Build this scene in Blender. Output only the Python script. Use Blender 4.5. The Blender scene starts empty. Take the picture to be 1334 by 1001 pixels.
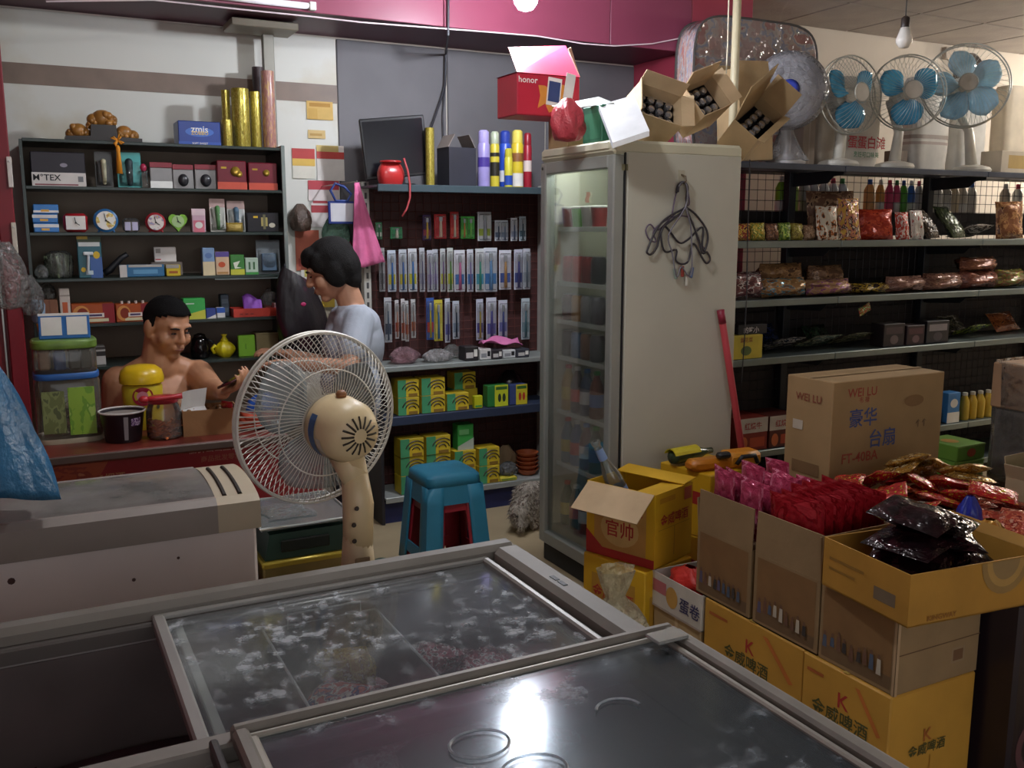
import bpy, bmesh, math, random
import numpy as np
from mathutils import Vector as V, Matrix, Euler
random.seed(7)
scene = bpy.context.scene
COL = scene.collection
R = math.radians

# ------------------------------------------------------------------ camera
FPX, YAW, PITCH, EYE = 1220.0, R(27.4), R(9.4), 1.5
cam_d = bpy.data.cameras.new('camera')
cam = bpy.data.objects.new('camera', cam_d)
COL.objects.link(cam)
cam.location = (0, 0, EYE)
cam.rotation_euler = (R(90) - PITCH, 0, -YAW)
cam_d.sensor_fit = 'HORIZONTAL'
cam_d.sensor_width = 36
cam_d.lens = 36 * FPX / 1334
cam_d.clip_start = .02
scene.camera = cam

# ------------------------------------------------------------------ world: daylight from the open shop front
w = bpy.data.worlds.new('daylight')
scene.world = w
w.use_nodes = True
w.node_tree.nodes['Background'].inputs[0].default_value = (.96, .97, 1.0, 1)
w.node_tree.nodes['Background'].inputs[1].default_value = 1.0
LAMP = V((1.93, 3.6, 2.44))      # lit bulb in front of the red bulkhead
LAMP2 = V((8.1, 4.35, 2.5))      # lit bulb over the aisle behind the right gondola
FILL_LAMP = V((1.0, 2.4, 2.68))      # added fill globe, out of view, lifting the shade on the shelf fronts
FILL_LAMP2 = V((6.5, 2.9, 2.68))      # added fill globe, out of view, brightening sacks, fans and gondola fronts
LAMP_W, LAMP2_W, FILL_LAMP_W, FILL_LAMP2_W = 480, 1100, 115, 200
scene.view_settings.view_transform = 'Standard'
scene.view_settings.look = 'None'
scene.view_settings.exposure = 0.5
scene.view_settings.gamma = 1
scene.view_settings.use_curve_mapping = False

# ------------------------------------------------------------------ measuring helpers (surveyed points)
_f = V((math.sin(YAW)*math.cos(PITCH), math.cos(YAW)*math.cos(PITCH), -math.sin(PITCH)))
_r = V((math.cos(YAW), -math.sin(YAW), 0))
_d = _f.cross(_r)
C0 = V((0, 0, EYE))
def ray(x, y): return _f + _r*((x-667)/FPX) + _d*((y-500.5)/FPX)
def aX(x, y, X): d = ray(x, y); return C0 + d*(X/d.x)
def aY(x, y, Y): d = ray(x, y); return C0 + d*(Y/d.y)
def aZ(x, y, Z): d = ray(x, y); return C0 + d*((Z-EYE)/d.z)
def aD(x, y, D): return C0 + ray(x, y)*D

# ------------------------------------------------------------------ materials
def lin(c):
    if isinstance(c, str):
        c = [int(c[i:i+2], 16)/255 for i in (0, 2, 4)]
    return [x/12.92 if x <= .04045 else ((x+.055)/1.055)**2.4 for x in c] + [1]
_M = {}
def _new(name):
    m = bpy.data.materials.new(name); m.use_nodes = True
    return m, m.node_tree.nodes, m.node_tree.links, m.node_tree.nodes['Principled BSDF']
def M(c, rough=.55, metal=0, var=.12, sc=9, bump=0, spec=.5, key='', emit=0, bsc=None):
    """plain procedural colour with a soft cloudy variation"""
    k = (c if isinstance(c, str) else tuple(c), rough, metal, var, sc, bump, spec, key, emit)
    if k in _M: return _M[k]
    m, N, L, b = _new('mat_%s_%d' % (k[0] if isinstance(c, str) else 'c', len(_M)))
    b.inputs['Roughness'].default_value = rough
    b.inputs['Metallic'].default_value = metal
    b.inputs['Specular IOR Level'].default_value = spec
    tc = N.new('ShaderNodeTexCoord'); no = N.new('ShaderNodeTexNoise')
    no.inputs['Scale'].default_value = sc; no.inputs['Detail'].default_value = 4
    L.new(tc.outputs['Object'], no.inputs['Vector'])
    r = N.new('ShaderNodeValToRGB'); col = lin(c)
    r.color_ramp.elements[0].position = .3; r.color_ramp.elements[1].position = .7
    r.color_ramp.elements[0].color = [x*(1-var) for x in col[:3]]+[1]
    r.color_ramp.elements[1].color = [min(1, x*(1+var)) for x in col[:3]]+[1]
    L.new(no.outputs['Fac'], r.inputs['Fac']); L.new(r.outputs['Color'], b.inputs['Base Color'])
    if bump:
        n2 = N.new('ShaderNodeTexNoise'); n2.inputs['Scale'].default_value = bsc or sc*6
        n2.inputs['Detail'].default_value = 6
        L.new(tc.outputs['Object'], n2.inputs['Vector'])
        bp = N.new('ShaderNodeBump'); bp.inputs['Strength'].default_value = bump
        bp.inputs['Distance'].default_value = .01
        L.new(n2.outputs['Fac'], bp.inputs['Height']); L.new(bp.outputs['Normal'], b.inputs['Normal'])
    if emit:
        b.inputs['Emission Color'].default_value = col; b.inputs['Emission Strength'].default_value = emit
    _M[k] = m
    return m
def MP(cols, sc=3, rough=.35, bump=.0, key='', stretch=(1, 1, 1), coord='Generated', det=2, metal=0, spec=.5):
    """printed packaging: blotches of several inks, sharp edged"""
    k = ('P', tuple(cols), sc, rough, bump, key, stretch, coord, det, metal)
    if k in _M: return _M[k]
    m, N, L, b = _new('print_%d' % len(_M))
    b.inputs['Roughness'].default_value = rough; b.inputs['Metallic'].default_value = metal
    b.inputs['Specular IOR Level'].default_value = spec
    tc = N.new('ShaderNodeTexCoord'); mp = N.new('ShaderNodeMapping')
    mp.inputs['Scale'].default_value = stretch
    mp.inputs['Location'].default_value = (len(_M)*.37 % 5, len(_M)*.71 % 7, 0)
    no = N.new('ShaderNodeTexNoise'); no.inputs['Scale'].default_value = sc
    no.inputs['Detail'].default_value = det
    L.new(tc.outputs[coord], mp.inputs['Vector']); L.new(mp.outputs[0], no.inputs['Vector'])
    r = N.new('ShaderNodeValToRGB'); r.color_ramp.interpolation = 'CONSTANT'
    n = len(cols); e = r.color_ramp.elements
    while len(e) < n: e.new(.5)
    for i, c in enumerate(cols):
        e[i].position = 0 if i == 0 else .40 + .22*i/max(1, n-1)*(.9 if n > 2 else .6)
        e[i].color = lin(c)
    L.new(no.outputs['Fac'], r.inputs['Fac']); L.new(r.outputs['Color'], b.inputs['Base Color'])
    if bump:
        n2 = N.new('ShaderNodeTexNoise'); n2.inputs['Scale'].default_value = max(5, min(9, sc*1.5))
        L.new(tc.outputs[coord], n2.inputs['Vector'])
        bp = N.new('ShaderNodeBump'); bp.inputs['Strength'].default_value = bump; bp.inputs['Distance'].default_value = .02
        L.new(n2.outputs['Fac'], bp.inputs['Height']); L.new(bp.outputs['Normal'], b.inputs['Normal'])
    _M[k] = m
    return m
def MG(tint='ffffff', haze=.05, rough=.03, key='', refl=1.0, dust='c8c8c4', frost=0, fsc=6, bump=0):
    """thin clear sheet: see-through with a sheen; haze = share of milky dust, frost = patches of ice"""
    k = ('G', tint, haze, rough, key, refl, dust, frost, fsc, bump)
    if k in _M: return _M[k]
    m, N, L, b = _new('clear_%d' % len(_M)); N.remove(b)
    out = N['Material Output']
    tr = N.new('ShaderNodeBsdfTransparent'); tr.inputs[0].default_value = lin(tint)
    gl = N.new('ShaderNodeBsdfGlossy'); gl.inputs['Roughness'].default_value = rough
    fr = N.new('ShaderNodeFresnel'); fr.inputs[0].default_value = 1.45
    mu = N.new('ShaderNodeMath'); mu.operation = 'MULTIPLY'; mu.inputs[1].default_value = refl
    L.new(fr.outputs[0], mu.inputs[0])
    m1 = N.new('ShaderNodeMixShader'); L.new(mu.outputs[0], m1.inputs[0]); L.new(tr.outputs[0], m1.inputs[1]); L.new(gl.outputs[0], m1.inputs[2])
    df = N.new('ShaderNodeBsdfDiffuse'); df.inputs[0].default_value = lin(dust)
    m2 = N.new('ShaderNodeMixShader'); L.new(m1.outputs[0], m2.inputs[1]); L.new(df.outputs[0], m2.inputs[2])
    tc = N.new('ShaderNodeTexCoord')
    no = N.new('ShaderNodeTexNoise'); no.inputs['Scale'].default_value = fsc; no.inputs['Detail'].default_value = 9
    no.inputs['Roughness'].default_value = .62
    L.new(tc.outputs['Object'], no.inputs['Vector'])
    if frost:
        nc = N.new('ShaderNodeTexNoise'); nc.inputs['Scale'].default_value = fsc*.17; nc.inputs['Detail'].default_value = 3
        L.new(tc.outputs['Object'], nc.inputs['Vector'])
        rc = N.new('ShaderNodeMapRange'); rc.inputs[1].default_value = .44; rc.inputs[2].default_value = .58
        L.new(nc.outputs['Fac'], rc.inputs[0])
        mx = N.new('ShaderNodeMath'); mx.operation = 'MULTIPLY'
        r = N.new('ShaderNodeMapRange'); r.inputs[1].default_value = .515; r.inputs[2].default_value = .63
        r.inputs[3].default_value = 0; r.inputs[4].default_value = frost
        L.new(no.outputs['Fac'], r.inputs[0]); L.new(r.outputs[0], mx.inputs[0]); L.new(rc.outputs[0], mx.inputs[1])
        ad = N.new('ShaderNodeMath'); ad.inputs[1].default_value = haze; L.new(mx.outputs[0], ad.inputs[0]); L.new(ad.outputs[0], m2.inputs[0])
    else:
        r = N.new('ShaderNodeMapRange'); r.inputs[1].default_value = .35; r.inputs[2].default_value = .7
        r.inputs[3].default_value = haze*.5; r.inputs[4].default_value = haze*1.5
        L.new(no.outputs['Fac'], r.inputs[0]); L.new(r.outputs[0], m2.inputs[0])
    if bump:
        n2 = N.new('ShaderNodeTexNoise'); n2.inputs['Scale'].default_value = fsc*3
        L.new(tc.outputs['Object'], n2.inputs['Vector'])
        bp = N.new('ShaderNodeBump'); bp.inputs['Strength'].default_value = bump; bp.inputs['Distance'].default_value = .02
        L.new(n2.outputs['Fac'], bp.inputs['Height'])
        L.new(bp.outputs[0], gl.inputs['Normal']); L.new(bp.outputs[0], fr.inputs['Normal']); L.new(bp.outputs[0], df.inputs['Normal'])
    L.new(m2.outputs[0], out.inputs[0])
    _M[k] = m
    return m

# ------------------------------------------------------------------ mesh building
class MB:
    def __init__(s): s.v = []; s.f = []
    def add(s, vs, fs, m=None):
        o = len(s.v)
        if m is not None: vs = [m @ V(p) for p in vs]
        s.v += [tuple(p) for p in vs]; s.f += [tuple(i+o for i in f) for f in fs]
        return s
    def box(s, a, b, ch=0, m=None):
        x0, y0, z0 = a; x1, y1, z1 = b
        if x0 > x1: x0, x1 = x1, x0
        if y0 > y1: y0, y1 = y1, y0
        if z0 > z1: z0, z1 = z1, z0
        if ch <= 0:
            vs = [(x, y, z) for x in (x0, x1) for y in (y0, y1) for z in (z0, z1)]
            return s.add(vs, [(0,1,3,2),(4,6,7,5),(0,4,5,1),(2,3,7,6),(0,2,6,4),(1,5,7,3)], m)
        ch = min(ch, (x1-x0)*.45, (y1-y0)*.45, (z1-z0)*.45)
        X, Y, Z = (x0, x1), (y0, y1), (z0, z1); sg = (1, -1); idx = {}; vs = []
        for i in (0, 1):
            for j in (0, 1):
                for k in (0, 1):
                    for a_ in range(3):
                        p = [X[i]+sg[i]*ch, Y[j]+sg[j]*ch, Z[k]+sg[k]*ch]
                        p[a_] = (X[i], Y[j], Z[k])[a_]
                        idx[i, j, k, a_] = len(vs); vs.append(p)
        fs = []
        for a_ in range(3):
            for e in (0, 1):
                o = [q for q in range(3) if q != a_]; l = []
                for u, v_ in ((0,0),(1,0),(1,1),(0,1)):
                    t = [0,0,0]; t[a_] = e; t[o[0]] = u; t[o[1]] = v_; l.append(idx[(*t, a_)])
                if (e == 0) ^ (a_ == 1): l = l[::-1]
                fs.append(tuple(l))
        for a_ in range(3):           # edge strips
            o = [q for q in range(3) if q != a_]
            for u in (0, 1):
                for v_ in (0, 1):
                    t0 = [0,0,0]; t0[o[0]] = u; t0[o[1]] = v_; t1 = list(t0); t1[a_] = 1
                    l = [idx[(*t0, o[0])], idx[(*t1, o[0])], idx[(*t1, o[1])], idx[(*t0, o[1])]]
                    if (u ^ v_) ^ (a_ == 1): l = l[::-1]
                    fs.append(tuple(l[::-1]))
        for i in (0, 1):
            for j in (0, 1):
                for k in (0, 1):
                    l = [idx[i, j, k, q] for q in range(3)]
                    if (i ^ j ^ k) == 0: l = l[::-1]
                    fs.append(tuple(l))
        return s.add(vs, fs, m)
    def prism(s, poly, y0, y1, m=None):
        """polygon in XZ (counter-clockwise seen from -Y), pushed along Y"""
        n = len(poly)
        vs = [(p[0], y0, p[1]) for p in poly] + [(p[0], y1, p[1]) for p in poly]
        fs = [tuple(range(n)), tuple(range(2*n-1, n-1, -1))] + [((i+1) % n, i, n+i, n+(i+1) % n) for i in range(n)]
        return s.add(vs, fs, m)
    def lathe(s, prof, n=20, m=None, cap=True):
        vs = []; fs = []
        for r, z in prof:
            for i in range(n):
                a = 2*math.pi*i/n; vs.append((r*math.cos(a), r*math.sin(a), z))
        for j in range(len(prof)-1):
            for i in range(n):
                k = (i+1) % n; fs.append((j*n+i, j*n+k, (j+1)*n+k, (j+1)*n+i))
        if cap:
            fs.append(tuple(range(n-1, -1, -1))); q = (len(prof)-1)*n; fs.append(tuple(q+i for i in range(n)))
        return s.add(vs, fs, m)
    def tube(s, pts, r, n=6, closed=False, m=None):
        pts = [V(p) for p in pts]; K = len(pts); vs = []; fs = []
        rr = r if isinstance(r, (list, tuple)) else [r]*K
        up = None
        for i, p in enumerate(pts):
            a = pts[(i-1) % K] if (closed or i > 0) else p
            b = pts[(i+1) % K] if (closed or i < K-1) else p
            t = (b-a).normalized() if (b-a).length > 1e-9 else V((0,0,1))
            if up is None:
                up = t.cross(V((0,0,1)) if abs(t.z) < .9 else V((1,0,0))).normalized()
            u = (up - t*up.dot(t))
            u = u.normalized() if u.length > 1e-6 else t.orthogonal().normalized()
            up = u; w_ = t.cross(u)
            for k in range(n):
                a_ = 2*math.pi*k/n; vs.append(p + (u*math.cos(a_)+w_*math.sin(a_))*rr[i])
        for i in range(K if closed else K-1):
            j = (i+1) % K
            for k in range(n):
                q = (k+1) % n; fs.append((i*n+k, i*n+q, j*n+q, j*n+k))
        if not closed:
            fs.append(tuple(range(n-1, -1, -1))); fs.append(tuple((K-1)*n+k for k in range(n)))
        return s.add(vs, fs, m)
    def sph(s, c, r, nu=16, nv=10, m=None):
        if not isinstance(r, (tuple, list)): r = (r, r, r)
        vs = [(c[0], c[1], c[2]-r[2])]; fs = []
        for j in range(1, nv):
            t = math.pi*j/nv - math.pi/2
            for i in range(nu):
                a = 2*math.pi*i/nu
                vs.append((c[0]+r[0]*math.cos(t)*math.cos(a), c[1]+r[1]*math.cos(t)*math.sin(a), c[2]+r[2]*math.sin(t)))
        vs.append((c[0], c[1], c[2]+r[2])); top = len(vs)-1
        for i in range(nu):
            k = (i+1) % nu
            fs.append((0, 1+k, 1+i)); fs.append((top, 1+(nv-2)*nu+i, 1+(nv-2)*nu+k))
            for j in range(nv-2):
                fs.append((1+j*nu+i, 1+j*nu+k, 1+(j+1)*nu+k, 1+(j+1)*nu+i))
        return s.add(vs, fs, m)
    def cap(s, p0, p1, r0, r1, n=14):
        """tapered capsule"""
        p0, p1 = V(p0), V(p1); ax = p1-p0; L = ax.length
        q = ax.to_track_quat('Z', 'Y').to_matrix().to_4x4(); q.translation = p0
        pr = []
        for i in range(5): a = -math.pi/2+math.pi/2*i/4; pr.append((max(1e-4, r0*math.cos(a)), r0*math.sin(a)))
        for i in range(5): a = math.pi/2*i/4; pr.append((max(1e-4, r1*math.cos(a)), L+r1*math.sin(a)))
        return s.lathe(pr, n, q)
    def grid(s, fn, nu, nv, m=None, wrap=False):
        vs = [fn(i/(nu if wrap else nu-1), j/(nv-1)) for j in range(nv) for i in range(nu)]
        fs = []
        for j in range(nv-1):
            for i in range(nu if wrap else nu-1):
                k = (i+1) % nu; fs.append((j*nu+i, j*nu+k, (j+1)*nu+k, (j+1)*nu+i))
        return s.add(vs, fs, m)
    def mesh(s, name, mat, smooth=False):
        me = bpy.data.meshes.new(name); me.from_pydata(s.v, [], s.f)
        if mat: me.materials.append(mat)
        if smooth: me.polygons.foreach_set('use_smooth', [True]*len(me.polygons))
        bm = bmesh.new(); bm.from_mesh(me); bmesh.ops.recalc_face_normals(bm, faces=bm.faces); bm.to_mesh(me); bm.free()
        me.update()
        return me
    def build(s, name, mat, parent=None, smooth=False, solid=0, sub=0, auto=False):
        o = bpy.data.objects.new(name, s.mesh(name, mat, smooth)); COL.objects.link(o)
        if parent: o.parent = parent
        if solid:
            q = o.modifiers.new('thickness', 'SOLIDIFY'); q.thickness = solid; q.offset = 0
        if sub:
            q = o.modifiers.new('smooth', 'SUBSURF'); q.levels = sub; q.render_levels = sub
        if auto:
            o.data.polygons.foreach_set('use_smooth', [True]*len(o.data.polygons))
            o.data.set_sharp_from_angle(angle=R(40))
        return o
def tag(o, label, cat, group=None, kind=None):
    if label: o['label'] = label
    if cat: o['category'] = cat
    if group: o['group'] = group
    if kind: o['kind'] = kind
    return o
def thing(name, label, cat, loc=(0,0,0), rz=0, group=None, rot=None):
    o = bpy.data.objects.new(name, None); COL.objects.link(o); o.empty_display_size = .05
    o.location = loc; o.rotation_euler = rot or (0, 0, rz)
    return tag(o, label, cat, group)
def struct(o): o['kind'] = 'structure'; return o
def copy_tree(o, parent=None):
    c = o.copy(); COL.objects.link(c); c.parent = parent
    for ch in list(o.children): copy_tree(ch, c)
    return c
def part(name, mesh, parent, loc=(0,0,0), rot=(0,0,0), scale=(1,1,1)):
    o = bpy.data.objects.new(name, mesh); COL.objects.link(o); o.parent = parent
    o.location = loc; o.rotation_euler = rot; o.scale = scale
    return o
_T = {}
def text_mesh(txt, mat, depth=.0):
    """lettering standing in the XZ plane, 1 unit tall, centred, facing -Y"""
    k = (txt, mat.name)
    if k in _T: return _T[k]
    cu = bpy.data.curves.new('lettering', 'FONT'); cu.body = txt; cu.size = 1
    cu.align_x = 'CENTER'; cu.align_y = 'CENTER'; cu.resolution_u = 2; cu.offset = .012
    o = bpy.data.objects.new('tmp', cu); COL.objects.link(o)
    dg = bpy.context.evaluated_depsgraph_get(); dg.update()
    me = bpy.data.meshes.new_from_object(o.evaluated_get(dg))
    bpy.data.objects.remove(o); bpy.data.curves.remove(cu)
    if len(me.vertices):
        xs = [v.co for v in me.vertices]
        cx = (min(p.x for p in xs)+max(p.x for p in xs))/2; cy = (min(p.y for p in xs)+max(p.y for p in xs))/2
        me.transform(Matrix.Rotation(R(90), 4, 'X') @ Matrix.Translation((-cx, -cy, 0)))
    me.materials.clear(); me.materials.append(mat); me.name = 'lettering'
    _T[k] = me
    return me
def letter(parent, txt, loc, size, mat, rz=0, rot=None, sx=1.0):
    o = part('lettering', text_mesh(txt, mat), parent, loc, rot or (0, 0, rz), (size*sx, size, size))
    return o
# ================================================================== the room
ALU = M('b9b9b4', .32, .85, .06, 20)
GREYMETAL = M('5d6a70', .45, .35, .12, 6)
DARKMETAL = M('2b3240', .5, .3, .15, 6)
BLACKP = M('16161a', .45, 0, .2, 10)
WHITEP = M('e6e4dc', .4, 0, .05, 8)
CARD = M('ab9068', .8, 0, .14, 7, .12)
CARDD = M('8c7456', .82, 0, .16, 7, .12)
CARDL = M('c2a884', .8, 0, .12, 7, .1)
CLEAR = MG('f8f9f9', .05, .08, bump=.6, fsc=14)
CLEARBAG = MG('eef0ee', .16, .12, bump=1.0, fsc=22, refl=1.6, key='bag')

struct(MB().box((-1.3,-3,-.1),(8.7,5.0,0)).build('floor', M('a39274', .6, 0, .16, 2.5, .08)))
struct(MB().box((-1.3,-1.2,2.83),(8.7,5.0,2.95)).build('ceiling', M('8d8782', .8, 0, .08, 3)))
tile = MB().box((-.294,-.294,-.014),(.294,.294,0), .006).mesh('ceiling_tile', M('a39c96', .85, 0, .10, 5, .25, bsc=60))
ceil = bpy.data.objects['ceiling']
for i in range(7):
    for j in range(7):
        part('ceiling_tile', tile, ceil, (4.15+.6*i, 4.55-.6*j, 2.83))
# back wall: white plaster, with a grey board cladding and a white board on it
m_wall = M('cfc6ba', .8, 0, .07, 1.3)
wb = struct(MB().box((-1.3,4.85,0),(8.7,4.98,2.83)).build('wall_back', m_wall))
m_clad = M('6d6b6e', .6, 0, .10, 3, .06)
for k, (x0, x1) in enumerate(((1.50,2.105),(2.115,2.72),(2.73,3.33))):
    MB().box((x0,4.835,0),(x1,4.852,2.455), .004).build('cladding_panel', m_clad, wb)
# white board (stained near the top) with a brown stripe
m, N, L, b = _new('white_board_stained')
tc = N.new('ShaderNodeTexCoord'); n1 = N.new('ShaderNodeTexNoise'); n1.inputs['Scale'].default_value = 2.2; n1.inputs['Detail'].default_value = 5
L.new(tc.outputs['Object'], n1.inputs['Vector'])
rp = N.new('ShaderNodeValToRGB'); rp.color_ramp.elements[0].position = .56; rp.color_ramp.elements[1].position = .86
rp.color_ramp.elements[0].color = lin('d8d8cf'); rp.color_ramp.elements[1].color = lin('b9a779')
L.new(n1.outputs['Fac'], rp.inputs[0]); L.new(rp.outputs[0], b.inputs['Base Color']); b.inputs['Roughness'].default_value = .55
MB().box((-.02,4.832,1.0),(1.495,4.853,2.455), .003).build('white_board', m, wb)
MB().box((-.02,4.829,2.135),(1.495,4.833,2.225)).build('brown_stripe', M('7d6a5c', .5), wb)
# side walls
struct(MB().box((-1.3,-1.3,0),(-1.2,4.85,2.83)).build('wall_left', M('7b1420', .6, 0, .1, 3)))
struct(MB().box((8.6,-1.2,0),(8.7,4.85,2.83)).build('wall_right', m_wall))
wf = struct(MB().box((1.9,-1.3,0),(8.7,-1.2,2.83)).build('wall_front', m_wall))
MB().box((-1.3,-1.3,2.45),(1.9,-1.2,2.83)).build('entrance_header', m_wall, wf)
# crimson bulkhead with fascia panels, and the pillar it runs into
m_red = M('803a50', .38, 0, .08, 2)
tr = struct(MB().box((-1.2,4.31,2.465),(3.33,4.85,2.83)).build('trim_1', M('5a2a3c', .5, 0, .08, 2)))
for x0, x1 in ((-1.2,.62),(.624,1.86),(1.864,2.80),(2.804,3.325)):
    MB().box((x0,4.295,2.45),(x1,4.31,2.83), .002).build('fascia_panel', m_red, tr)
struct(MB().box((3.33,4.30,0),(3.76,4.85,2.83), .005).build('trim_2', M('983446', .45, 0, .08, 2)))
# red partition on the left with aluminium edges
pt = struct(MB().box((-.62,4.40,0),(-.035,4.46,2.45), .003).build('trim_3', M('8e1524', .4, 0, .12, 4)))
MB().box((-.075,4.36,0),(-.015,4.46,2.45), .004).build('red_post', M('7d1220', .45, 0, .15, 4), pt)
MB().box((-.095,4.375,.2),(-.085,4.40,2.3), .002).build('metal_strip', ALU, pt)

# lit bulb in front of the bulkhead: cord, cap, glowing globe
def lamp(name, label, loc, watt, col, r=.05):
    t = thing(name, label, 'lamp', loc)
    MB().tube([(0,0,.10),(0,0,2.83-loc[2])], .003, 6).build('cord', BLACKP, t)
    MB().lathe([(.018,.03),(.02,.045),(.02,.09),(.012,.10)], 16).build('cap', WHITEP, t, True)
    m, N, L, b = _new('glow_'+name)
    b.inputs['Base Color'].default_value = (1,1,1,1)
    b.inputs['Emission Color'].default_value = col
    b.inputs['Emission Strength'].default_value = watt
    MB().lathe([(.001,-r),(r*.6,-r*.8),(r*.95,-r*.3),(r,0),(r*.9,.02),(.02,.04)], 20).build('globe', m, t, True)
    return t
lamp('ceiling_lamp', 'lit white globe bulb hanging in front of the red bulkhead', LAMP, LAMP_W, (.86,.9,1,1))
lamp('ceiling_lamp', 'lit warm globe bulb hanging over the aisle behind the gondola', LAMP2, LAMP2_W, (1,.9,.76,1))
lamp('ceiling_lamp', 'added white fill globe out of view over the aisle before the counter', FILL_LAMP, FILL_LAMP_W, (.95,.97,1,1), .09)
lamp('ceiling_lamp', 'added white fill globe out of view over the aisle before the long gondola', FILL_LAMP2, FILL_LAMP2_W, (1,.95,.88,1), .09)
# unlit bulb over the right gondola
p = aD(1178, 52, 4.0)
t = thing('light_bulb', 'unlit white bulb hanging on a cord from the tiled ceiling', 'light bulb', p)
MB().tube([(0,0,.09),(0,0,2.816-p.z)], .0025, 6).build('cord', BLACKP, t)
MB().lathe([(.017,.045),(.018,.05),(.018,.088),(.008,.097)], 14).build('socket', M('3a302c', .4), t, True)
MB().lathe([(.001,-.036),(.02,-.032),(.033,-.012),(.034,.004),(.026,.026),(.018,.05)], 20).build('globe', M('f3efe6', .25), t, True)
# unlit tube fitting on the fascia
a, c = aY(300,-2,4.28), aY(411,9,4.28)
t = thing('tube_light', 'unlit white tube fitting fixed along the crimson fascia', 'lamp', (a.x-.25, 4.28, c.z))
MB().tube([(0,0,0),(c.x-a.x+.22,0,0)], .014, 12).build('tube', M('f0ecf0', .3), t, True)
for xx in (0, c.x-a.x+.22):
    MB().box((xx,-.017,-.018),(xx+.03,.015,.018), .003).build('end_cap', WHITEP, t)
# sagging wires along the fascia, and the power cable running down the grey wall
pts = [aY(x, y, 4.285) for x, y in ((60,2),(200,0),(330,14),(400,21),(470,29),(560,36),(640,42),(700,47),(760,57),(800,60),(850,57),(885,50))]
tag(MB().tube(pts, .0035, 6).build('wire', M('d9c6cc', .5)), 'thin pale wire sagging along the lower edge of the crimson fascia', 'cable')
pts = [aY(584,-10,4.28)]+[aY(584,45,4.28)]+[aY(x, y, 4.80) for x, y in ((581,70),(580,110),(576,125),(568,148),(562,165),(560,185))]
tag(MB().tube(pts, .006, 6).build('power_cable', M('26262e', .5)), 'black power cable running down the grey wall behind the monitor', 'cable')
pts = [aY(x, y, 4.81) for x, y in ((582,60),(580,110),(577,150),(578,180),(582,210),(584,230))]
tag(MB().tube(pts, .0035, 6).build('power_cable', M('3a3a42', .5)), 'thin dark cable hanging straight down the grey wall beside the open dark box', 'cable')
# ================================================================== big glass-lid chest freezer in front
t = thing('chest_freezer', 'long grey chest freezer with sliding frosted glass lids', 'freezer', (0,0,0))
RIM = M('7a756d', .5, 0, .10, 6, .05)
RIMD = M('57524e', .55, 0, .12, 6)
x0, x1, y0, y1 = -.95, .965, .62, 1.845
LIN = M('8f8b88', .5, 0, .06, 3)
mb = MB()                                   # body as a box with a hollow
mb.box((x0,y0,.04),(x0+.06,y1,.755)); mb.box((x1-.10,y0,.04),(x1-.035,y1-.01,.755)); mb.box((x0,y0,.04),(x1-.035,y0+.06,.755))
mb.box((x0,y1-.07,.04),(x1-.035,y1-.01,.755)); mb.box((x0,y0,.04),(x1-.035,y1-.01,.2))
mb.build('body', M('8a8684', .45, 0, .08, 3), t)
liner = MB().box((x0+.06,y0+.06,.2),(x1-.10,y1-.07,.21)).build('liner_floor', M('4a4446', .5), t)
mb = MB(); mb.box((x0+.06,y1-.074,.21),(x1-.10,y1-.07,.74)); mb.box((x1-.104,y0+.06,.21),(x1-.10,y1-.074,.74)); mb.box((x0+.06,y0+.06,.21),(x0+.064,y1-.074,.74)); mb.build('liner', M('5c5452',.5,0,.2,5), t)
# rim: raised frame around the hollow, stepped inward
def frame(x0, x1, y0, y1, wx0, wx1, wy0, wy1, z0, z1, ch=.006):
    mb = MB(); mb.box((x0,y1-wy1,z0),(x1,y1,z1), ch); mb.box((x0,y0,z0),(x1,y0+wy0,z1), ch)
    mb.box((x0,y0+wy0-.001,z0),(x0+wx0,y1-wy1+.001,z1), ch); mb.box((x1-wx1,y0+wy0-.001,z0),(x1,y1-wy1+.001,z1), ch)
    return mb
frame(x0, x1-.02, y0, y1, .06, .065, .06, .052, .752, .802, .012).build('rim', RIM, t)
frame(x0+.05, x1-.075, y0+.05, y1-.045, .03, .028, .03, .026, .74, .772, .004).build('track', RIMD, t)
mb = MB()
for dx in (0, .032): mb.box((.908-.005,1.52+dx,.801),(.908+.005,1.545+dx,.8035))
mb.build('slot', BLACKP, t)
# rear sliding lid (low track)
G1 = MG('eef0f0', .06, .08, refl=.5, frost=.55, fsc=26, key='lid1', dust='c4c8cc')
lx0, lx1, ly0, ly1 = .165, .868, 1.20, 1.80
l1 = frame(lx0, lx1, ly0, ly1, .022, .016, .022, .014, .757, .783, .004).build('lid_frame', M('a5a39e', .4, .5, .06, 10), t)
MB().box((lx0+.012,ly0+.012,.768),(lx1-.012,ly1-.010,.772)).build('glass_pane', G1, l1)
MB().box((lx0+.034,ly0+.03,.752),(lx0+.05,ly1-.03,.766), .002).build('gasket', M('d6d6d0', .5), l1)
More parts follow.
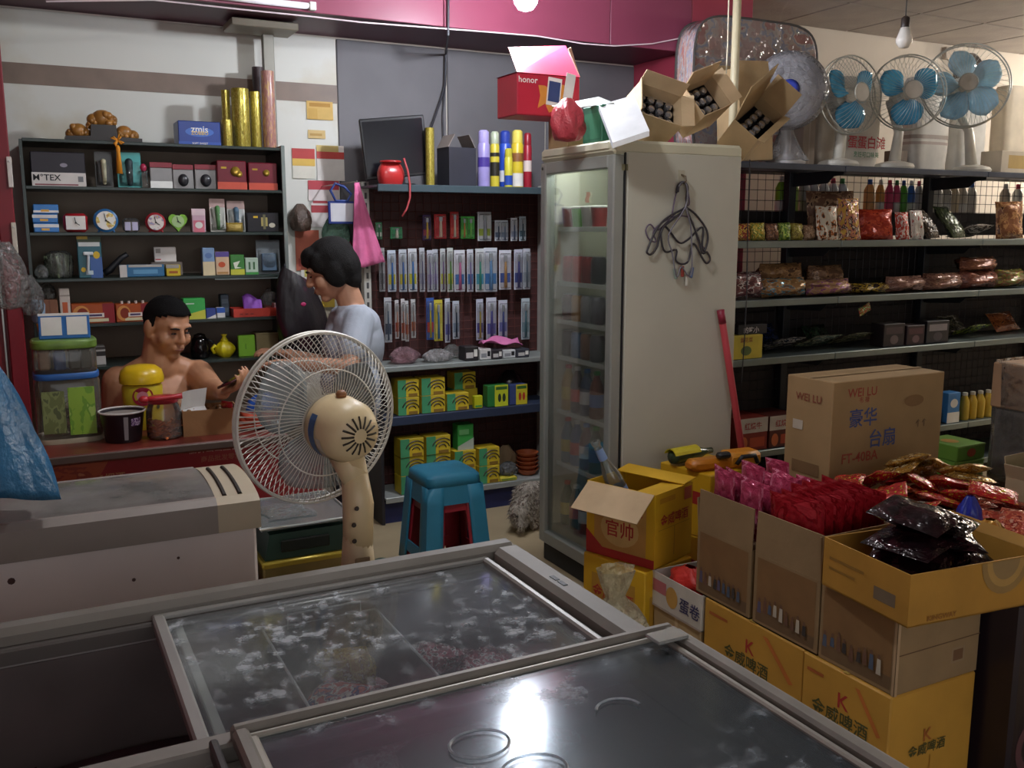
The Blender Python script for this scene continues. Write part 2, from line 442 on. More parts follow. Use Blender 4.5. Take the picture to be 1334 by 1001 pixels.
# front sliding lid (upper track), overhanging the right end
G2 = MG('b4bcc0', .07, .13, refl=.62, frost=.5, fsc=20, key='lid2', dust='b9c0c6')
hx0, hx1, hy0, hy1 = .205, .952, .60, 1.245
l2 = frame(hx0, hx1, hy0, hy1, .022, .026, .03, .018, .800, .826, .005).build('lid_frame', M('7d776f', .5, .3, .12, 12), t)
frame(hx0+.02, hx1-.03, hy0+.02, hy1-.022, .012, .012, .012, .010, .800, .818, .003).build('inner_frame', M('a09a90', .45, .4, .1, 12), l2)
MB().box((hx0+.024,hy0+.024,.808),(hx1-.034,hy1-.026,.812)).build('glass_pane', G2, l2)
for cx, cy, rx, ry in ((.50,1.06,.042,.034),(.43,.985,.045,.036),(.535,.97,.045,.036),(.72,1.05,.035,.03)):
    MB().tube([(cx+rx*math.cos(6.2832*i/40), cy+ry*math.sin(6.2832*i/40), .8125) for i in range(40 if cx < .7 else 18)], .0022, 4, cx < .7).build('frost_ring', MG('e0e4e8', .5, .3, key='ring', dust='ccd2d8', fsc=30), l2)
MB().box((x1-.028,hy0,.76),(x1+.004,hy1-.01,.815), .004).build('side_rail', M('8d877d', .5, .2, .1, 10), t)
cl = MB().box((hx1-.075,hy1-.075,.8255),(hx1-.012,hy1-.035,.832), .002).build('corner_clip', M('c9ccca', .2, .7), l2)
MB().box((hx0-.03,hy0,.790),(hx0-.018,hy1-.01,.815), .003).build('end_stop', M('3d3836', .5), l2)
MB().box((-.9,1.225,.775),(.22,1.262,.806), .004).build('centre_rail', M('857f78', .5, .2, .1, 10), t)
# clear acrylic basket in the rear half
t = thing('clear_basket', 'clear acrylic divider tray inside the glass lid freezer', 'basket', (0,0,0))
AC = MG('dfe6e6', .10, .05, refl=1.3, key='acrylic', dust='d8dcdc')
bx0, bx1, by0, by1, bz0, bz1 = .362, .598, 1.30, 1.765, .56, .722
mb = MB().box((bx0,by0,bz0),(bx0+.004,by1,bz1)); mb.build('side_wall', AC, t)
MB().box((bx1-.004,by0,bz0),(bx1,by1,bz1)).build('side_wall', AC, t)
MB().box((bx0+.004,by1-.004,bz0),(bx1-.004,by1,bz1)).build('back_wall', AC, t)
MB().box((bx0,by0,bz0),(bx1,by1,bz0+.004)).build('tray_floor', AC, t)
EDG = M('d5dada', .2)
mb = MB(); mb.tube([(bx0+.002,by0,bz1),(bx0+.002,by1,bz1),(bx1-.002,by1,bz1),(bx1-.002,by0,bz1)], .003, 6); mb.build('rim', EDG, t)
mb = MB().tube([(bx0+.05,by1-.006,bz1-.005),(bx0+.05,by1-.006,bz1+.025),(bx0+.20,by1-.006,bz1+.025),(bx0+.20,by1-.006,bz1-.005)], .0022, 5); mb.build('handle', EDG, t)

# ---- soft packets used all over the shop
def pillow(w, h, th, seed, puff=1.0, nu=9, nv=11):
    rnd = random.Random(seed); ph = [rnd.uniform(0, 6.28) for _ in range(6)]
    mb = MB()
    for s in (-1, 1):
        def fn(u, v):
            e = max(0, (1-abs(2*u-1)**2.6))**.5*max(0, min(1, min(v, 1-v)/.16))**.6
            wr = .16*math.sin(9*u+ph[0]+4*v)+.14*math.sin(11*v+ph[1]+5*u)+.08*math.sin(23*u+ph[2]-9*v)
            y = s*(th/2*e*(1+wr*puff)+.0006)
            pin = 1-.05*math.sin(math.pi*v)
            return ((u-.5)*w*pin+.01*w*math.sin(5*v+ph[3]), y, (v-.5)*h+.012*h*math.sin(4*u+ph[4]))
        mb.grid(fn, nu, nv)
    return mb
_PK = [pillow(1, 1, 1, s) for s in range(5)]
_pkm = {}
def pack(name, label, cat, loc, rot, w, h, th, mat, group=None, k=0):
    key = (k % 5, mat.name)
    if key not in _pkm: _pkm[key] = _PK[k % 5].mesh('packet', mat, True)
    o = bpy.data.objects.new(name, _pkm[key]); COL.objects.link(o)
    o.location = loc; o.rotation_euler = rot; o.scale = (w, th, h)
    return tag(o, label, cat, group)
rnd = random.Random(3)
def foil(*c, **k):
    k.setdefault('det', 4)
    return MP(c, k.pop('sc', 2.4)*2.6, k.pop('rough', .22), k.pop('bump', .35), metal=k.pop('metal', .15), **k)
class Heap:
    """height map on which packets are laid so that each rests on what is under it"""
    def __init__(s, x0, x1, y0, y1, base, res=.008):
        s.b = (x0, x1, y0, y1); s.res = res; s.nx = int((x1-x0)/res)+1; s.ny = int((y1-y0)/res)+1
        s.H = np.array([[base(x0+i*res, y0+j*res) if callable(base) else base for j in range(s.ny)] for i in range(s.nx)])
    def block(s, x, y, r, z=9):
        for i in range(s.nx):
            for j in range(s.ny):
                if math.hypot(s.b[0]+i*s.res-x, s.b[2]+j*s.res-y) < r: s.H[i, j] = z
    def _pts(s, k, rot, w, h, th):
        if k % 5 not in _PKP:
            mb = _PK[k % 5]; v = np.array([tuple(p) for p in mb.v]); P = [v]
            for f in mb.f:
                q = v[list(f)]
                for a in (.17,.5,.83):
                    for b in (.17,.5,.83): P.append(((q[0]*(1-a)+q[1]*a)*(1-b)+(q[3]*(1-a)+q[2]*a)*b)[None])
            _PKP[k % 5] = np.concatenate(P)
        return (_PKP[k % 5]*np.array([w, th, h])) @ np.array(Euler(rot).to_matrix()).T
    def drop(s, name, label, cat, x, y, rot, w, h, th, mat, group=None, k=0, jit=.03, tries=12, sink=.007):
        x0, x1, y0, y1 = s.b; best = None; rj = random.Random(k*31+int(x*1000)+int(s.H.sum()*50))
        m0 = Euler(rot).to_matrix()
        for t_ in range(tries*4):
            if t_ >= tries and best: break
            g = jit*(1+t_//tries)
            cx = x+(rj.uniform(-g, g) if t_ else 0); cy = y+(rj.uniform(-g, g) if t_ else 0)
            cx = min(max(cx, x0+.03), x1-.03); cy = min(max(cy, y0+.03), y1-.03)
            # lean with the slope underneath
            i0, j0 = int((cx-x0)/s.res), int((cy-y0)/s.res); n = int(.055/s.res)
            a0, a1, b0, b1 = max(0, i0-n), min(s.nx, i0+n+1), max(0, j0-n), min(s.ny, j0+n+1); q = s.H[a0:a1, b0:b1]
            if q.size < 9: continue
            gx, gy = (np.mgrid[a0:a1, b0:b1]-np.array([i0, j0])[:, None, None])*s.res
            A = np.stack([gx.ravel(), gy.ravel(), np.ones(q.size)], 1); c = np.linalg.lstsq(A, np.minimum(q.ravel(), 2.2), rcond=None)[0]
            nv = V((-c[0], -c[1], 1)).normalized(); an = min(math.acos(max(-1, min(1, nv.z))), R(20)); ax = V((0,0,1)).cross(nv)
            m = (Matrix.Rotation(an, 3, ax) @ m0) if ax.length > 1e-4 else m0
            p = s._pts(k, m.to_euler(), w, h, th); lo, hi = p.min(0), p.max(0)
            cx = min(max(cx, x0-lo[0]), x1-hi[0]) if x1-x0 > hi[0]-lo[0] else (x0+x1)/2-(lo[0]+hi[0])/2
            cy = min(max(cy, y0-lo[1]), y1-hi[1]) if y1-y0 > hi[1]-lo[1] else (y0+y1)/2-(lo[1]+hi[1])/2
            I = np.clip(((p[:, 0]+cx-x0)/s.res+.5).astype(int), 0, s.nx-1); J = np.clip(((p[:, 1]+cy-y0)/s.res+.5).astype(int), 0, s.ny-1)
            z = (s.H[I, J]-p[:, 2]).max()-sink
            if z < 1.2 and (best is None or z < best[0]): best = (z, cx, cy, I, J, p, m.to_euler())
        z, cx, cy, I, J, p, e = best
        np.maximum.at(s.H, (I, J), p[:, 2]+z)
        return pack(name, label, cat, (cx, cy, z), e, w, h, th, mat, group, k)
_PKP = {}
# inside the freezer: packets bedded on a frozen layer
DR = foil('5b1526','8c2036','3d1722','b04850'); DR2 = foil('6d1a30','a52a48','d8d0d0','40141f', sc=4)
def icez(x, y):
    u, v = (x+.87)/1.72, (y-.69)/1.07
    return .50+.03*math.sin(9*u+3*v)+.02*math.sin(17*v+4*u)
ice = MB().grid(lambda u, v: (-.87+1.72*u, .69+1.07*v, icez(-.87+1.72*u, .69+1.07*v)), 30, 20)
tag(ice.build('ice_layer', M('5a4048', .35, 0, .3, 12, .5), None, True, solid=.02),
    'dark heap of frozen bags bedded in ice on the freezer floor', 'frozen food', kind='stuff')
hp = Heap(-.72, .15, 1.27, 1.765, lambda x, y: icez(x, y)+.012)
for i in range(7):
    hp.drop('frozen_packet', 'dark red frozen food packet lying in the uncovered bay of the freezer', 'packet',
         (.06,-.09,.04,-.25,-.40,-.52,-.62)[i], (1.40,1.66,1.63,1.5,1.62,1.4,1.6)[i], (R(88)+rnd.uniform(-.08,.08), rnd.uniform(-.1,.1), rnd.uniform(0,3)), .15, .20, .045, DR, 'frozen packets in the uncovered bay', i)
hp.drop('frozen_packet', 'blue film packet standing in the uncovered bay of the freezer', 'packet', -.06, 1.40, (R(50),R(10),R(35)), .16, .18, .045, foil('24384c','3c6f96','9fb6c4','1d2730'), None, 1)
hp = Heap(.607, .856, 1.24, 1.765, lambda x, y: icez(x, y)+.012)
for i in range(7):
    hp.drop('frozen_packet', 'maroon frozen food packet between the acrylic tray and the slotted freezer rim', 'packet',
         .67+.12*(i % 2), 1.33+.105*(i//2)+.05*(i % 2), (R(88)+rnd.uniform(-.08,.08), rnd.uniform(-.1,.1), rnd.uniform(-.3,.3)), .115, .15, .06, DR2, 'frozen packets by the slotted rim', i+2)
hp = Heap(bx0+.007, bx1-.007, by0+.005, by1-.008, bz0+.005)
for i in range(4):
    hp.drop('ice_cream_packet', 'pale pink frosted packet in the tray beside the gold bar', 'packet', .47+.04*(i % 2), 1.40+.075*i, (R(88),R(3*i-4),R(40*i)), .10, .13, .035, foil('c98a92','e8d8d8','a04858','d8b0b4'), 'pale packets in the tray', i)
hp.drop('ice_cream_packet', 'gold wrapped ice cream bar lying in the acrylic tray', 'packet', .475, 1.68, (R(84),R(90),R(10)), .075, .19, .05, foil('d0aa3e','e8d46a','b08a38','f0e8b8', metal=.2), None, 2)
hp.drop('ice_cream_packet', 'red and white ice cream packet leaning in the acrylic tray', 'packet', .455, 1.56, (R(76),R(-8),R(25)), .11, .14, .03, foil('d85050','f0e8e4','49508a','e88078', sc=2), None, 3)

# ================================================================== white chest freezer with curved glass, by the counter
t = thing('white_chest_freezer', 'white chest freezer with curved glass top and beige end cap beside the counter', 'freezer', (0,0,0))
X0, X1 = -.80, .512
MB().box((X0,2.455,.05),(X1-.01,2.84,.722), .008).build('body', M('d6cdca', .45, 0, .06, 3), t)
pr = [(2.44,.715),(2.85,.715),(2.85,.775),(2.44,.775)]
def yz(poly, xa, xb, name, mat, par, **k):
    mb = MB(); n = len(poly)
    vs = [(xa, p[0], p[1]) for p in poly]+[(xb, p[0], p[1]) for p in poly]
    mb.add(vs, [tuple(range(n)), tuple(range(2*n-1, n-1, -1))]+[((i+1) % n, i, n+i, n+(i+1) % n) for i in range(n)])
    return mb.build(name, mat, par, **k)
BEI = M('b3a68f', .45, 0, .08, 5); COLL = M('8b817a', .55, 0, .1, 5)
yz([(2.44,.715),(2.85,.715),(2.85,.79),(2.83,.805),(2.46,.805),(2.44,.79)], X0, X1-.11, 'collar', COLL, t)
arc = [(2.445+.40*i/16, .79+.032*math.sin(math.pi*i/16)**.55) for i in range(17)]
yz([(2.44,.715),(2.85,.715)]+[(2.85,.79)]+arc[::-1][1:-1]+[(2.44,.79)], X1-.11, X1, 'end_cap', BEI, t)
mb = MB().grid(lambda u, v: (X0+.01+(X1-.12-X0)*u, 2.455+.38*v, .797+.022*math.sin(math.pi*v)**.55), 2, 17)
mb.build('curved_glass', MG('9aa0a0', .42, .12, key='wf', dust='9a948e', refl=1.2, fsc=3), t, True)
mb = MB()
for xx in (X1-.085, X1-.045):
    mb.tube([(xx, 2.475+.25*i/8, .79+.033*math.sin(math.pi*(.03+.25*i/8)/.40)**.55) for i in range(9)], .006, 6)
mb.build('slot', M('2c2620', .6), t)
for xx, zz, r in ((-.082,.665,.009),(.19,.62,.005),(.30,.66,.004),(-.03,.545,.007),(.38,.56,.004)):
    MB().lathe([(r,0),(r*.9,.002)], 8, Matrix.Translation((xx,2.4552,zz)) @ Matrix.Rotation(R(90),4,'X')).build('chip', M('4a2f2c', .7), t)
# white freezer contents seen through the glass
tag(MB().grid(lambda u, v: (X0+.1+1.0*u, 2.49+.31*v, .752+.012*math.sin(11*u+4*v)+.008*math.sin(19*v)), 24, 12).build('packed_ice', M('a8a4a6', .5, 0, .3, 9, .4), None, True, solid=.004),
    'packed pale frozen goods under the curved glass of the white freezer', 'frozen food', kind='stuff')
# ================================================================== helpers for goods
def prints(par, w, d, h, pr):
    """flat print on a box of size w x d x h whose base centre is the origin; f = front (-Y), s = left side (-X), p = top"""
    for ip, p in enumerate(pr):
        e = .0006+.00025*ip
        face = 'f'
        if p[0] in 'fsp' and len(p[0]) == 1: face = p[0]; p = p[1:]
        if face == 'f': Mx = Matrix.Translation((-w/2, -d/2-e, 0)); W, H = w, h; rot = (0,0,0)
        elif face == 's': Mx = Matrix.Translation((-w/2-e, d/2, 0)) @ Matrix.Rotation(R(-90),4,'Z'); W, H = d, h; rot = (0,0,R(-90))
        else: Mx = Matrix.Translation((-w/2, -d/2, h+e)) @ Matrix.Rotation(R(-90),4,'X'); W, H = w, d; rot = (R(-90),0,0)
        k = p[0]
        if k == 'rect':
            _, u0, u1, v0, v1, mt = p
            MB().add([(u0*W,0,v0*H),(u1*W,0,v0*H),(u1*W,0,v1*H),(u0*W,0,v1*H)], [(0,1,2,3)], Mx).build('print', mt, par)
        elif k == 'poly':
            _, pts, mt = p
            MB().add([(u*W,-.0003,v*H) for u, v in pts], [tuple(range(len(pts)))], Mx).build('print', mt, par)
        elif k == 'disc':
            _, u, v, ru, rv, mt = p
            n = 18; MB().add([(u*W+ru*W*math.cos(6.2832*i/n), -.0003, v*H+rv*H*math.sin(6.2832*i/n)) for i in range(n)], [tuple(range(n))], Mx).build('print', mt, par)
        elif k == 'ring':
            _, u, v, r0, r1, mt = p     # radii in metres
            n = 20; vs = []
            for i in range(n):
                a = 6.2832*i/n; vs += [(u*W+r0*math.cos(a), -.0003, v*H+r0*math.sin(a)), (u*W+r1*math.cos(a), -.0003, v*H+r1*math.sin(a))]
            MB().add(vs, [(2*i, 2*i+1, (2*i+3) % (2*n), (2*i+2) % (2*n)) for i in range(n)], Mx).build('print', mt, par)
        elif k == 'text':
            _, s, u, v, size, mt = p
            q = Mx @ V((u*W, -.0006, v*H))
            letter(par, s, q, size, mt, rot=rot)
def cbox(name, label, cat, loc, w, d, h, mat, pr=(), group=None, rz=0, ch=.003, rot=None, body='body'):
    """a box thing standing at loc (base centre)"""
    mb = MB().box((-w/2,-d/2,0),(w/2,d/2,h), ch)
    if not pr:
        o = mb.build(name, mat); o.location = loc; o.rotation_euler = rot or (0,0,rz)
        return tag(o, label, cat, group)
    t = thing(name, label, cat, loc, rz, group, rot)
    mb.build(body, mat, t); prints(t, w, d, h, pr)
    return t
def span(xl, xr, yt, Yf, z):
    a, b = aY(xl, yt, Yf), aY(xr, yt, Yf)
    return (a.x+b.x)/2, b.x-a.x, aY((xl+xr)/2, yt, Yf).z - z
def gbox(name, label, cat, xl, xr, yt, Yf, z, dep, mat, pr=(), group=None, rz=0, ch=.003, h=None):
    x, w, hh = span(xl, xr, yt, Yf, z)
    return cbox(name, label, cat, (x, Yf+dep/2, z), w*.985, dep, h or hh, mat, pr, group, rz, ch)
def cyl(name, label, cat, loc, r, h, mat, pr=None, group=None, n=20, prof=None, extra=(), rot=None):
    """round thing; extra = [(part name, profile, material)]"""
    if not extra:
        o = MB().lathe(prof or [(r*.94,0),(r,.004),(r,h-.004),(r*.94,h)], n).build(name, mat, auto=True)
        o.location = loc; o.rotation_euler = rot or (0,0,0)
        return tag(o, label, cat, group)
    t = thing(name, label, cat, loc, 0, group, rot)
    MB().lathe(prof or [(r*.94,0),(r,.004),(r,h-.004),(r*.94,h)], n).build('body', mat, t, auto=True)
    for nm, p, m_ in extra: MB().lathe(p, n).build(nm, m_, t, auto=True)
    return t
RED, YEL, BLU, WHT, GRN, BLK = M('b3242c',.45), M('d8b52c',.45), M('2456a0',.45), M('dcdad2',.5), M('3f8f43',.45), M('1c1c20',.5)
GOLD = M('b89a3a', .3, .6); ORG = M('cf6a24', .5); PNK = M('d86a90', .5); MAR = M('6e1526', .4); TEAL = M('3fa3a0', .45); LIME = M('86bf3a', .5)
BRN = M('6b4a30', .6); GRY = M('77777a', .5); PUR = M('7a3f9a', .5); SKYB = M('4f9ad0', .45)

# ================================================================== display shelf unit behind the counter
LY = 4.50
LZ = [1.875, 1.68, 1.486, 1.288, 1.088, .897]
t = thing('display_shelf', 'dark glass-edged display shelf unit on the wall behind the counter', 'shelf', (0,0,0))
m_sh = M('2f3a36', .3, 0, .15, 6)
MB().box((.03,4.815,.55),(1.12,4.83,1.87)).build('back_panel', M('9a8b7c', .75, 0, .15, 3, .05), t)
MB().box((.022,4.49,.55),(.034,4.815,1.87)).build('side_panel', m_sh, t)
MB().box((1.113,4.49,.55),(1.123,4.815,1.885)).build('side_panel', m_sh, t)
MB().box((1.108,4.482,.75),(1.126,4.490,1.885), .002).build('edge_strip', M('8f9a96', .3, .5), t)
for zz in LZ:
    MB().box((.034,4.49,zz-.014),(1.113,4.815,zz), .002).build('shelf_board', m_sh, t)
a = aY(280,365,LY)
MB().box((a.x,4.495,1.268),(1.113,4.52,1.274), .001).build('glass_strip', M('9fb0ae', .15), t)
# post and bracket above it
t = thing('shelf_post', 'grey metal post with a flat bracket above the display shelf', 'post', (0,0,0))
a, b2 = aY(347,190,4.72), aY(361,190,4.72)
MB().box((a.x,4.70,1.876),(b2.x,4.74,2.464), .003).build('post', M('8c8a80', .45, .3, .1, 5), t)
c1, c2 = aY(302,38,4.55), aY(384,48,4.55)
MB().box((c1.x,4.55,2.418),(c2.x+.02,4.75,2.452), .004).build('bracket', M('8a8272', .5, .2, .1, 5), t)

F = LY+.02
z0, z1, z2, z3, z4, z5 = LZ
# --- row on top
t = thing('carved_ornament', 'amber carved ornament of rounded figures on a dark stand', 'ornament', (aY(135,181,F+.1).x, F+.1, z0))
AMB = M('a06f34', .3, 0, .3, 25)
MB().prism([(-.155,0),(.155,0),(.155,.022),(.055,.026),(.05,.075),(-.05,.075),(-.055,.026),(-.155,.022)], -.05, .05).build('stand', M('1f1614', .35), t)
mb = MB()
rnd = random.Random(5)
for cx, cz, s in ((0,.105,.045),(.03,.10,.032),(-.035,.10,.03),(-.10,.05,.036),(-.075,.04,.025),(-.13,.035,.024),(.085,.05,.035),(.12,.038,.028),(.06,.04,.022),(-.05,.075,.02)):
    mb.sph((cx, rnd.uniform(-.012,.0), cz), (s, s*.8, s*.85), 10, 7)
    for q in range(3): mb.sph((cx+rnd.uniform(-s,s)*.6, -s*.6, cz+rnd.uniform(-s,s)*.5), s*.4, 8, 5)
mb.build('carved_figures', AMB, t, True)
cb = gbox('snack_box', 'blue box with white lettering standing on top of the display shelf', 'box', 231, 287, 158, F, z0, .14, M('23408f', .4),
     [('disc',.5,.55,.34,.2,M('3f6cc0',.4)),('text','zmis',.5,.66,.042,M('e8e6e0',.5)),('text','ZOBBO',.5,.50,.022,M('d8b850',.5)),('rect',0,1,.0,.14,M('2d52a8',.4)),('text','SOFT SWEET',.5,.07,.012,WHT)])
def roll(lbl, xl, xr, yt, Y, mat, group=None):
    x, w, h = span(xl, xr, yt, Y, z0)
    t = thing('paper_roll', lbl, 'roll', (x, Y+.02, z0), 0, group); r = w/2*.97
    MB().lathe([(r*.98,0),(r,.003),(r,h-.003),(r*.98,h),(r*.45,h),(r*.45,h-.05)], 20).build('wrap', mat, t, auto=True)
    MB().lathe([(r*.44,.002),(r*.44,h-.01)], 12).build('core', CARDD, t)
GF = MP(['a8983c','c9bb60','8d7d30'], 14, .28, .1, metal=.55, det=4)
roll('slim gold foil roll behind the short one on the shelf top', 288.5, 300, 117, F+.09, GF)
roll('thick gold foil roll in the middle of the rolls on the shelf top', 301.5, 325, 115, F+.05, GF)
roll('gold foil roll beside the tall pink roll on the shelf top', 326, 340, 119, F+.08, GF)
roll('tall pink patterned paper roll against the grey post', 340.5, 358, 92, F+.06, MP(['a5746a','b98c80','c9a45a'], 12, .3, .05, det=4))
roll('short gold foil roll standing before the slim one', 289, 303, 156, F-.01, GF)
roll('dark tube leaning behind the pink paper roll', 329, 345, 87, F+.17, M('3b2f30', .5))
t = thing('knot_tassel', 'orange knotted tassel hanging from the top shelf edge', 'tassel', aY(153,183,4.478))
mb = MB()
for a in range(4):
    mb.tube([(0,0,0),(.02*math.cos(a*1.57+.78),-.002,.02*math.sin(a*1.57+.78)),(.028*math.cos(a*1.57+1.2),-.002,.028*math.sin(a*1.57+1.2)),(0,0,0)], .004, 6)
mb.build('knot', M('d58a1c', .6), t, True)
MB().lathe([(.004,-.02),(.009,-.03),(.008,-.045),(.013,-.14)], 12).build('tassel', M('dd8f1e', .7), t, True)
# --- row 1
cb = gbox('shoe_box', 'black lidded box with a white printed front strip on the shelf', 'box', 38, 110, 198, F, z1, .2, M('26222b', .5),
     [('rect',.0,1,0,.40,M('d8d2cc',.5)),('text','M°TEX',.28,.26,.036,BLK),('rect',.05,.85,.03,.07,M('8a4a50',.5)),('rect',.85,.95,.14,.3,GRY),('disc',.6,.62,.07,.06,M('8f8a96',.5))])
def blister(lbl, xl, xr, yt, Y, z, card, blob, name='blister_pack', cat='blister pack', shape='pod', top=None, group=None, lean=4):
    x, w, h = span(xl, xr, yt, Y, z)
    t = thing(name, lbl, cat, (x, Y+.02, z+.001), 0, group, (R(-lean),0,0))
    w *= .96
    MB().box((-w/2,0,0),(w/2,.003,h), .001).build('card', card, t)
    if top: MB().box((-w/2,-.0015,h*.74),(w/2,0,h)).build('header', top, t)
    if shape == 'pod': MB().sph((0,-.006,h*.42),(w*.3,.02,h*.3), 12, 8).build('product', blob, t, True)
    elif shape == 'stick': MB().cap((0,-.008,h*.12),(0,-.008,h*.72), w*.12, w*.16, 10).build('product', blob, t, True)
    elif shape == 'box': MB().box((-w*.32,-.022,h*.08),(w*.32,0,h*.6), .004).build('product', blob, t)
    MB().grid(lambda u, v: ((u-.5)*w*.86, -.003-.026*(max(0,math.sin(math.pi*u))*max(0,math.sin(math.pi*v)))**.45, h*(.05+.68*v)), 9, 9).build('blister', CLEAR, t, True)
    return t
blister('clear blister pack holding a pale long tool', 122, 146, 197, F, z1, M('4a4a48'), M('c9c2a0'), shape='stick')
blister('teal card pack with dark shavers behind the tassel', 151, 184, 198, F, z1, TEAL, M('20343a'), shape='stick')
t = thing('toy_pack', 'small pink topped clear figure pack beside the teal card', 'toy pack', (aY(189,243,F).x, F+.03, z1))
MB().lathe([(.018,0),(.02,.01),(.016,.06),(.02,.075)], 12).build('clear_body', CLEAR, t, True); MB().sph((0,0,.09),(.015,.015,.018), 12, 8).build('pink_top', M('b03050',.3), t, True)
for i, (xl, xr, yt) in enumerate(((195,225,211),(225,253,214),(254,283,214))):
    x, w, h = span(xl, xr, yt, F, z1)
    t = thing('mouse_pack', ['grey pack with a silver strip beside the two mouse packs','grey pack with a dark computer mouse next to the silver strip one','grey pack with a dark computer mouse next to the maroon box'][i], 'blister pack', (x, F+.03, z1))
    w *= .97
    MB().box((-w/2,0,0),(w/2,.05,h*.8), .003).build('box', M('8f8d8c', .3, .2), t)
    MB().box((-w/2,-.001,h*.8),(w/2,.006,h), .001).build('header', M('8c2c38',.45), t)
    if i == 0: MB().box((-w/2,-.001,.002),(w/2,0,h*.28)).build('silver_strip', M('d8d8d4',.25,.4), t)
    else: MB().sph((0,-.002,h*.36),(w*.26,.016,h*.26), 14, 8).build('mouse', M('2c2c30',.3), t, True)
for i, (xl, xr, yt) in enumerate(((281,321,206),(322,361,209))):
    x, w, h = span(xl, xr, yt, F, z1); w *= .96
    t = thing('gift_box', ['maroon gift box with a large gold emblem','maroon gift box with a small gold emblem at the shelf end'][i], 'box', (x, F, z1))
    MB().box((-w/2,0,0),(w/2,.16,h*.92), .004).build('box', MAR, t)
    MB().box((-w/2,-.003,.001),(w/2,0,h*.24)).build('orange_band', M('c8503a',.45), t)
    mb = MB(); s = 1 if i == 0 else .7
    mb.lathe([(.020*s,0),(.022*s,.003),(.0,.004)], 16, Matrix.Translation((w*.12,-.001,h*.58)) @ Matrix.Rotation(R(90),4,'X'))
    if i == 0: mb.lathe([(.014,0),(.015,.003),(.0,.004)], 16, Matrix.Translation((w*.24,-.001,h*.5)) @ Matrix.Rotation(R(90),4,'X'))
    mb.build('gold_emblem', M('c9a646',.3,.6), t, True)
    MB().box((-w*.36,-.0012,h*.66),(-w*.18,0,h*.72)).build('gold_print', GOLD, t)
# --- row 2
x, w, h = span(41, 75, 266, F, z2); hh = h/3
for i in range(3):
    cbox('medicine_box', ['bottom blue and white box in the stack of three','middle blue and white box in the stack of three','top blue box in the stack of three'][i], 'box', (x+.002*(i-1), F+.06, z2+hh*i), w*.97, .12, hh*.97, M('3a7cc0',.4),
         [('rect',0,1,.55 if i<2 else .1,.9 if i<2 else .35,M('e0e0dc',.5)),('rect',.3,.62,.2,.45,M('d8a850',.5))], 'stacked blue boxes', rz=R((2,-3,1)[i]))
def clock(lbl, xl, xr, yt, rim, face, shape='round', hand=BLK):
    x, w, h = span(xl, xr, yt, F, z2)
    t = thing('alarm_clock', lbl, 'clock', (x, F+.03, z2)); w *= .95
    if shape == 'round':
        r = min(w, h)/2; c = V((0,0,r))
        mb = MB().lathe([(r*.8,.02),(r,.012),(r,-.012),(r*.82,-.02),(r*.8,-.012)], 26, Matrix.Translation(c) @ Matrix.Rotation(R(90),4,'X'))
        mb.build('case', rim, t, auto=True); fr = r*.8
    elif shape == 'square':
        r = h/2; c = V((0,0,r)); MB().box((-w/2,-.01,0),(w/2,.04,h), .014).build('case', rim, t, auto=True); fr = r*.8
    else:
        n = 30; pl = []
        for i in range(n):
            a = 6.2832*i/n; pl.append((w/34*16*math.sin(a)**3, h*.54+h/30*(13*math.cos(a)-5*math.cos(2*a)-2*math.cos(3*a)-math.cos(4*a))*.95))
        MB().prism(pl[::-1], -.012, .03).build('case', rim, t); r = h/2; c = V((0,0,h*.55)); fr = r*.62
    if shape == 'square': MB().box((-w*.40,-.0115,h*.14),(w*.40,-.0095,h*.86), .0005).build('dial', face, t)
    else: MB().lathe([(fr,0),(fr*.99,.002)], 24, Matrix.Translation(c+V((0,-.0203 if shape == 'round' else -.012,0))) @ Matrix.Rotation(R(90),4,'X')).build('dial', face, t)
    yo = -.0238 if shape == 'round' else -.0152
    for a, l in ((100,.75),(-35,.55)):
        d = V((math.cos(R(a)),0,math.sin(R(a)))); MB().tube([c+V((0,yo,0)), c+V((0,yo,0))+d*fr*l], .0016, 5).build('hand', hand, t)
    MB().lathe([(.004,0),(.004,.003)], 8, Matrix.Translation(c+V((0,yo+.0017,0))) @ Matrix.Rotation(R(90),4,'X')).build('hub', hand, t)
    if shape == 'round':
        for s in (-1, 1): MB().cap((s*r*.5,0,.012),(s*r*.62,-.004,.003), .005, .005, 8).build('foot', rim, t, True)
    return t
clock('red rectangular alarm clock with a white dial', 81, 115, 278, M('a8242c',.35), M('e8e4dc',.4), 'square')
clock('large blue round alarm clock with a cartoonless pale dial'.replace('cartoonless ',''), 118, 156, 272, M('2f6aa0',.35), MP(['e8e4dc','e8e4dc','d8c060','c08a60'], 3, .4))
t = thing('toy_clock', 'small clear clock with pale lilac panels between the blue and red clocks', 'clock', (aY(172,302,F).x, F+.03, z2))
MB().box((-.035,-.02,0),(.035,.02,.062), .012).build('case', CLEAR, t, True)
for s in (-1,1): MB().box((s*.015-.012,-.021,.008),(s*.015+.012,-.019,.045), .0008).build('panel', M('b9b4d0',.4), t)
clock('red round alarm clock with a coloured dial beside the green heart', 188, 217, 277, M('a82a34',.35), MP(['dcd4cc','c9a0a0','8a8fb0','d8b850'], 3, .4))
clock('lime green heart shaped alarm clock', 218, 246, 277, M('7cb52e',.35), M('a9c88a',.4), 'heart')
gbox('powder_box', 'small pink and white box next to the heart clock', 'box', 249, 267, 272, F, z2, .06, M('c9a6b4',.45), [('rect',0,1,.72,1,M('e0c8cc',.5)),('rect',.1,.9,0,.5,M('d07080',.45)),('disc',.5,.3,.28,.14,WHT)])
blister('white card pack with a green tool, the one beside the pink box', 273, 294, 259, F, z2, M('d8d6cc'), M('4f8a4a'), shape='stick', top=M('b89a94'))
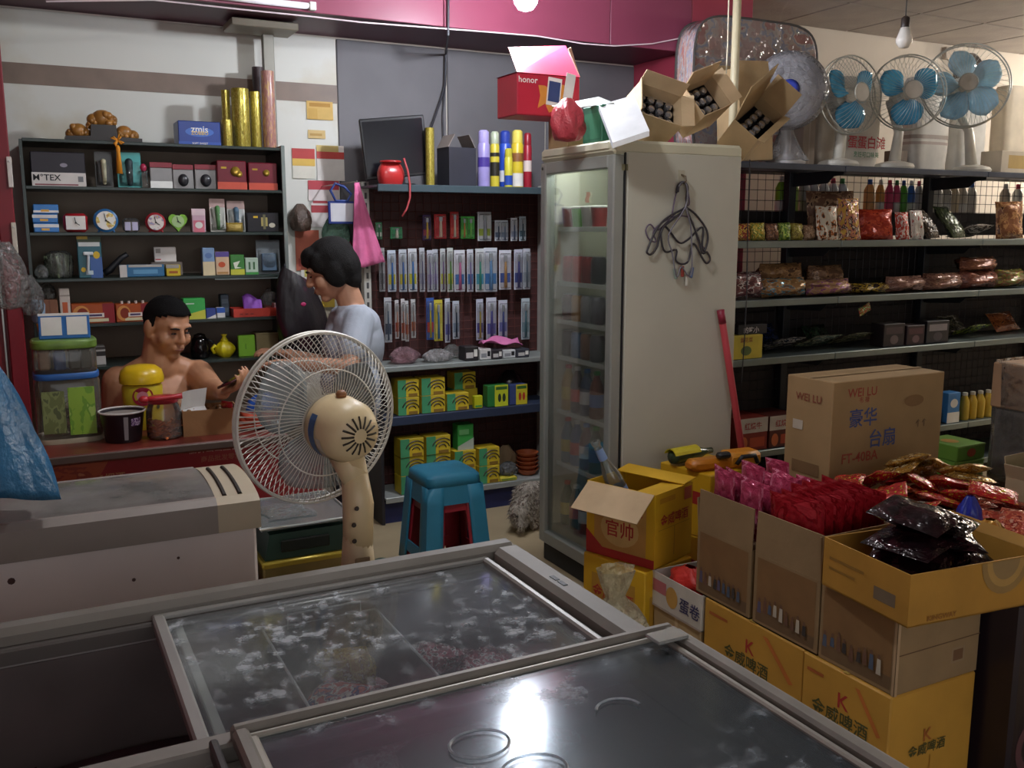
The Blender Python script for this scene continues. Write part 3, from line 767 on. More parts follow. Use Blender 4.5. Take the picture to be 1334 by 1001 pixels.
blister('white card pack with a blue tool behind the gold purse', 296, 320, 262, F, z2, M('cfd2cc'), M('4a6a80'), shape='stick', top=M('a98f88'))
t = thing('coin_purse', 'small gold coin purse leaning before the card packs', 'purse', (aY(306,303,F-.012).x, F-.008, z2))
MB().grid(lambda u, v: ((u-.5)*.075, -.010*math.sin(math.pi*u)*math.sin(math.pi*min(1,v+.1)), .04*v), 8, 6).build('pouch', M('9a8440',.4,.4,.2,30,.3), t, True, solid=.003)
MB().tube([(-.038,0,.04),(.038,0,.04)], .003, 6).build('clasp', GOLD, t)
t = gbox('wallet_box', 'black box with a gold buckle belt at the end of the clock shelf', 'box', 321, 363, 277, F, z2, .1, M('1b1a20',.4), [('rect',.2,.34,.72,.82,YEL),('rect',.44,.64,.3,.75,M('a89a5a',.4)),('rect',.5,.58,.15,.9,M('6a6648',.4)),('disc',.78,.35,.1,.12,M('b8b4a0',.4))])
# --- row 3
def softbag(name, lbl, cat, loc, w, d, h, mat, seed=0, group=None, knot=True, rot=(0,0,0)):
    rnd = random.Random(seed); ph = [rnd.uniform(0,6.28) for _ in range(5)]
    def fn(u, v):
        a = 6.2832*u; r = (math.sin(math.pi*min(1, v*.82+.14)))**.6
        if v > .8: r = r*.9
        k = 1+.12*math.sin(5*a+ph[0]+5*v)+.08*math.sin(9*a+ph[1]-7*v)
        if v < .03: r = .02
        return (w/2*r*k*math.cos(a), d/2*r*k*math.sin(a), h*max(0,(v-.03)/.97) if v > .03 else .0)
    o = MB().grid(fn, 26, 14, wrap=True).build(name, mat, None, True); o.location = loc; o.rotation_euler = rot
    return tag(o, lbl, cat, group)
softbag('plastic_bag', 'crumpled clear bag beside the straw bundle on the razor shelf', 'bag', (aY(55,362,F).x, F+.05, z3), .05, .06, .06, CLEARBAG, 1)
t = thing('straw_bundle', 'wrapped bundle of greenish straws in clear film', 'bundle', (aY(79,362,F).x, F+.08, z3))
mb = MB(); rnd = random.Random(2)
for i in range(34):
    a = rnd.uniform(0,6.28); r = .052*math.sqrt(rnd.random()); mb.tube([(r*math.cos(a)*.9, r*math.sin(a), .002),(r*math.cos(a)*1.05, r*math.sin(a), .095+.015*math.cos(r*30))], .0045, 5)
o = mb.build('straws', M('8a9a78',.45,0,.25,20), t, True)
MB().lathe([(.05,0),(.058,.03),(.06,.07),(.05,.105),(.03,.118)], 18).build('film', CLEARBAG, t, True)
t = gbox('razor_pack', 'tall teal and blue razor pack with a yellow flash', 'blister pack', 99, 131, 308, F, z3, .03, M('2f6470',.4), [('rect',0,1,.86,1,M('3a4a30',.45)),('rect',0,.45,.93,1,YEL),('rect',.06,.94,.76,.86,M('d8dcd8',.5)),('rect',.5,1,0,.5,M('3f63a0',.4)),('disc',.78,.55,.14,.09,YEL),('disc',.2,.2,.1,.06,YEL),('rect',.3,.6,.08,.18,M('c8d8dc',.4))])
x, w, h = span(99, 131, 308, F, z3)
MB().tube([(-.012,-.02,h*.12),(-.006,-.022,h*.55)], .006, 8).build('razor_handle', M('c8d0d4',.3), t); MB().box((-.026,-.026,h*.55),(.014,-.016,h*.63), .003).build('razor_head', M('dfe3e3',.3), t)
a = [aY(xx, yy, F+.06) for xx, yy in ((136,361),(143,352),(150,344),(158,336),(166,331))]
tag(MB().tube([(p.x, p.y, max(p.z, z3+.017)) for p in a], [.015,.016,.014,.013,.012], 10).build('tool_handle', BLK, None, True), 'black curved handle lying behind the long blue box', 'handle')
gbox('toothpaste_box', 'long blue box with white end lying in front of the black handle', 'box', 155, 214, 345, F, z3, .04, M('2f6d98',.4), [('rect',0,.16,.0,1,M('cfcac4',.5)),('rect',.2,.95,.8,1,M('b8b4ac',.5)),('rect',.3,.85,.25,.6,M('5f9ac0',.4))])
gbox('carton', 'plain white box perched on the grey box behind the blue one', 'box', 201, 230, 322, F+.06, z3+.062, .07, M('dcd8d4',.5), [('rect',.08,.3,.6,.9,M('9a9690',.5)),('rect',.05,.3,.15,.22,RED)], rz=R(-6))
gbox('carton', 'grey brown box carrying the plain white box', 'box', 196, 238, 343, F+.05, z3, .09, M('6f665e',.6), h=.062)
gbox('glue_box', 'small yellow box at the end of the long blue one', 'box', 216, 235, 345, F, z3, .045, M('d0b424',.45), [('rect',.0,.9,.7,1,M('a8a49c',.5)),('rect',.2,.8,.25,.45,M('a85a20',.5))])
gbox('lotion_box', 'tall blue and cream box on the razor shelf', 'box', 263, 279, 323, F, z3, .05, M('7f9cc0',.45), [('rect',0,1,0,.5,M('d8c8a0',.5)),('disc',.5,.72,.3,.1,M('5f7cae',.45))])
gbox('lotion_box', 'orange and cream box with a violet top next to the blue and cream one', 'box', 280, 298, 328, F, z3, .05, M('d8b894',.45), [('rect',0,1,.78,1,M('5a4a90',.45)),('disc',.45,.45,.26,.12,M('c8542c',.5)),('rect',.1,.9,.06,.14,M('b88a50',.5))])
gbox('lotion_box', 'green and yellow box with a pale swirl', 'box', 299.5, 318, 332, F, z3, .05, M('3f7f3a',.45), [('rect',0,1,0,.28,M('c0c040',.45)),('poly',[(.2,.6),(.7,.7),(.45,.4),(.8,.35),(.3,.3)],M('e0e4d0',.5))])
gbox('lotion_box', 'pale green box with dark figures beside the electronics pack', 'box', 319, 336, 336, F, z3, .05, M('b4c8b4',.45), [('rect',.25,.4,.3,.75,M('3f6a44',.45)),('rect',.6,.75,.3,.75,M('3f6a44',.45)),('rect',0,1,0,.15,GRN)])
blister('grey blister pack with a silver blue charger at the end of the razor shelf', 334, 366, 313, F, z3, M('7d8488'), M('5f7890',.3,.3), shape='box', top=M('5a6266'))
# --- row 4
softbag('plastic_bag', 'clear bag hanging over the brown box at the shelf end', 'bag', (aY(62,390,F+.05).x, F+.07, z4+.105), .07, .06, .075, CLEARBAG, 3)
gbox('carton', 'small brown carton beside the white tall box', 'box', 53, 75, 391, F, z4, .12, M('8a5c44',.7), [('rect',.46,.54,0,1,M('7a4c38',.6))])
gbox('bottle_box', 'tall white box with an orange label', 'box', 76, 90, 376, F, z4, .05, M('d0c4b8',.5), [('rect',.25,.75,.3,.62,M('c8623a',.5)),('rect',0,1,.78,.82,M('a09488',.5))])
CND = [('rect',.72,1,0,1,M('8c1f26',.45)),('disc',.22,.5,.2,.42,M('d8924a',.45)),('disc',.25,.5,.13,.3,M('8a3018',.5)),('rect',.25,.85,.08,.24,M('d8d0a8',.5)),('rect',.35,.75,.3,.52,M('e8dcd0',.5)),('rect',.4,.7,.36,.46,M('4a3a60',.5))]
gbox('battery_box', 'red and orange display box next to the tall white box', 'box', 92, 149, 396, F, z4, .1, M('b0501f',.45), CND)
t = gbox('battery_box', 'red and orange display box with a row of caps, beside the first', 'box', 150, 196, 396, F, z4, .1, M('b0501f',.45), CND)
x, w, h = span(150,196,396,F,z4)
for i in range(4): MB().lathe([(.006,0),(.006,.012)], 8, Matrix.Translation((-w*.3+w*.2*i,-.02,h))).build('cap', M('d8ccc0',.3), t)
gbox('battery_box', 'bright green box with a yellow corner beside the blue wedge pack', 'box', 238, 267, 389, F, z4, .08, M('3fae52',.45), [('poly',[(0,0),(1,0),(1,.45),(0,.2)],M('c8c848',.45)),('rect',.0,1,0,.12,M('9aa0a8',.5)),('rect',.12,.5,.72,.78,M('cfe8d0',.5))])
gbox('glue_box', 'small blue and white wedge pack next to the green box', 'box', 268, 281, 402, F, z4, .04, M('3a4a90',.45), [('poly',[(0,0),(1,0),(1,.4)],WHT)])
gbox('glue_box', 'small white box with a blue top beside the dark boxes', 'box', 282, 293, 401, F, z4, .04, M('d8d8d4',.5), [('rect',0,1,.5,1,M('2f5ab0',.45))])
gbox('battery_box', 'tall dark slate box behind the red tray', 'box', 287, 298, 384, F+.07, z4, .06, M('3a4450',.5), [('rect',.1,.9,.6,.8,M('5a6672',.5)),('rect',.1,.9,.2,.4,M('4f5c68',.5))])
x, w, h = span(303, 369, 398, F, z4)
t = thing('plastic_tray', 'orange red slotted plastic tray on the lowest goods shelf', 'tray', (x, F+.06, z4))
w *= .97
MB().box((-w/2,-.06,0),(w/2,.06,.004)).build('tray_floor', M('c23a2c',.4), t)
for yy in (-.06,.057): MB().box((-w/2,yy,.004),(w/2,yy+.003,h*.75)).build('tray_side', M('c8402f',.4), t)
for xx in (-w/2,w/2-.003): MB().box((xx,-.057,.004),(xx+.003,.057,h*.75)).build('tray_side', M('c8402f',.4), t)
for i in range(3): MB().box((-w*.38+i*.025,-.0615,.012),(-w*.38+i*.025+.014,-.0602,h*.3)).build('slot', M('7a1c18',.5), t)
x, w, h = span(316, 340, 384, F+.05, z4+.006)
tag(MB().grid(lambda u, v: (x+(u-.5)*w, F+.03+.05*v+.004*math.sin(9*u+5*v), z4+.008+h*math.sin(math.pi*.5*min(1,v*1.6))*(.85+.15*math.sin(5*u))), 10, 10).build('cloth', M('8a4ab0',.6,0,.15,10,.2), None, True, solid=.004), 'purple cloth folded over in the orange red tray', 'cloth')
gbox('glue_box', 'small pink and white box in the red tray beside the crumpled bag', 'box', 357, 368, 395, F+.01, z4+.006, .05, M('d8a8a4',.5), [('rect',0,1,.4,.55,M('b84a4a',.5))])
softbag('plastic_bag', 'crumpled clear bag lying on the red tray', 'bag', (1.058, F+.095, z4+.008), .082, .055, .12, CLEARBAG, 5)
# --- row 5
t = thing('kettle', 'glossy black kettle behind the seated person on the low shelf', 'kettle', (aY(261,462,F+.06).x, F+.06, z5))
MB().lathe([(.036,0),(.042,.01),(.044,.05),(.036,.09),(.028,.10)], 20).build('body', M('120d0d',.12), t, True)
MB().lathe([(.028,.10),(.026,.112),(.008,.118)], 16).build('lid', M('1a1412',.2), t, True)
MB().tube([(.04,0,.02),(.062,0,.035),(.062,0,.075),(.036,0,.088)], .005, 8).build('handle', BLK, t, True)
t = thing('yellow_plastic_bag', 'bright yellow plastic bag tied up like a pot on the low shelf', 'bag', (aY(293,462,F+.05).x, F+.05, z5))
MB().grid(lambda u, v: ((.046*(math.sin(math.pi*(v*.8+.12)))**.7*(1+.14*math.sin(7*6.2832*u+3*v)))*math.cos(6.2832*u), (.04*(math.sin(math.pi*(v*.8+.12)))**.7*(1+.14*math.sin(5*6.2832*u)))*math.sin(6.2832*u), .075*v), 30, 10, wrap=True).build('body', M('d2c01a',.35,0,.12,20), t, True)
MB().lathe([(.012,.07),(.02,.08),(.012,.088),(.008,.1),(.016,.108)], 12).build('knot', M('d2c01a',.35), t, True)
MB().tube([(-.042,-.01,.06),(-.06,-.01,.045),(-.05,-.012,.02)], .008, 8).build('loop', M('d2c01a',.35), t, True)
gbox('note_box', 'lime green flat box leaning on the tan box', 'box', 310, 332, 437, F+.02, z5, .025, M('86c832',.5), [('rect',.02,.98,.02,.98,M('8fd038',.5)),('rect',.4,.46,.35,.6,M('6aa828',.5))])
gbox('carton', 'tan cardboard box on the low shelf behind the lime green box', 'box', 333, 363, 434, F+.03, z5, .1, M('93835c',.75), [('rect',0,1,.93,.97,M('7d6d48',.7))])
gbox('carton', 'white and dark folded boxes stacked on the low shelf behind the payment sign', 'box', 118, 137, 452, F+.02, z5, .1, M('b8b4ae',.5), [('rect',0,1,.5,.75,M('35302e',.5)),('rect',0,1,.85,1,M('4a4440',.5))])
# ================================================================== red counter
CZ = .75
t = thing('shop_counter', 'red printed shop counter with a brown top before the seated person', 'counter', (0,0,0))
MB().box((-.02,3.43,0),(.965,3.455,.715)).build('front_panel', M('8e1a20',.4,0,.15,4), t)
MB().box((-.02,3.455,0),(.0,3.77,.715)).build('side_panel', M('7c161c',.45), t)
MB().box((.945,3.455,0),(.965,3.77,.715)).build('side_panel', M('7c161c',.45), t)
MB().box((-.03,3.40,.715),(.975,3.79,CZ), .006).build('worktop', M('6a2a22',.35,0,.2,5), t)
MB().box((-.03,3.392,.722),(.975,3.401,.748), .003).build('edge_strip', M('5a4a42',.4,.2), t)
CT = M('c08a5a',.45); CT2 = M('a8624a',.45)
def cl(txt, x, y, size, m_, sx=1):
    p = aY(x, y, 3.4294); letter(t, txt, (p.x, 3.4294, p.z), size, m_, sx=sx)
cl('低价山山盘价店', 284, 583, .030, M('c8a090',.45), 1.0)
cl('商品批发零售', 288, 596, .024, CT2)
cl('批发零售烟酒', 122, 625, .034, CT)
a = aY(75,606,3.429)
MB().add([(a.x-.05,3.429,.62),(a.x+.11,3.429,.63),(a.x+.16,3.429,.715),(a.x-.05,3.429,.715)], [(0,1,2,3)]).build('printed_motif', MP(['a8502c','8e3a26','b87850'], 4, .4), t)
# big clear double jar with green lid
p = aZ(92,578,CZ); p.y += .085
t = thing('candy_jar', 'large clear square jar with green labels and blue collar on the counter', 'jar', (aY(91,540,p.y-.08).x, p.y, CZ))
w = .215
CJ = MG('eef0ea', .13, .1, refl=1.2, key='jar', dust='c0bcae')
def sqr(r, n=28, e=4):
    return [(r*math.copysign(abs(math.cos(6.2832*i/n))**(2/e), math.cos(6.2832*i/n)), r*math.copysign(abs(math.sin(6.2832*i/n))**(2/e), math.sin(6.2832*i/n))) for i in range(n)]
def sqtube(par, name, prof, mat, cap=True, sy=.8):
    mb = MB(); n = 28; vs = []
    for r, z in prof: vs += [(x, y*sy, z) for x, y in sqr(r)]
    fs = [(j*n+i, j*n+(i+1) % n, (j+1)*n+(i+1) % n, (j+1)*n+i) for j in range(len(prof)-1) for i in range(n)]
    if cap: fs += [tuple(range(n-1,-1,-1)), tuple((len(prof)-1)*n+i for i in range(n))]
    return mb.add(vs, fs).build(name, mat, par, auto=True)
r = w/2
sqtube(t, 'lower_body', [(r*.92,.0),(r,.012),(r,.215),(r*.93,.228)], CJ)
sqtube(t, 'base_ring', [(r*1.02,.0),(r*1.03,.012),(r*1.02,.018)], M('b0a890',.4))
sqtube(t, 'blue_collar', [(r*.98,.228),(r,.232),(r,.246),(r*.97,.25)], M('2a62a8',.4))
sqtube(t, 'upper_body', [(r*.94,.25),(r*.96,.256),(r*.96,.33),(r*.93,.336)], CJ)
sqtube(t, 'green_lid', [(r*.97,.336),(r,.34),(r,.36),(r*.95,.366)], M('6a8a3a',.4,0,.2,20))
MB().box((-r*.02,-r*.8-.003,.03),(r*.78,-r*.8-.001,.2), .0005).build('green_label', MP(['8fb83a','6fa02e','a8c860'], 3, .4), t)
MB().box((-r*.8,-r*.8-.003,.04),(-r*.12,-r*.8-.001,.19), .0005).build('olive_label', MP(['6a7440','7f8a52','565f38'], 3, .4), t)
for k, (u, c, zz) in enumerate(((-.6,'b89a80',.262),(-.15,'2a5aa8',.258),(.3,'2a2422',.258),(.62,'2a2422',.258))):
    MB().box((r*(u-.2),-r*.55,zz),(r*(u+.16),r*.4,.328), .006).build('sweet_box', M(c,.4,0,.3,30), t)
jx, jy = t.location.x, t.location.y
hp = Heap(jx-.078, jx+.078, jy-.062, jy+.066, CZ+.021)
for k in range(7):
    hp.drop('wrapped_sweets', 'pale wrapped sweets bag inside the large clear jar', 'packet', jx+(k%3-1)*.03, jy+.012*(k%2), (R(88),R(3),R(50*k)), .06, .085, .026, MP(['a89a84','c8c0a8','8a9a60'], 4, .3), 'sweets in the jar', k)
# pay sign (blank panels) leaning on the jar
t2 = thing('payment_sign', 'blue framed sign with two white panels standing on the jar lid', 'sign', (t.location.x+.005, t.location.y-.03, CZ+.3675), rot=(R(-16),0,R(-4)))
w = .165; h = .092
MB().box((-w/2,0,0),(w/2,.006,h), .003).build('board', M('2a66a8',.35), t2)
for s in (-1, 1): MB().box((s*.041-.033,-.0012,.013),(s*.041+.033,.0,.078), .0005).build('white_panel', WHT, t2)
MB().box((-w/2,-.0008,h-.009),(w/2,0,h)).build('white_edge', WHT, t2)
MB().box((-w/2,.02,0),(w/2,.026,.05), .002).build('foot', M('2a66a8',.35), t2)
# yellow domed canister
p = aZ(188,556,CZ); yy = p.y-.01
t = thing('yellow_canister', 'tall yellow candy canister with a domed lid on the counter', 'canister', (aY(188,520,yy-.05).x, yy, CZ))
r = .075
MB().lathe([(r*.9,0),(r*.94,.006),(r*.98,.16),(r*.9,.17)], 28).build('body', M('c9b02a',.35), t, auto=True)
MB().lathe([(r*.9,.17),(r*1.06,.176),(r*1.08,.195),(r*.98,.222),(r*.7,.238),(r*.2,.244),(.001,.244)], 28).build('domed_lid', M('d8b21c',.3), t, auto=True)
def wrap(par, name, r, a0, a1, z0, z1, mat, n=10, shape=None):
    return MB().grid(lambda u, v: (r*math.cos(R(a0+(a1-a0)*u)), r*math.sin(R(a0+(a1-a0)*u)), z0+(z1-z0)*v) if shape is None else
        (r*math.cos(R((a0+a1)/2+(a1-a0)/2*v*math.cos(6.2832*u))), r*math.sin(R((a0+a1)/2+(a1-a0)/2*v*math.cos(6.2832*u))), (z0+z1)/2+(z1-z0)/2*v*math.sin(6.2832*u)), n if shape is None else 20, 2, wrap=shape is not None).build(name, mat, par)
wrap(t, 'red_badge', r*.985, -125, -65, .095, .165, M('a01a34',.4), shape='e')
wrap(t, 'badge_print', r*.99, -112, -80, .112, .15, M('d88898',.4), shape='e')
for a, z in ((-140,.075),(-50,.085)): wrap(t, 'print', r*.985, a-6, a+6, z-.008, z+.01, M('4a4a30',.5), shape='e')
# black noodle bowl
p = aZ(162,578,CZ); yy = p.y+.055
t = thing('noodle_bowl', 'black instant noodle bowl with a white rim on the counter', 'bowl', (aY(162,560,yy-.05).x, yy, CZ))
r = .078
MB().lathe([(r*.74,0),(r*.78,.004),(r*.95,.10),(r,.108)], 28, cap=False).build('bowl', M('241c22',.35), t, auto=True)
MB().lathe([(r*.74,.001),(.001,.002)], 28, cap=False).build('bowl_floor', M('241c22',.35), t)
MB().tube([(r*math.cos(6.2832*i/28), r*math.sin(6.2832*i/28), .109) for i in range(28)], .0035, 6, True).build('rim', M('d8d2cc',.4), t, True)
MB().lathe([(.001,.098),(r*.93,.098)], 24, cap=False).build('paper_lid', M('8a8078',.5,0,.2,10), t)
MB().grid(lambda u, v: ((r*(.79+.16*v)+.0012)*math.cos(R(-92+12*u)), (r*(.79+.16*v)+.0012)*math.sin(R(-92+12*u)), .012+.085*v), 5, 3).build('label', M('8a8486',.5), t)
MB().grid(lambda u, v: ((r*(.90+.05*v)+.0012)*math.cos(R(-72+30*u)), (r*(.90+.05*v)+.0012)*math.sin(R(-72+30*u)), .062+.028*v), 5, 3).build('label', MP(['5a3a6a','c8b8d0','2a2030'], 4, .4), t)
# clear jar of orange snacks with a red lid
p = aZ(216,574,CZ); yy = p.y+.055
t = thing('snack_jar', 'clear jar of orange snacks with a red lid between bowl and carton', 'jar', (aY(216,550,yy-.05).x, yy, CZ))
r = .062
MB().lathe([(r*.85,0),(r*.98,.008),(r,.05),(r*.97,.10),(r*.8,.13)], 26, cap=False).build('glass', MG('f2f0ee',.09,.08,key='sj',refl=1.4), t, auto=True)
MB().lathe([(r*.82,.13),(r*.86,.133),(r*.86,.148),(r*.8,.152),(.001,.153)], 26).build('lid', M('a0202c',.35), t, auto=True)
mb = MB(); rnd = random.Random(4)
for i in range(60):
    a = rnd.uniform(0,6.28); q = r*.8*math.sqrt(rnd.random()); z = rnd.uniform(.01,.055)
    d = V((rnd.uniform(-1,1),rnd.uniform(-1,1),rnd.uniform(-.5,.5))).normalized()*.012
    c = V((q*math.cos(a),q*math.sin(a),z)); mb.cap(c-d, c+d, .006, .005, 6)
o = mb.build('snacks', M('d0763a',.5,0,.25,40), t, True); o['kind'] = 'stuff'
p2 = [aY(x, y, yy-.072) for x, y in ((187,521),(205,520),(222,518),(237,516))]
t3 = thing('red_ladle', 'red plastic scoop handle lying across the jars', 'scoop', (0,0,0))
MB().tube(p2, [.009,.010,.009,.011], 8).build('handle', M('b32830',.35), t3, True)
MB().sph(p2[0], (.018,.018,.014), 12, 8).build('scoop', M('b32830',.35), t3, True)
# open carton with nuts and a white sheet
p = aZ(275,566,CZ); yy = p.y+.058
x, w, h = span(239, 312, 535, yy-.07, CZ)
t = thing('nut_carton', 'open brown carton of nuts on the counter before the seated person', 'carton', (x, yy, CZ), R(-3))
OC = M('9a7048',.8,0,.12,8,.1)
h = .095
for a, b in (((-w/2,-.07,0),(w/2,-.066,h)),((-w/2,.066,0),(w/2,.07,h)),((-w/2,-.066,0),(-w/2+.004,.066,h)),((w/2-.004,-.066,0),(w/2,.066,h)),((-w/2,-.066,0),(w/2,.066,.004))):
    MB().box(a, b).build('carton_side', OC, t)
mb = MB()
for i in range(150):
    c = (rnd.uniform(-w/2+.015,w/2-.015), rnd.uniform(-.055,.055), rnd.uniform(.05,.092)); mb.sph(c, (.009,.008,.007), 7, 5)
o = mb.build('nuts', M('8f6844',.6,0,.3,40), t, True); o['kind'] = 'stuff'
t = thing('paper_sheet', 'folded white paper sheet sticking out of the nut carton', 'paper', (x-w*.31, yy-.02, CZ+.09), rot=(R(12),R(6),R(8)))
MB().grid(lambda u, v: ((u-.5)*.085, .004*math.sin(5*u), .07*v+.02*u), 6, 5).build('sheet', M('e6e6e2',.6), t, solid=.001)
MB().grid(lambda u, v: ((u-.5)*.085, -.04*v, .0+.02*u-.01*v), 6, 5).build('lower_fold', M('dedede',.6), t, solid=.001)
pack('wrapped_sweets', 'small red wrapped sweet at the end of the nut carton', 'packet', (x+w*.30, yy-.045, CZ+.102), (R(86),R(90),R(20)), .03, .065, .018, M('b82830',.3), None, 1)
# bundle of things past the carton, seen through the fan
x = aY(350,495,3.60).x
softbag('plastic_bag', 'blue plastic bag bundled on the counter behind the fan', 'bag', (x, 3.70, CZ), .13, .10, .11, M('2459b8',.3,0,.2,20,.3), 8)
x = aY(352,523,3.55).x
t = thing('folded_cloth', 'orange red folded cloth on the counter behind the fan', 'cloth', (x, 3.57, CZ))
for i in range(3):
    MB().grid(lambda u, v: ((u-.5)*(.24-.02*i), (v-.5)*.12, .014+.016*i+.004*math.sin(8*u+i)), 10, 5).build('fold', M('b8482c',.75,0,.15,14,.2), t, True, solid=.013)
t = thing('paper_stack', 'stack of white and blue receipt pads on the counter edge behind the fan', 'paper', (x+.06, 3.46, CZ), R(8))
for i, c in enumerate(('c8ccd4','8fa0c0','d8d8d4')): MB().box((-.08+.006*i,-.04,.012*i),(.08+.006*i,.045,.012*i+.011), .001).build('pad', M(c,.6), t)

# ================================================================== papers and things on the white board
def sheet(lbl, x0, y0, x1, y1, mat, extra=(), Y=4.828, cat='paper', rz=0):
    a, b = aY(x0,y0,Y), aY(x1,y1,Y); w, h = b.x-a.x, a.z-b.z
    t = thing('paper_notice', lbl, cat, ((a.x+b.x)/2, Y, b.z), rot=(0,R(rz),0))
    MB().grid(lambda u, v: ((u-.5)*w, -.004*(1-v)**2*abs(math.sin(3*u+1)), v*h), 6, 6).build('sheet', mat, t, solid=.0008)
    for (u0,u1,v0,v1,m_) in extra:
        MB().grid(lambda u, v: ((u0+(u1-u0)*u-.5)*w, -.004*(1-(v0+(v1-v0)*v))**2*abs(math.sin(3*(u0+(u1-u0)*u)+1))-.0013, (v0+(v1-v0)*v)*h), 4, 4).build('print', m_, t)
    return t
sheet('torn yellow paper strip at the top of the white board', 399,131,434,157, M('d8b468',.7), [(.1,.9,.7,.9,M('b88a40',.7)),(.05,.4,.0,.6,M('d0a858',.7))])
sheet('small torn yellow scrap below the yellow strip', 401,169,424,181, M('d8bc80',.7), [(.1,.8,.3,.6,M('c09a58',.7))])
sheet('card with red and yellow bands on the white board', 380,193,411,233, M('dcd8c8',.6), [(0,1,.66,1,M('b8302c',.5)),(0,1,.42,.66,M('d8b048',.5))])
sheet('white card with a red band beside the yellow banded one', 412,189,449,236, M('ded8d0',.6), [(0,1,.62,.82,M('c04038',.5)),(0,.8,.82,1,M('d8c078',.6))])
sheet('white notice with a red heading under the banded cards', 401,235,442,262, M('dcd0cc',.6), [(0,1,.55,1,M('b83a44',.5))])
sheet('white notice with red printed rows behind the blue name card', 405,258,430,296, M('d8d0cc',.6), [(0,1,.5,.75,M('a83a40',.5)),(.1,.9,.82,.92,M('a83a40',.5))])
sheet('orange red poster low on the white board', 384,300,417,352, M('b8624a',.6), [(.1,.9,.1,.3,M('9a3a30',.6))])
sheet('white and yellow flyer hanging by the face of the standing person', 392,352,436,400, M('d8d4cc',.6), [(.1,.9,.82,1,M('c8bc60',.6)),(.6,1,0,.35,M('c8a83a',.6))], Y=4.80)
# blue framed name card on a lanyard, pink towel, clear bag, dark bundle: hanging from hooks
p = aY(445,262,4.60)
t = thing('name_card', 'white card in a blue frame hanging on a blue lanyard', 'name card', p)
a, b = aY(427,262,4.60), aY(465,292,4.60)
MB().box((a.x-p.x,-.004,b.z-p.z),(b.x-p.x,.004,a.z-p.z), .003).build('frame', M('23357a',.35), t)
MB().box((a.x-p.x+.012,-.0052,b.z-p.z+.012),(b.x-p.x-.012,-.004,a.z-p.z-.010)).build('card', M('c4c4c8',.5), t)
MB().tube([(-.03,0,0),(-.055,0,.05),(-.03,0,.085),(.015,0,.07),(.05,0,.035),(.03,0,0)], .007, 8, True).build('lanyard', M('2a4488',.5), t, True)
MB().tube([(-.03,-.012,.088),(-.03,0,.078),(-.03,.03,.08),(-.03,4.835-p.y,.08)], .003, 6).build('hook', ALU, t, True)
p = aY(464,238,4.545)
t = thing('pink_towel', 'pink towel hanging in folds beside the toothbrush rack', 'towel', p)
q1 = aY(488,345,4.545)
def tow(u, v):
    wd = .012+.075*v**1.1
    return ((u-.5)*2*wd+.045*v*1.2, .010*math.sin(14*u+1)*v-.008, -(p.z-q1.z)*v*(1+.03*math.sin(5*u)))
MB().grid(tow, 26, 18).build('towel', M('d86f9c',.85,0,.12,14,.3), t, True, solid=.006)
MB().tube([(0,-.012,.006),(0,0,0),(0,.03,.004),(0,4.835-p.y,.004)], .004, 6).build('hook', ALU, t, True)
p = aY(438,290,4.68)
softbag('plastic_bag', 'pale green clear bag hanging behind the head of the standing person', 'bag', (p.x, p.y, aY(438,330,4.68).z), .135, .06, .21, MG('bfe0d0',.35,.15,key='gb',dust='9fc8b4',bump=.8,fsc=16), 11)
p = aY(392,302,4.785)
softbag('dark_bundle', 'dark brown wrapped bundle hanging beside the shelf edge', 'bundle', (p.x, p.y, p.z), .11, .1, .14, M('5a4a40',.35,0,.3,18,.6), 12)
p = aY(425,345,4.66)
softbag('red_bag', 'dark red plastic bag hanging between the pink towel and the standing person', 'bag', (aY(458,350,4.66).x, 4.72, aY(462,350,4.66).z), .075, .06, .15, M('7a1a30',.35,0,.2,18,.4), 14)
# left edge: clear bags hanging on the red post, small goods clipped to it
p = aD(6,330,3.3)
softbag('plastic_bag', 'clear plastic bag hanging at the red post', 'bag', (p.x, p.y, aD(6,405,3.3).z), .13, .1, .24, CLEARBAG, 21)
p = aD(42,412,3.9)
softbag('plastic_bag', 'small clear bag hanging below the red post beside the shelf', 'bag', (p.x, p.y, p.z), .09, .07, .17, CLEARBAG, 22)
for i, (x, y, x2, y2, c, lb) in enumerate(((1,130,7,165,'c8b43a','yellow hang tag clipped on the red partition'),(0,215,5,250,'4a3a90','violet hang tag clipped on the red partition'),(8,205,18,245,'d8d0c8','white switch plate on the red partition'),(14,290,24,330,'d0c8b8','cream box clipped low on the red partition'))):
    a, b = aY(x,y,4.395), aY(x2,y2,4.395)
    t = thing('hang_tag', lb, 'tag', ((a.x+b.x)/2, 4.39 if i < 2 else 4.353, b.z))
    MB().box((-(b.x-a.x)/2,-.01,0),((b.x-a.x)/2,.008,a.z-b.z), .002).build('plate', M(c,.5), t)
    MB().lathe([(.004,0),(.003,.008)], 8, Matrix.Translation((0,-.01,(a.z-b.z)*.85)) @ Matrix.Rotation(R(90),4,'X')).build('pin', ALU, t)
p = aY(54,420,4.458)
t = thing('glue_bottle', 'blue white bottle with an orange tip hanging above the payment sign', 'bottle', (p.x-.01, p.y, p.z-.045))
MB().lathe([(.001,.0),(.006,.004),(.010,.035),(.012,.04)], 12).build('orange_tip', M('d8921c',.4), t, True)
MB().lathe([(.012,.04),(.026,.055),(.03,.12),(.02,.14)], 14).build('body', M('8fa8c0',.35), t, True)
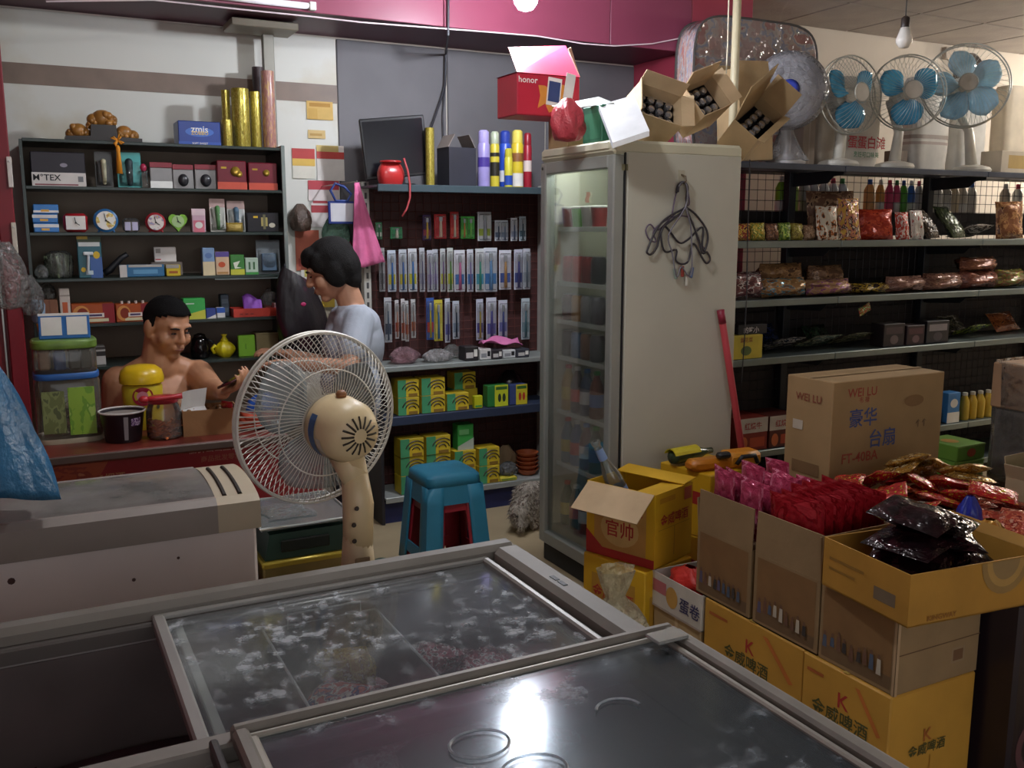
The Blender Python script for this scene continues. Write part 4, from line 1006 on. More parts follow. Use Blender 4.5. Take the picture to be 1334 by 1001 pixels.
# large blue plastic bag at the left edge
p = aD(-8,455,2.15)
def bl(u, v):
    w_ = .05+.17*v**.8; a = 6.2832*u
    rr = 1+.10*math.sin(5*a+3*v)+.06*math.sin(11*a+6*v)
    return (p.x-.05+w_*.62*rr*math.cos(a)+.02*v, p.y+w_*.5*rr*math.sin(a), p.z-.315*v+.06*v*v*math.cos(a)*-.8)
tag(MB().grid(bl, 30, 16, wrap=True).build('blue_bag', M('285c80',.28,0,.25,7,.5), None, True, solid=.002), 'large blue plastic bag hanging beside the counter end', 'bag')
# steel rods on the side wall, off the frame, that carry the blue bag and the clear bag
for (X, Y, Z), lb in (((p.x-.055, p.y, p.z-.004), 'steel rod on the side wall carrying the large blue bag'), ((aD(6,330,3.3).x-.02, aD(6,330,3.3).y, aD(6,405,3.3).z+.225), 'steel rod on the side wall carrying the clear bag')):
    t = thing('display_rod', lb, 'rod', (-1.2, Y, Z))
    MB().tube([(0,0,0),(X+1.2,0,0),(X+1.205,0,.02)], .006, 8).build('rod', ALU, t, True)
    MB().box((-.002,-.03,-.03),(.008,.03,.03), .002).build('wall_plate', ALU, t)
# ================================================================== toothbrush rack (middle gondola)
MY = 4.42
t = rack = thing('wall_rack', 'dark metal shop rack with mesh back for toothbrushes and mosquito coils', 'shelf', (0,0,0))
X0, X1 = 1.555, 2.62
upl, upm = M('c9c7bf',.4,.4), None
for xx in (X0, X1-.03):
    u = MB().box((xx-.02,4.60,0),(xx+.02,4.65,1.735), .003).build('upright', M('c4c2ba',.4,.3), t)
    mb = MB()
    for k in range(34): mb.box((xx-.006,4.5985,.05+.05*k),(xx+.006,4.6,.08+.05*k))
    mb.build('slots', M('4a4848',.6), u)
m_mesh = M('6a3a34',.5,.2)
mb = MB()
for k in range(24): mb.tube([(X0+.02+k*.045,4.655,.15),(X0+.02+k*.045,4.655,1.70)], .0016, 4)
for k in range(35): mb.tube([(X0,4.657,.15+k*.045),(X1,4.657,.15+k*.045)], .0016, 4)
mb.build('wire_mesh', m_mesh, t)
MB().box((X0,4.67,.02),(X1,4.685,1.70)).build('back_board', M('4a2a28',.6,0,.15,3), t)
def shelfb(par, x0, x1, yf, yb, z, mat, lip=.04, name='shelf_board', lipmat=None):
    s = MB().box((x0,yf+.004,z-.012),(x1,yb,z), .001).build(name, mat, par)
    MB().box((x0,yf-.004,z-lip),(x1,yf+.004,z+.002), .003).build('price_rail', lipmat or mat, s)
    return s
mt = M('45555c',.45,.3,.12,5)
MZ = (1.712, .815, .558, .140)
shelfb(t, X0-.02, X1, 4.36, 4.655, MZ[0], mt, .034)
shelfb(t, X0, X1, 4.40, 4.655, MZ[1], M('9aa09c',.45,.3), .024)
shelfb(t, X0, X1, 4.40, 4.655, MZ[2], M('39435a',.45,.3), .045)
shelfb(t, X0, X1, 4.40, 4.655, MZ[3], M('a8aca8',.45,.3), .028)
MB().box((X0,4.425,0),(X1,4.45,.112)).build('kick_plate', M('232a58',.5), t)
MB().box((X0-.022,4.40,.0),(X0-.004,4.655,.80), .002).build('side_panel', M('2c2a2e',.5), t)
CLR2 = MG('ffffff', .02, .1, key='tb', refl=.7)
# toothbrush packs hanging on hooks: card, blister, brush
def tooth(lbl, xl, xr, yt, yb, card, col, accent, group, Y=4.58, brush=True, i=0):
    a, b = aY(xl, yt, Y), aY(xr, yb, Y)
    w, h = b.x-a.x, a.z-b.z
    t = thing('toothbrush_pack', lbl, 'toothbrush', ((a.x+b.x)/2, Y-.01*(i % 3), b.z), R((i*37 % 13)-6), group)
    MB().box((-w*.47,0,0),(w*.47,.0015,h), .0005).build('card', card, t)
    if brush:
        MB().tube([(0,-.007,h*.06),(0,-.008,h*.55),(0,-.006,h*.85)], [w*.13,w*.10,w*.06], 6).build('handle', col, t, True)
        MB().box((-w*.13,-.012,h*.70),(w*.13,-.004,h*.88), .002).build('bristles', M('a9adb0',.7), t)
    MB().box((-w*.4,-.0006,h*.18),(w*.4,-.0001,h*.42)).build('print', accent, t)
    MB().box((-w*.42,-.016,h*.04),(w*.42,-.001,h*.92), .005).build('blister', CLR2, t)
    MB().tube([(0,.004,h*.96),(0,4.655-t.location.y,h*.975)], .0018, 4).build('hook', ALU, t)
WC = M('c9ccd2',.4)
gA = 'toothbrush packs in the top row'
rowA = [(489,498,290,312,'3a8a5c','2f6a4a','c8d8c8','green'),(507,524,296,311,'3f9a66','d8d0c0','2f7a50','green and white'),(548,560,280,313,'3a2a50','c8a83a','8a2a40','dark purple'),
 (565,582,279,311,'b82a30','d8c8b0','a81e28','red'),(585,597,276,311,'b02c2c','d8d0b8','c84a3a','red and white'),(598,607,282,311,'3f9a3c','c87a3a','68b048','green and orange'),(607.5,618.5,282,311,'4aae48','80c860','3a8a3a','bright green'),
 (620,640,276,314,'c8ccd0','9aa0a8','a8c040','wide white'),(642,651,287,314,'c4c8d0','3a4a60','50607a','white and navy'),(652,662,287,314,'c4c8d0','7a8aa0','8a9ab0','white and grey'),(664,673,284,314,'cfd2d8','5a6a88','9aa8c0','white and slate'),(674,683,282,314,'b8c8d0','3a5a6a','4a6a78','white and dark teal')]
for i, (xl, xr, yt, yb, c, h_, a_, nm) in enumerate(rowA):
    tooth('%s toothbrush pack hanging in the top row of the rack' % nm, xl, xr, yt, yb, M(c,.4), M(h_,.4), M(a_,.4), gA, i=i)
rowB = [(493,502,'9a9a9c','4a4a50','6a6a70'),(503,516,'bfc8d4','3f78c0','d0c040'),(517,529,'bfc4cc','3f70b8','c8b83a'),(531,544,'d2d4d8','3f80c8','d0c83a'),(545,553,'b8bac0','6a6a88','9a9ab0'),(554,562,'b8bac4','7a6a98','a8a0c0'),(563,571,'b4b8c0','8a7aa8','b0a8c8'),
 (572,580,'c0c4c4','7a5a98','c0c03a'),(580,589,'c4c8c4','5aa03a','c8c840'),(591,606.5,'d4d4da','d070a0','3f7ab8'),(607,616,'ccced6','8a7ab0','4a80c0'),(617,629,'cccfd0','3fa088','50a8c0'),(630,648,'c8ccd4','6a9ac8','3f80c0'),(649,665,'d0d0d8','c89a60','4060b0'),(667,679,'c4c6d4','5a58a0','3a4a98'),(681,691,'c0c4cc','7a8a98','a0a8b0')]
nmB = ['grey','white and blue with yellow dot','white and blue','white and sky blue','silver','silver and violet','pale lilac','white, violet and yellow','white and lime','white and pink','white and lilac','white and turquoise','wide white and blue','white and tan','white and indigo','white and steel']
for i, (xl, xr, c, h_, a_) in enumerate(rowB):
    tooth('%s toothbrush pack hanging in the middle row of the rack' % nmB[i], xl, xr, 323+(i*7 % 4), 380+(i*5 % 5)-(i > 12)*3, M(c,.4), M(h_,.4), M(a_,.4), 'toothbrush packs in the middle row', i=i)
rowC = [(500,511,'b4b8be','5a6a80','3a4a60','slate and white'),(513,519.5,'c8c4c4','c87a50','b84a3a','white and orange'),(520,526.5,'c8c4c4','a86a50','c05a3a','white and rust'),(527,533,'c8c6c6','c88a60','b8503a','white and copper'),(534,541,'c4c4c4','8a6a60','c86a40','white and brown'),
 (553,564,'3a5aa0','d0c03a','b83a30','blue, yellow and red'),(565,577,'d0c044','3a7ab8','e0d060','yellow and blue'),(578,586,'c0c4d0','4a4a90','6a6ab0','white and violet'),(587,597,'bcc2cc','2a3a50','8a9ab0','white and black'),(620,630,'c0c4d4','c8b040','4a4a98','white, gold and indigo'),(632,646,'c8cad6','5a58a8','6a6ab8','lilac and white'),(647,659,'c4c6d2','4a5aa0','7a80c0','white and blue grey'),(679,690,'b8c4ca','5a8a98','8aa8b0','white and pale teal')]
for i, (xl, xr, c, h_, a_, nm) in enumerate(rowC):
    tooth('%s toothbrush pack hanging in the lower row of the rack' % nm, xl, xr, 388+(i*3 % 5), 446-(i*5 % 7), M(c,.4), M(h_,.4), M(a_,.4), 'toothbrush packs in the lower row', i=i)
# --- shelf under the brushes
F2 = 4.42
softbag('plastic_bag', 'clear bag of pink goods at the end of the shelf under the toothbrushes', 'bag', (aY(530,470,F2+.05).x, F2+.09, MZ[1]+.002), .15, .12, .085, MG('f0e0e2',.30,.1,key='pkb',dust='c8a0a8',bump=1,fsc=20), 31)
softbag('plastic_bag', 'flat clear bag with white contents on the shelf under the toothbrushes', 'bag', (aY(572,465,F2+.05).x, F2+.07, MZ[1]+.002), .165, .11, .065, MG('f4f4f2',.34,.1,key='wb',dust='d0cccc',bump=1,fsc=20), 32)
softbag('plastic_bag', 'puffed clear bag standing behind the flat ones under the toothbrushes', 'bag', (aY(593,455,F2+.10).x, F2+.15, MZ[1]+.002), .10, .05, .075, CLEARBAG, 33)
for i, (xl, xr, yt, c, lb) in enumerate(((606,624,452,'2a2628','black and white small box'),(625,640,455,'d0ccc8','white small box with a dark label'),(641,655,456,'302c30','dark flat box'),(656,672,456,'c8c8c8','white flat box'),(673,690,455,'3a3c44','charcoal flat box'))):
    gbox('battery_pack', lb+' on the shelf under the pink cloth', 'box', xl, xr, yt, F2+.01*(i%2), MZ[1]+.002, .09, M(c,.45), [('rect',.1,.6,.2,.6,M('8a8a8e' if i%2 else 'c0bcb8',.5)),('rect',.65,.9,.3,.8,BLK if i%2 else WHT)], rz=R((i*29%17)-8)*.3)
a = aY(650,445,F2+.05)
tag(MB().grid(lambda u, v: (a.x-.11+.24*u+.02*v, F2+.02+.10*v, MZ[1]+.062+.028*math.sin(2.2*u+1)+.012*math.sin(9*u+4*v)+.03*v*u), 16, 10).build('pink_cloth', M('d878ac',.7,0,.1,10,.2), None, True, solid=.004), 'bright pink cloth draped over the small boxes on the rack', 'cloth')
# --- mosquito coil boxes
CG, CY = M('4a9a6a',.5,0,.15,8), M('d0b42c',.5,0,.15,8)
def coil(lbl, xl, xr, yt, yb, Y, z=None, h=None, group='mosquito coil boxes'):
    x, w, hh = span(xl, xr, yt, Y, aY((xl+xr)/2, yb, Y).z)
    z = z if z is not None else aY((xl+xr)/2, yb, Y).z
    h = h or hh; w *= .98; d = .10
    t = thing('coil_box', lbl, 'box', (x, Y+d/2, z), 0, group)
    MB().box((-w/2,-d/2,0),(w/2,d/2,h*.985), .002).build('box', CY, t)
    e = d/2+.0006
    MB().box((-w/2-.0004,-e,.001),(-w*.12,-e+.001,h*.98)).build('green_panel', CG, t)
    c = V((w*.16,-e-.0008,h*.30)); mb = MB()
    for k in range(3):
        r = h*(.2+.17*k); mb.tube([c+V((r*1.1*math.cos(R(a)),0,r*math.sin(R(a))-.0)) for a in range(10,180,17) if abs(r*1.1*math.cos(R(a))+w*.16) < w*.49 and r*math.sin(R(a))+h*.3 < h*.93], .0032, 4) if k < 4 else None
    mb.build('coil_print', M('3a3222',.5), t)
    MB().box((w*.0,-e-.0002,h*.02),(w*.42,-e+.001,h*.2)).build('print', M('8a6a2a',.5), t)
    return t
zz = MZ[2]+.002
k = 0
for xl, xr, hs, lb in ((518,546,2,'first'),(549,580,2,'second'),(582,611,1,'third')):
    hgt = .092
    for q in range(hs):
        x, w, _ = span(xl, xr, 500, F2, zz)
        coil('yellow coil box, %s in the %s stack from the side panel, dark shelf' % (('bottom','top')[q], lb), xl, xr, 500, 520, F2+.004*q, zz+q*hgt, hgt)
coil('yellow and green coil box set back on top of the short stack', 592, 620, 500, 520, F2+.10, zz+.092, .092)
gbox('coil_box', 'green and yellow coil box standing under the set back one', 'box', 592, 622, 512, F2+.105, zz, .095, CG, [('rect',.4,1,0,1,CY)], h=.091)
gbox('match_box', 'tiny bright yellow box on the dark shelf', 'box', 618, 629, 516, F2, zz, .03, M('c8c820',.45), [('rect',.1,.9,.1,.25,GRN)])
for xl, xr, yt, c, c2, lb in ((635,662,502,'2f7a3c','c8d030','green and lime insect spray box with dark bottles printed on it'),(664,687,501,'3a4878','d0c030','navy and yellow box with red bottles printed on it')):
    gbox('repellent_box', lb, 'box', xl, xr, yt, F2, zz, .06, M(c,.45), [('rect',.35,1,0,1,M(c2,.45)),('disc',.58,.4,.08,.2,M('b83a2c' if c=='3a4878' else '2a3a2a',.5)),('disc',.8,.4,.08,.2,M('b83a2c' if c=='3a4878' else '2a3a2a',.5)),('rect',.4,.95,.78,.92,M('3a6a30',.5))])
tag(MB().lathe([(.06,0),(.075,.03),(.07,.10),(.04,.15),(.02,.17)], 18).build('dark_pot', M('221c1e',.3), auto=True), 'dark rounded pot behind the repellent boxes on the rack', 'pot').location = (aY(665,490,4.56).x, 4.57, zz)
zz = MZ[3]+.002; hg = .098
for xl, xr, hs, lb in ((521,552,3,'first'),(555,587,3,'second'),(592,620,2,'third'),(624,651,2,'fourth')):
    for q in range(hs):
        coil('yellow coil box, %s in the %s stack from the side panel, lowest shelf' % (('bottom','middle','top')[q if hs==3 else q*2], lb), xl, xr, 560, 580, F2+.005*(q%2), zz+q*hg, hg)
gbox('coil_box', 'bright green box on top of the third coil stack', 'box', 596, 617, 553, F2+.02, zz+2*hg, .07, M('3fa048',.45), [('poly',[(0,0),(1,0),(1,.45),(0,.15)],M('b0b8a8',.5)),('rect',.1,.7,.6,.8,M('7fc880',.45))])
softbag('plastic_bag', 'small grey plastic bag beside the orange bowls', 'bag', (aY(664,610,F2+.03).x, F2+.05, zz+.018), .11, .08, .075, MG('d8d8d8',.4,.1,key='grb',dust='8a8a8a',bump=.8,fsc=18), 35)
gbox('coil_box', 'flat yellow box under the grey plastic bag', 'box', 651.5, 674, 617, F2-.005, zz, .1, M('c8b83a',.5), [('rect',.1,.9,.2,.8,M('8a9a3a',.5))], h=.018)
for q in range(5):
    r = .062
    o = MB().lathe([(r*.6,0),(r*.7,.004),(r,.028),(r*1.02,.032),(r*.96,.032),(r*.66,.008),(.001,.007)], 20, cap=False).build('clay_bowl', M('a8562c',.6,0,.15,12), auto=True)
    o.location = (aY(688,600,F2+.07).x, F2+.08, zz+.024*q)
    tag(o, 'orange clay bowl, %s in the stack of five' % ('lowest','second lowest','middle','second highest','topmost')[q], 'bowl', 'stacked clay bowls')
tag(softbag('brown_bag', 'crumpled tan paper bag behind the clay bowls', 'bag', (aY(662,590,4.55).x, 4.58, zz+.0), .12, .1, .16, CARDD, 36), None, None)
# --- things on top of the rack
zt = MZ[0]+.003
t = thing('monitor', 'black flat monitor turned at an angle on top of the rack', 'monitor', (aY(520,232,4.52).x, 4.52, zt), R(-10))
a, b = aY(474,145,4.50), aY(556,228,4.50); w = b.x-a.x
ph = a.z-b.z
MB().box((-w/2,-.012,.04),(w/2,.02,.04+ph), .004, Matrix.Rotation(R(-6),4,'Y')).build('case', M('101014',.35), t)
MB().box((-w/2+.012,-.0135,.055),(w/2-.012,-.012,.025+ph), 0, Matrix.Rotation(R(-6),4,'Y')).build('screen', M('0e0f16',.18,0,.05), t)
MB().box((-.03,.0,0),(.03,.03,.08), .004).build('neck', M('141418',.4), t)
MB().lathe([(.085,0),(.085,.008),(.03,.014)], 22).build('base', M('141418',.4), t, auto=True)
t = thing('red_tub', 'red rounded plastic tub with a dangling cord before the monitor', 'tub', (aY(510,232,4.40).x, 4.41, zt))
MB().grid(lambda u, v: ((.030+.036*math.sin(math.pi*min(1,v*.75+.2))**.6)*math.copysign(abs(math.cos(6.2832*u))**.75,math.cos(6.2832*u)), .045*math.sin(math.pi*min(1,v*.75+.2))**.6*math.copysign(abs(math.sin(6.2832*u))**.75,math.sin(6.2832*u)), .105*v), 26, 10, wrap=True).build('tub', M('b83030',.28), t, True)
MB().lathe([(.055,.103),(.05,.112),(.001,.113)], 20).build('lid', M('b02a2c',.28), t, True)
pts = [aY(x, y, 4.35) for x, y in ((526,206),(531,222),(534,240),(534,258),(530,272),(524,282))]
MB().tube([q-t.location for q in pts], .005, 6).build('cord', M('b8484c',.5), t, True)
x, w, h = span(557, 568, 166, 4.42, zt)
roll_t = thing('paper_roll', 'slim gold foil roll standing between the monitor and the dark box', 'roll', (x, 4.45, zt))
MB().lathe([(w/2,0),(w/2,h),(w*.3,h),(w*.3,h-.03)], 16).build('wrap', GF, roll_t, auto=True); MB().lathe([(w*.29,0),(w*.29,h-.02)], 10).build('core', CARDD, roll_t)
x, w, h = span(588, 624, 192, 4.46, zt)
t = thing('open_box', 'dark box with raised cardboard flaps on top of the rack', 'box', (x-.012, 4.545, zt), R(3))
for a, b in (((-w/2,-.07,0),(w/2,-.067,h)),((-w/2,.067,0),(w/2,.07,h)),((-w/2,-.067,0),(-w/2+.003,.067,h)),((w/2-.003,-.067,0),(w/2,.067,h)),((-w/2,-.067,0),(w/2,.067,.003))):
    MB().box(a, b).build('side', M('2a2a34',.6), t)
for s, an in ((-1,30),(1,-25)):
    MB().box((0,-.066,0),(.075,.066,.003), 0, Matrix.Translation((s*w/2,0,h)) @ Matrix.Rotation(R(-60 if s < 0 else -118),4,'Y')).build('flap', M('8a7f78',.7), t)
def can(lbl, xl, xr, yt, Y, body, cap, bands):
    x, w, h = span(xl, xr, yt, Y, zt); r = w/2*.97
    t = thing('spray_can', lbl, 'spray can', (x, Y+r, zt), 0, 'spray cans on the rack')
    MB().lathe([(r*.95,0),(r,.004),(r,h*.74),(r*.85,h*.78)], 20).build('can', body, t, auto=True)
    MB().lathe([(r*.88,h*.78),(r*.9,h*.79),(r*.86,h*.97),(r*.6,h)], 20).build('cap', cap, t, auto=True)
    for z0_, z1_, m_ in bands: MB().lathe([(r*1.006,h*z0_),(r*1.006,h*z1_)], 20, cap=False).build('band', m_, t, True)
can('lilac spray can with a violet band', 626, 641, 169, 4.43, M('9a90c8',.35), M('a49ad0',.35), [(.35,.52,M('4a3a90',.35))])
can('yellow and black spray can with a pale cap', 641.5, 653, 171, 4.44, M('c8b83a',.35), M('a8b098',.35), [(.2,.45,M('2a2820',.35)),(.55,.62,M('2a2820',.35))])
can('tall blue spray can', 654.5, 669, 170, 4.45, M('2a4ab0',.35), M('2a3f98',.35), [(.1,.3,M('d0d0d8',.4))])
can('small yellow and blue spray can before the tall blue one', 660, 670, 193, 4.40, M('c8c03a',.35), M('c0b83a',.35), [(.05,.3,M('2a4aa0',.35))])
can('yellow spray can with a white foot', 670.5, 685, 169, 4.43, M('d0b830',.35), M('d8c85a',.35), [(.02,.25,M('d8d4cc',.4)),(.45,.6,M('8a5a30',.4))])
can('dark red spray can behind the yellow one', 685, 695, 173, 4.46, M('9a2030',.35), M('8a1a28',.35), [(.3,.5,M('d8c8c0',.4))])
# ================================================================== upright glass door fridge
FX0, FX1, FY0, FY1, FH = 2.012, 2.64, 3.045, 3.615, 1.80
t = fridge = thing('display_fridge', 'tall white upright fridge with a glass door and hangers on its side', 'fridge', (0,0,0))
FW = M('c2bfb0',.5,0,.06,2.5); FG = M('8d8f88',.4,.2,.06,4)
MB().box((FX0+.055,FY0,.085),(FX1,FY0+.035,FH), .012).build('side_panel', FW, t)
MB().box((FX0+.055,FY1-.035,.085),(FX1,FY1,FH), .006).build('side_panel', FW, t)
MB().box((FX1-.035,FY0+.03,.085),(FX1,FY1-.03,FH)).build('back_panel', M('a8a8a0',.5), t)
MB().box((FX0+.055,FY0+.03,.085),(FX1-.03,FY1-.03,.17)).build('bottom_panel', FG, t)
MB().box((FX0+.0,FY0,FH-.019),(FX1,FY1,FH+.035), .012).build('top_cap', M('cfcab0',.5,0,.08,4), t)
MB().box((FX0-.006,FY0+.03,FH-.0),(FX0+.004,FY1-.03,FH+.03), .004).build('sign_strip', M('d4d0b8',.5), t)
MB().box((FX0+.02,FY0+.01,.0),(FX1-.02,FY1-.01,.08), .004).build('plinth', M('26282a',.6), t)
MB().box((FX0+.06,FY0+.035,.171),(FX0+.07,FY1-.035,FH-.011)).build('gasket', M('3a3a3a',.6), t) if False else None
# door: frame and pane
d = MB()
DX0, DX1 = FX0, FX0+.05
fw = .045
d.box((DX0,FY0,.09),(DX1,FY0+fw,FH-.02), .006); d.box((DX0,FY1-fw,.09),(DX1,FY1,FH-.02), .006)
d.box((DX0,FY0+fw,.09),(DX1,FY1-fw,.09+.055), .004); d.box((DX0,FY0+fw,FH-.02-.05),(DX1,FY1-fw,FH-.02), .004)
door = d.build('door', M('9fa29c',.35,.35,.06,4), t)
MB().box((DX0+.02,FY0+fw,.145),(DX0+.024,FY1-fw,FH-.07)).build('glass_pane', MG('fafcfb',.02,.03,key='fr',refl=.55), door)
MB().lathe([(.007,0),(.006,.003)], 10, Matrix.Translation((DX0,FY1-.02,FH-.045)) @ Matrix.Rotation(R(-90),4,'Y')).build('screw', M('4a4a46',.4,.5), door)
p = aX(765,257,DX0+.018)
MB().grid(lambda u, v: (DX0+.0188, p.y+.012-.028*u+.006*math.sin(6*v), p.z-.022+.042*v), 4, 5).build('torn_sticker', M('c8a890',.6), door, solid=.0006)
MB().box((DX1,FY0+.002,.1),(FX0+.056,FY1-.002,FH-.03)).build('gasket', M('202224',.6), t) if False else None
MB().box((DX1+.001,FY0-.001,.1),(FX0+.056,FY0+.008,FH-.012)).build('door_seal', M('2a2a2c',.6), t)
MB().box((FX1-.05,FY0+.04,.18),(FX1-.036,FY1-.04,FH-.012)).build('inner_back', M('7d8482',.5), t)
# small glowing tube added inside, at the top, to brighten the interior
ml, N_, L_, b_ = _new('fridge_fill'); b_.inputs['Emission Color'].default_value = (.9,1,.95,1); b_.inputs['Emission Strength'].default_value = 24
MB().tube([(FX0+.085,FY0+.08,FH-.05),(FX0+.085,FY1-.08,FH-.05)], .01, 8).build('fill_tube', ml, t, True)
# label, hook on the side panel
a = aY(814,218,FY0)
MB().box((a.x-.014,FY0-.001,a.z-.012),(a.x+.014,FY0,a.z+.012)).build('tag', M('8f8a6a',.6), t)
# wire shelves and drinks
fz = [1.505, 1.272, 1.105, .946, .703, .464]
for z in fz:
    mb = MB()
    for k in range(14): mb.tube([(FX0+.075,FY0+.045+.0365*k,z-.004),(FX1-.06,FY0+.045+.0365*k,z-.004)], .002, 4)
    s = mb.build('wire_shelf', M('c4c8c4',.4,.4), t)
    MB().box((FX0+.066,FY0+.04,z-.016),(FX0+.072,FY1-.04,z+.004), .001).build('front_rail', M('c8ccc6',.4), s)
def drink(name, lbl, kind, y, z, c, group, cap='d8d8d8', x=.108, lab=None):
    loc = (FX0+x, y, z)
    m_ = M(c,.28,.1,.15,20)
    if kind == 'can':
        return cyl(name, lbl, 'can', loc, .032, .115, m_, group=group, prof=[(.026,0),(.032,.008),(.032,.1),(.026,.112)],
                   extra=[('lid',[(.026,.112),(.027,.115),(.022,.1135)],M('b8b8b8',.3,.7))])
    if kind == 'cup':
        return cyl(name, lbl, 'cup', loc, .036, .09, m_, group=group, prof=[(.028,0),(.036,.08)], extra=[('lid',[(.038,.08),(.038,.086),(.03,.09)],M('d0ccc8',.4))])
    if kind == 'bottle':
        return cyl(name, lbl, 'bottle', loc, .031, .2, m_, group=group, prof=[(.028,0),(.031,.006),(.031,.12),(.026,.145),(.013,.178),(.013,.186)],
                   extra=[('cap',[(.0145,.186),(.0145,.2),(.012,.202)],M(cap,.4)),('label',[(.0316,.05),(.0316,.105)],M(lab or 'c8c8c0',.4))])
lay = [(fz[0],'cup',[('8a3030','dark red'),('5aa03a','green'),('b8b0ac','white'),('a83a3c','red')],'cups on the first fridge shelf'),
       (fz[1],'can',[('a82020','red'),('c02422','bright red'),('8a1c20','deep red'),('3a3a40','dark')],'cans on the second fridge shelf'),
       (fz[2],'can',[('5a1a22','maroon'),('b88a50','tan'),('9a9a9c','grey'),('7a7a80','dull grey')],'cans on the third fridge shelf'),
       (fz[3],'can',[('3a3c44','black'),('5f80a8','blue'),('8a6a58','brown'),('6a6a70','slate')],'cans on the fourth fridge shelf'),
       (fz[4],'bottle',[('b08a34','amber'),('5a4a50','dark'),('4a5a78','blue grey'),('7a4a3a','rust')],'bottles on the fifth fridge shelf'),
       (fz[5],'bottle',[('6a7a8a','pale blue'),('3a5a90','blue'),('6a2a30','wine red'),('2a4a3a','dark green')],'bottles on the sixth fridge shelf'),
       (.171,'bottle',[('2a4a34','green'),('3a2a2c','brown'),('5a2028','red'),('304840','teal')],'bottles on the fridge floor')]
ords = ('first','second','third','fourth','fifth','sixth','bottom')
for r_, (z, kind, cs, grp) in enumerate(lay):
    for i, (c, nm) in enumerate(cs):
        drink('drink_'+kind, '%s drink %s on the %s shelf inside the fridge' % (nm, kind, ords[r_]), kind, FY1-.072-.078*i, z+.001, c, grp, cap=('c83030','d8d8d8','2a6ab0','3a9a40')[i], lab=('c8b040','c83a30','d8d8d8','3a6ab0')[i])
# wire hangers on a hook
a = aY(887,232,FY0)
t = thing('wall_hook', 'beige adhesive hook on the fridge side', 'hook', (a.x, FY0, a.z))
MB().box((-.016,-.004,-.03),(.016,0,.03), .003).build('plate', M('b8b09a',.5), t)
MB().tube([(0,-.004,.012),(0,-.03,.004),(0,-.034,-.012),(0,-.024,-.02)], .004, 6).build('prong', M('6a5a48',.4), t, True)
def hang(lbl, pts, col, off, r=.0042):
    P = [aY(x, y, FY0-off) for x, y in pts]; Q = []
    for i in range(len(P)-1):
        a, b, c_, d_ = P[max(0,i-1)], P[i], P[i+1], P[min(len(P)-1,i+2)]
        for s in (0,.25,.5,.75): Q.append(.5*((2*b)+(c_-a)*s+(2*a-5*b+4*c_-d_)*s*s+(3*b-a-3*c_+d_)*s**3))
    Q.append(P[-1])
    o = MB().tube(Q, r, 6).build('wire_hanger', col, None, True)
    return tag(o, lbl, 'hanger', 'wire hangers on the fridge side')
HB = M('3a363c',.45,.2); HP = M('6a5a70',.45)
def pz(l): return [(660+x/3.3375, 180+y/3.3375) for x, y in l]
hang('black wire hanger with looped ends on the fridge side', pz([(738,240),(745,205),(770,190),(788,215),(780,260),(778,300),(700,345),(650,400),(615,480),(612,500),(630,505),(655,470),(665,420),(685,385),(705,400),(750,455),(790,440),(840,392),(855,400),(850,470),(860,490),(875,440),(865,390),(820,330),(778,300)]), HB, .014)
hang('second black wire hanger with a deep scooped bar', pz([(745,235),(752,200),(775,195),(785,230),(778,300),(740,340),(680,390),(672,440),(690,495),(738,486),(735,530),(760,548),(790,535),(805,470),(820,465),(850,520),(870,545),(885,525),(870,495),(850,500),(835,440),(800,350),(778,300)]), HB, .02)
hang('thin violet wire hanger behind the black ones', pz([(720,330),(735,250),(755,200),(780,205),(795,280),(778,300),(730,330),(660,400),(625,375),(605,400),(620,440),(650,450),(640,400),(720,345),(800,350),(830,440),(860,480)]), HP, .008, .003)
pts = pz([(778,300),(800,380),(805,470),(805,580)])
hang('grey wire hanger hanging straight with clips', pz([(750,210),(770,190),(785,220),(778,300),(705,420),(720,500),(735,590),(745,600)])+pz([(760,560),(790,600),(805,575),(805,470),(800,380),(778,300)]), M('7a7680',.4,.3), .026, .003)
for x, y, c in ((733,590,'8a9a90'),(765,580,'a8443a'),(805,585,'5a6a90'),(782,620,'c8c4b8')):
    p = aY(660+x/3.3375, 180+y/3.3375, FY0-.01)
    o = MB().box((-.006,-.006,-.022),(.006,.006,.022), .003).build('clothes_peg', M(c,.45)); o.location = p; o.rotation_euler = (0,R((x*7)%30-15),0)
    tag(o, {'8a9a90':'grey green','a8443a':'red','5a6a90':'blue','c8c4b8':'white'}[c]+' clothes peg hanging under the wire hangers', 'peg', 'pegs on the hangers')

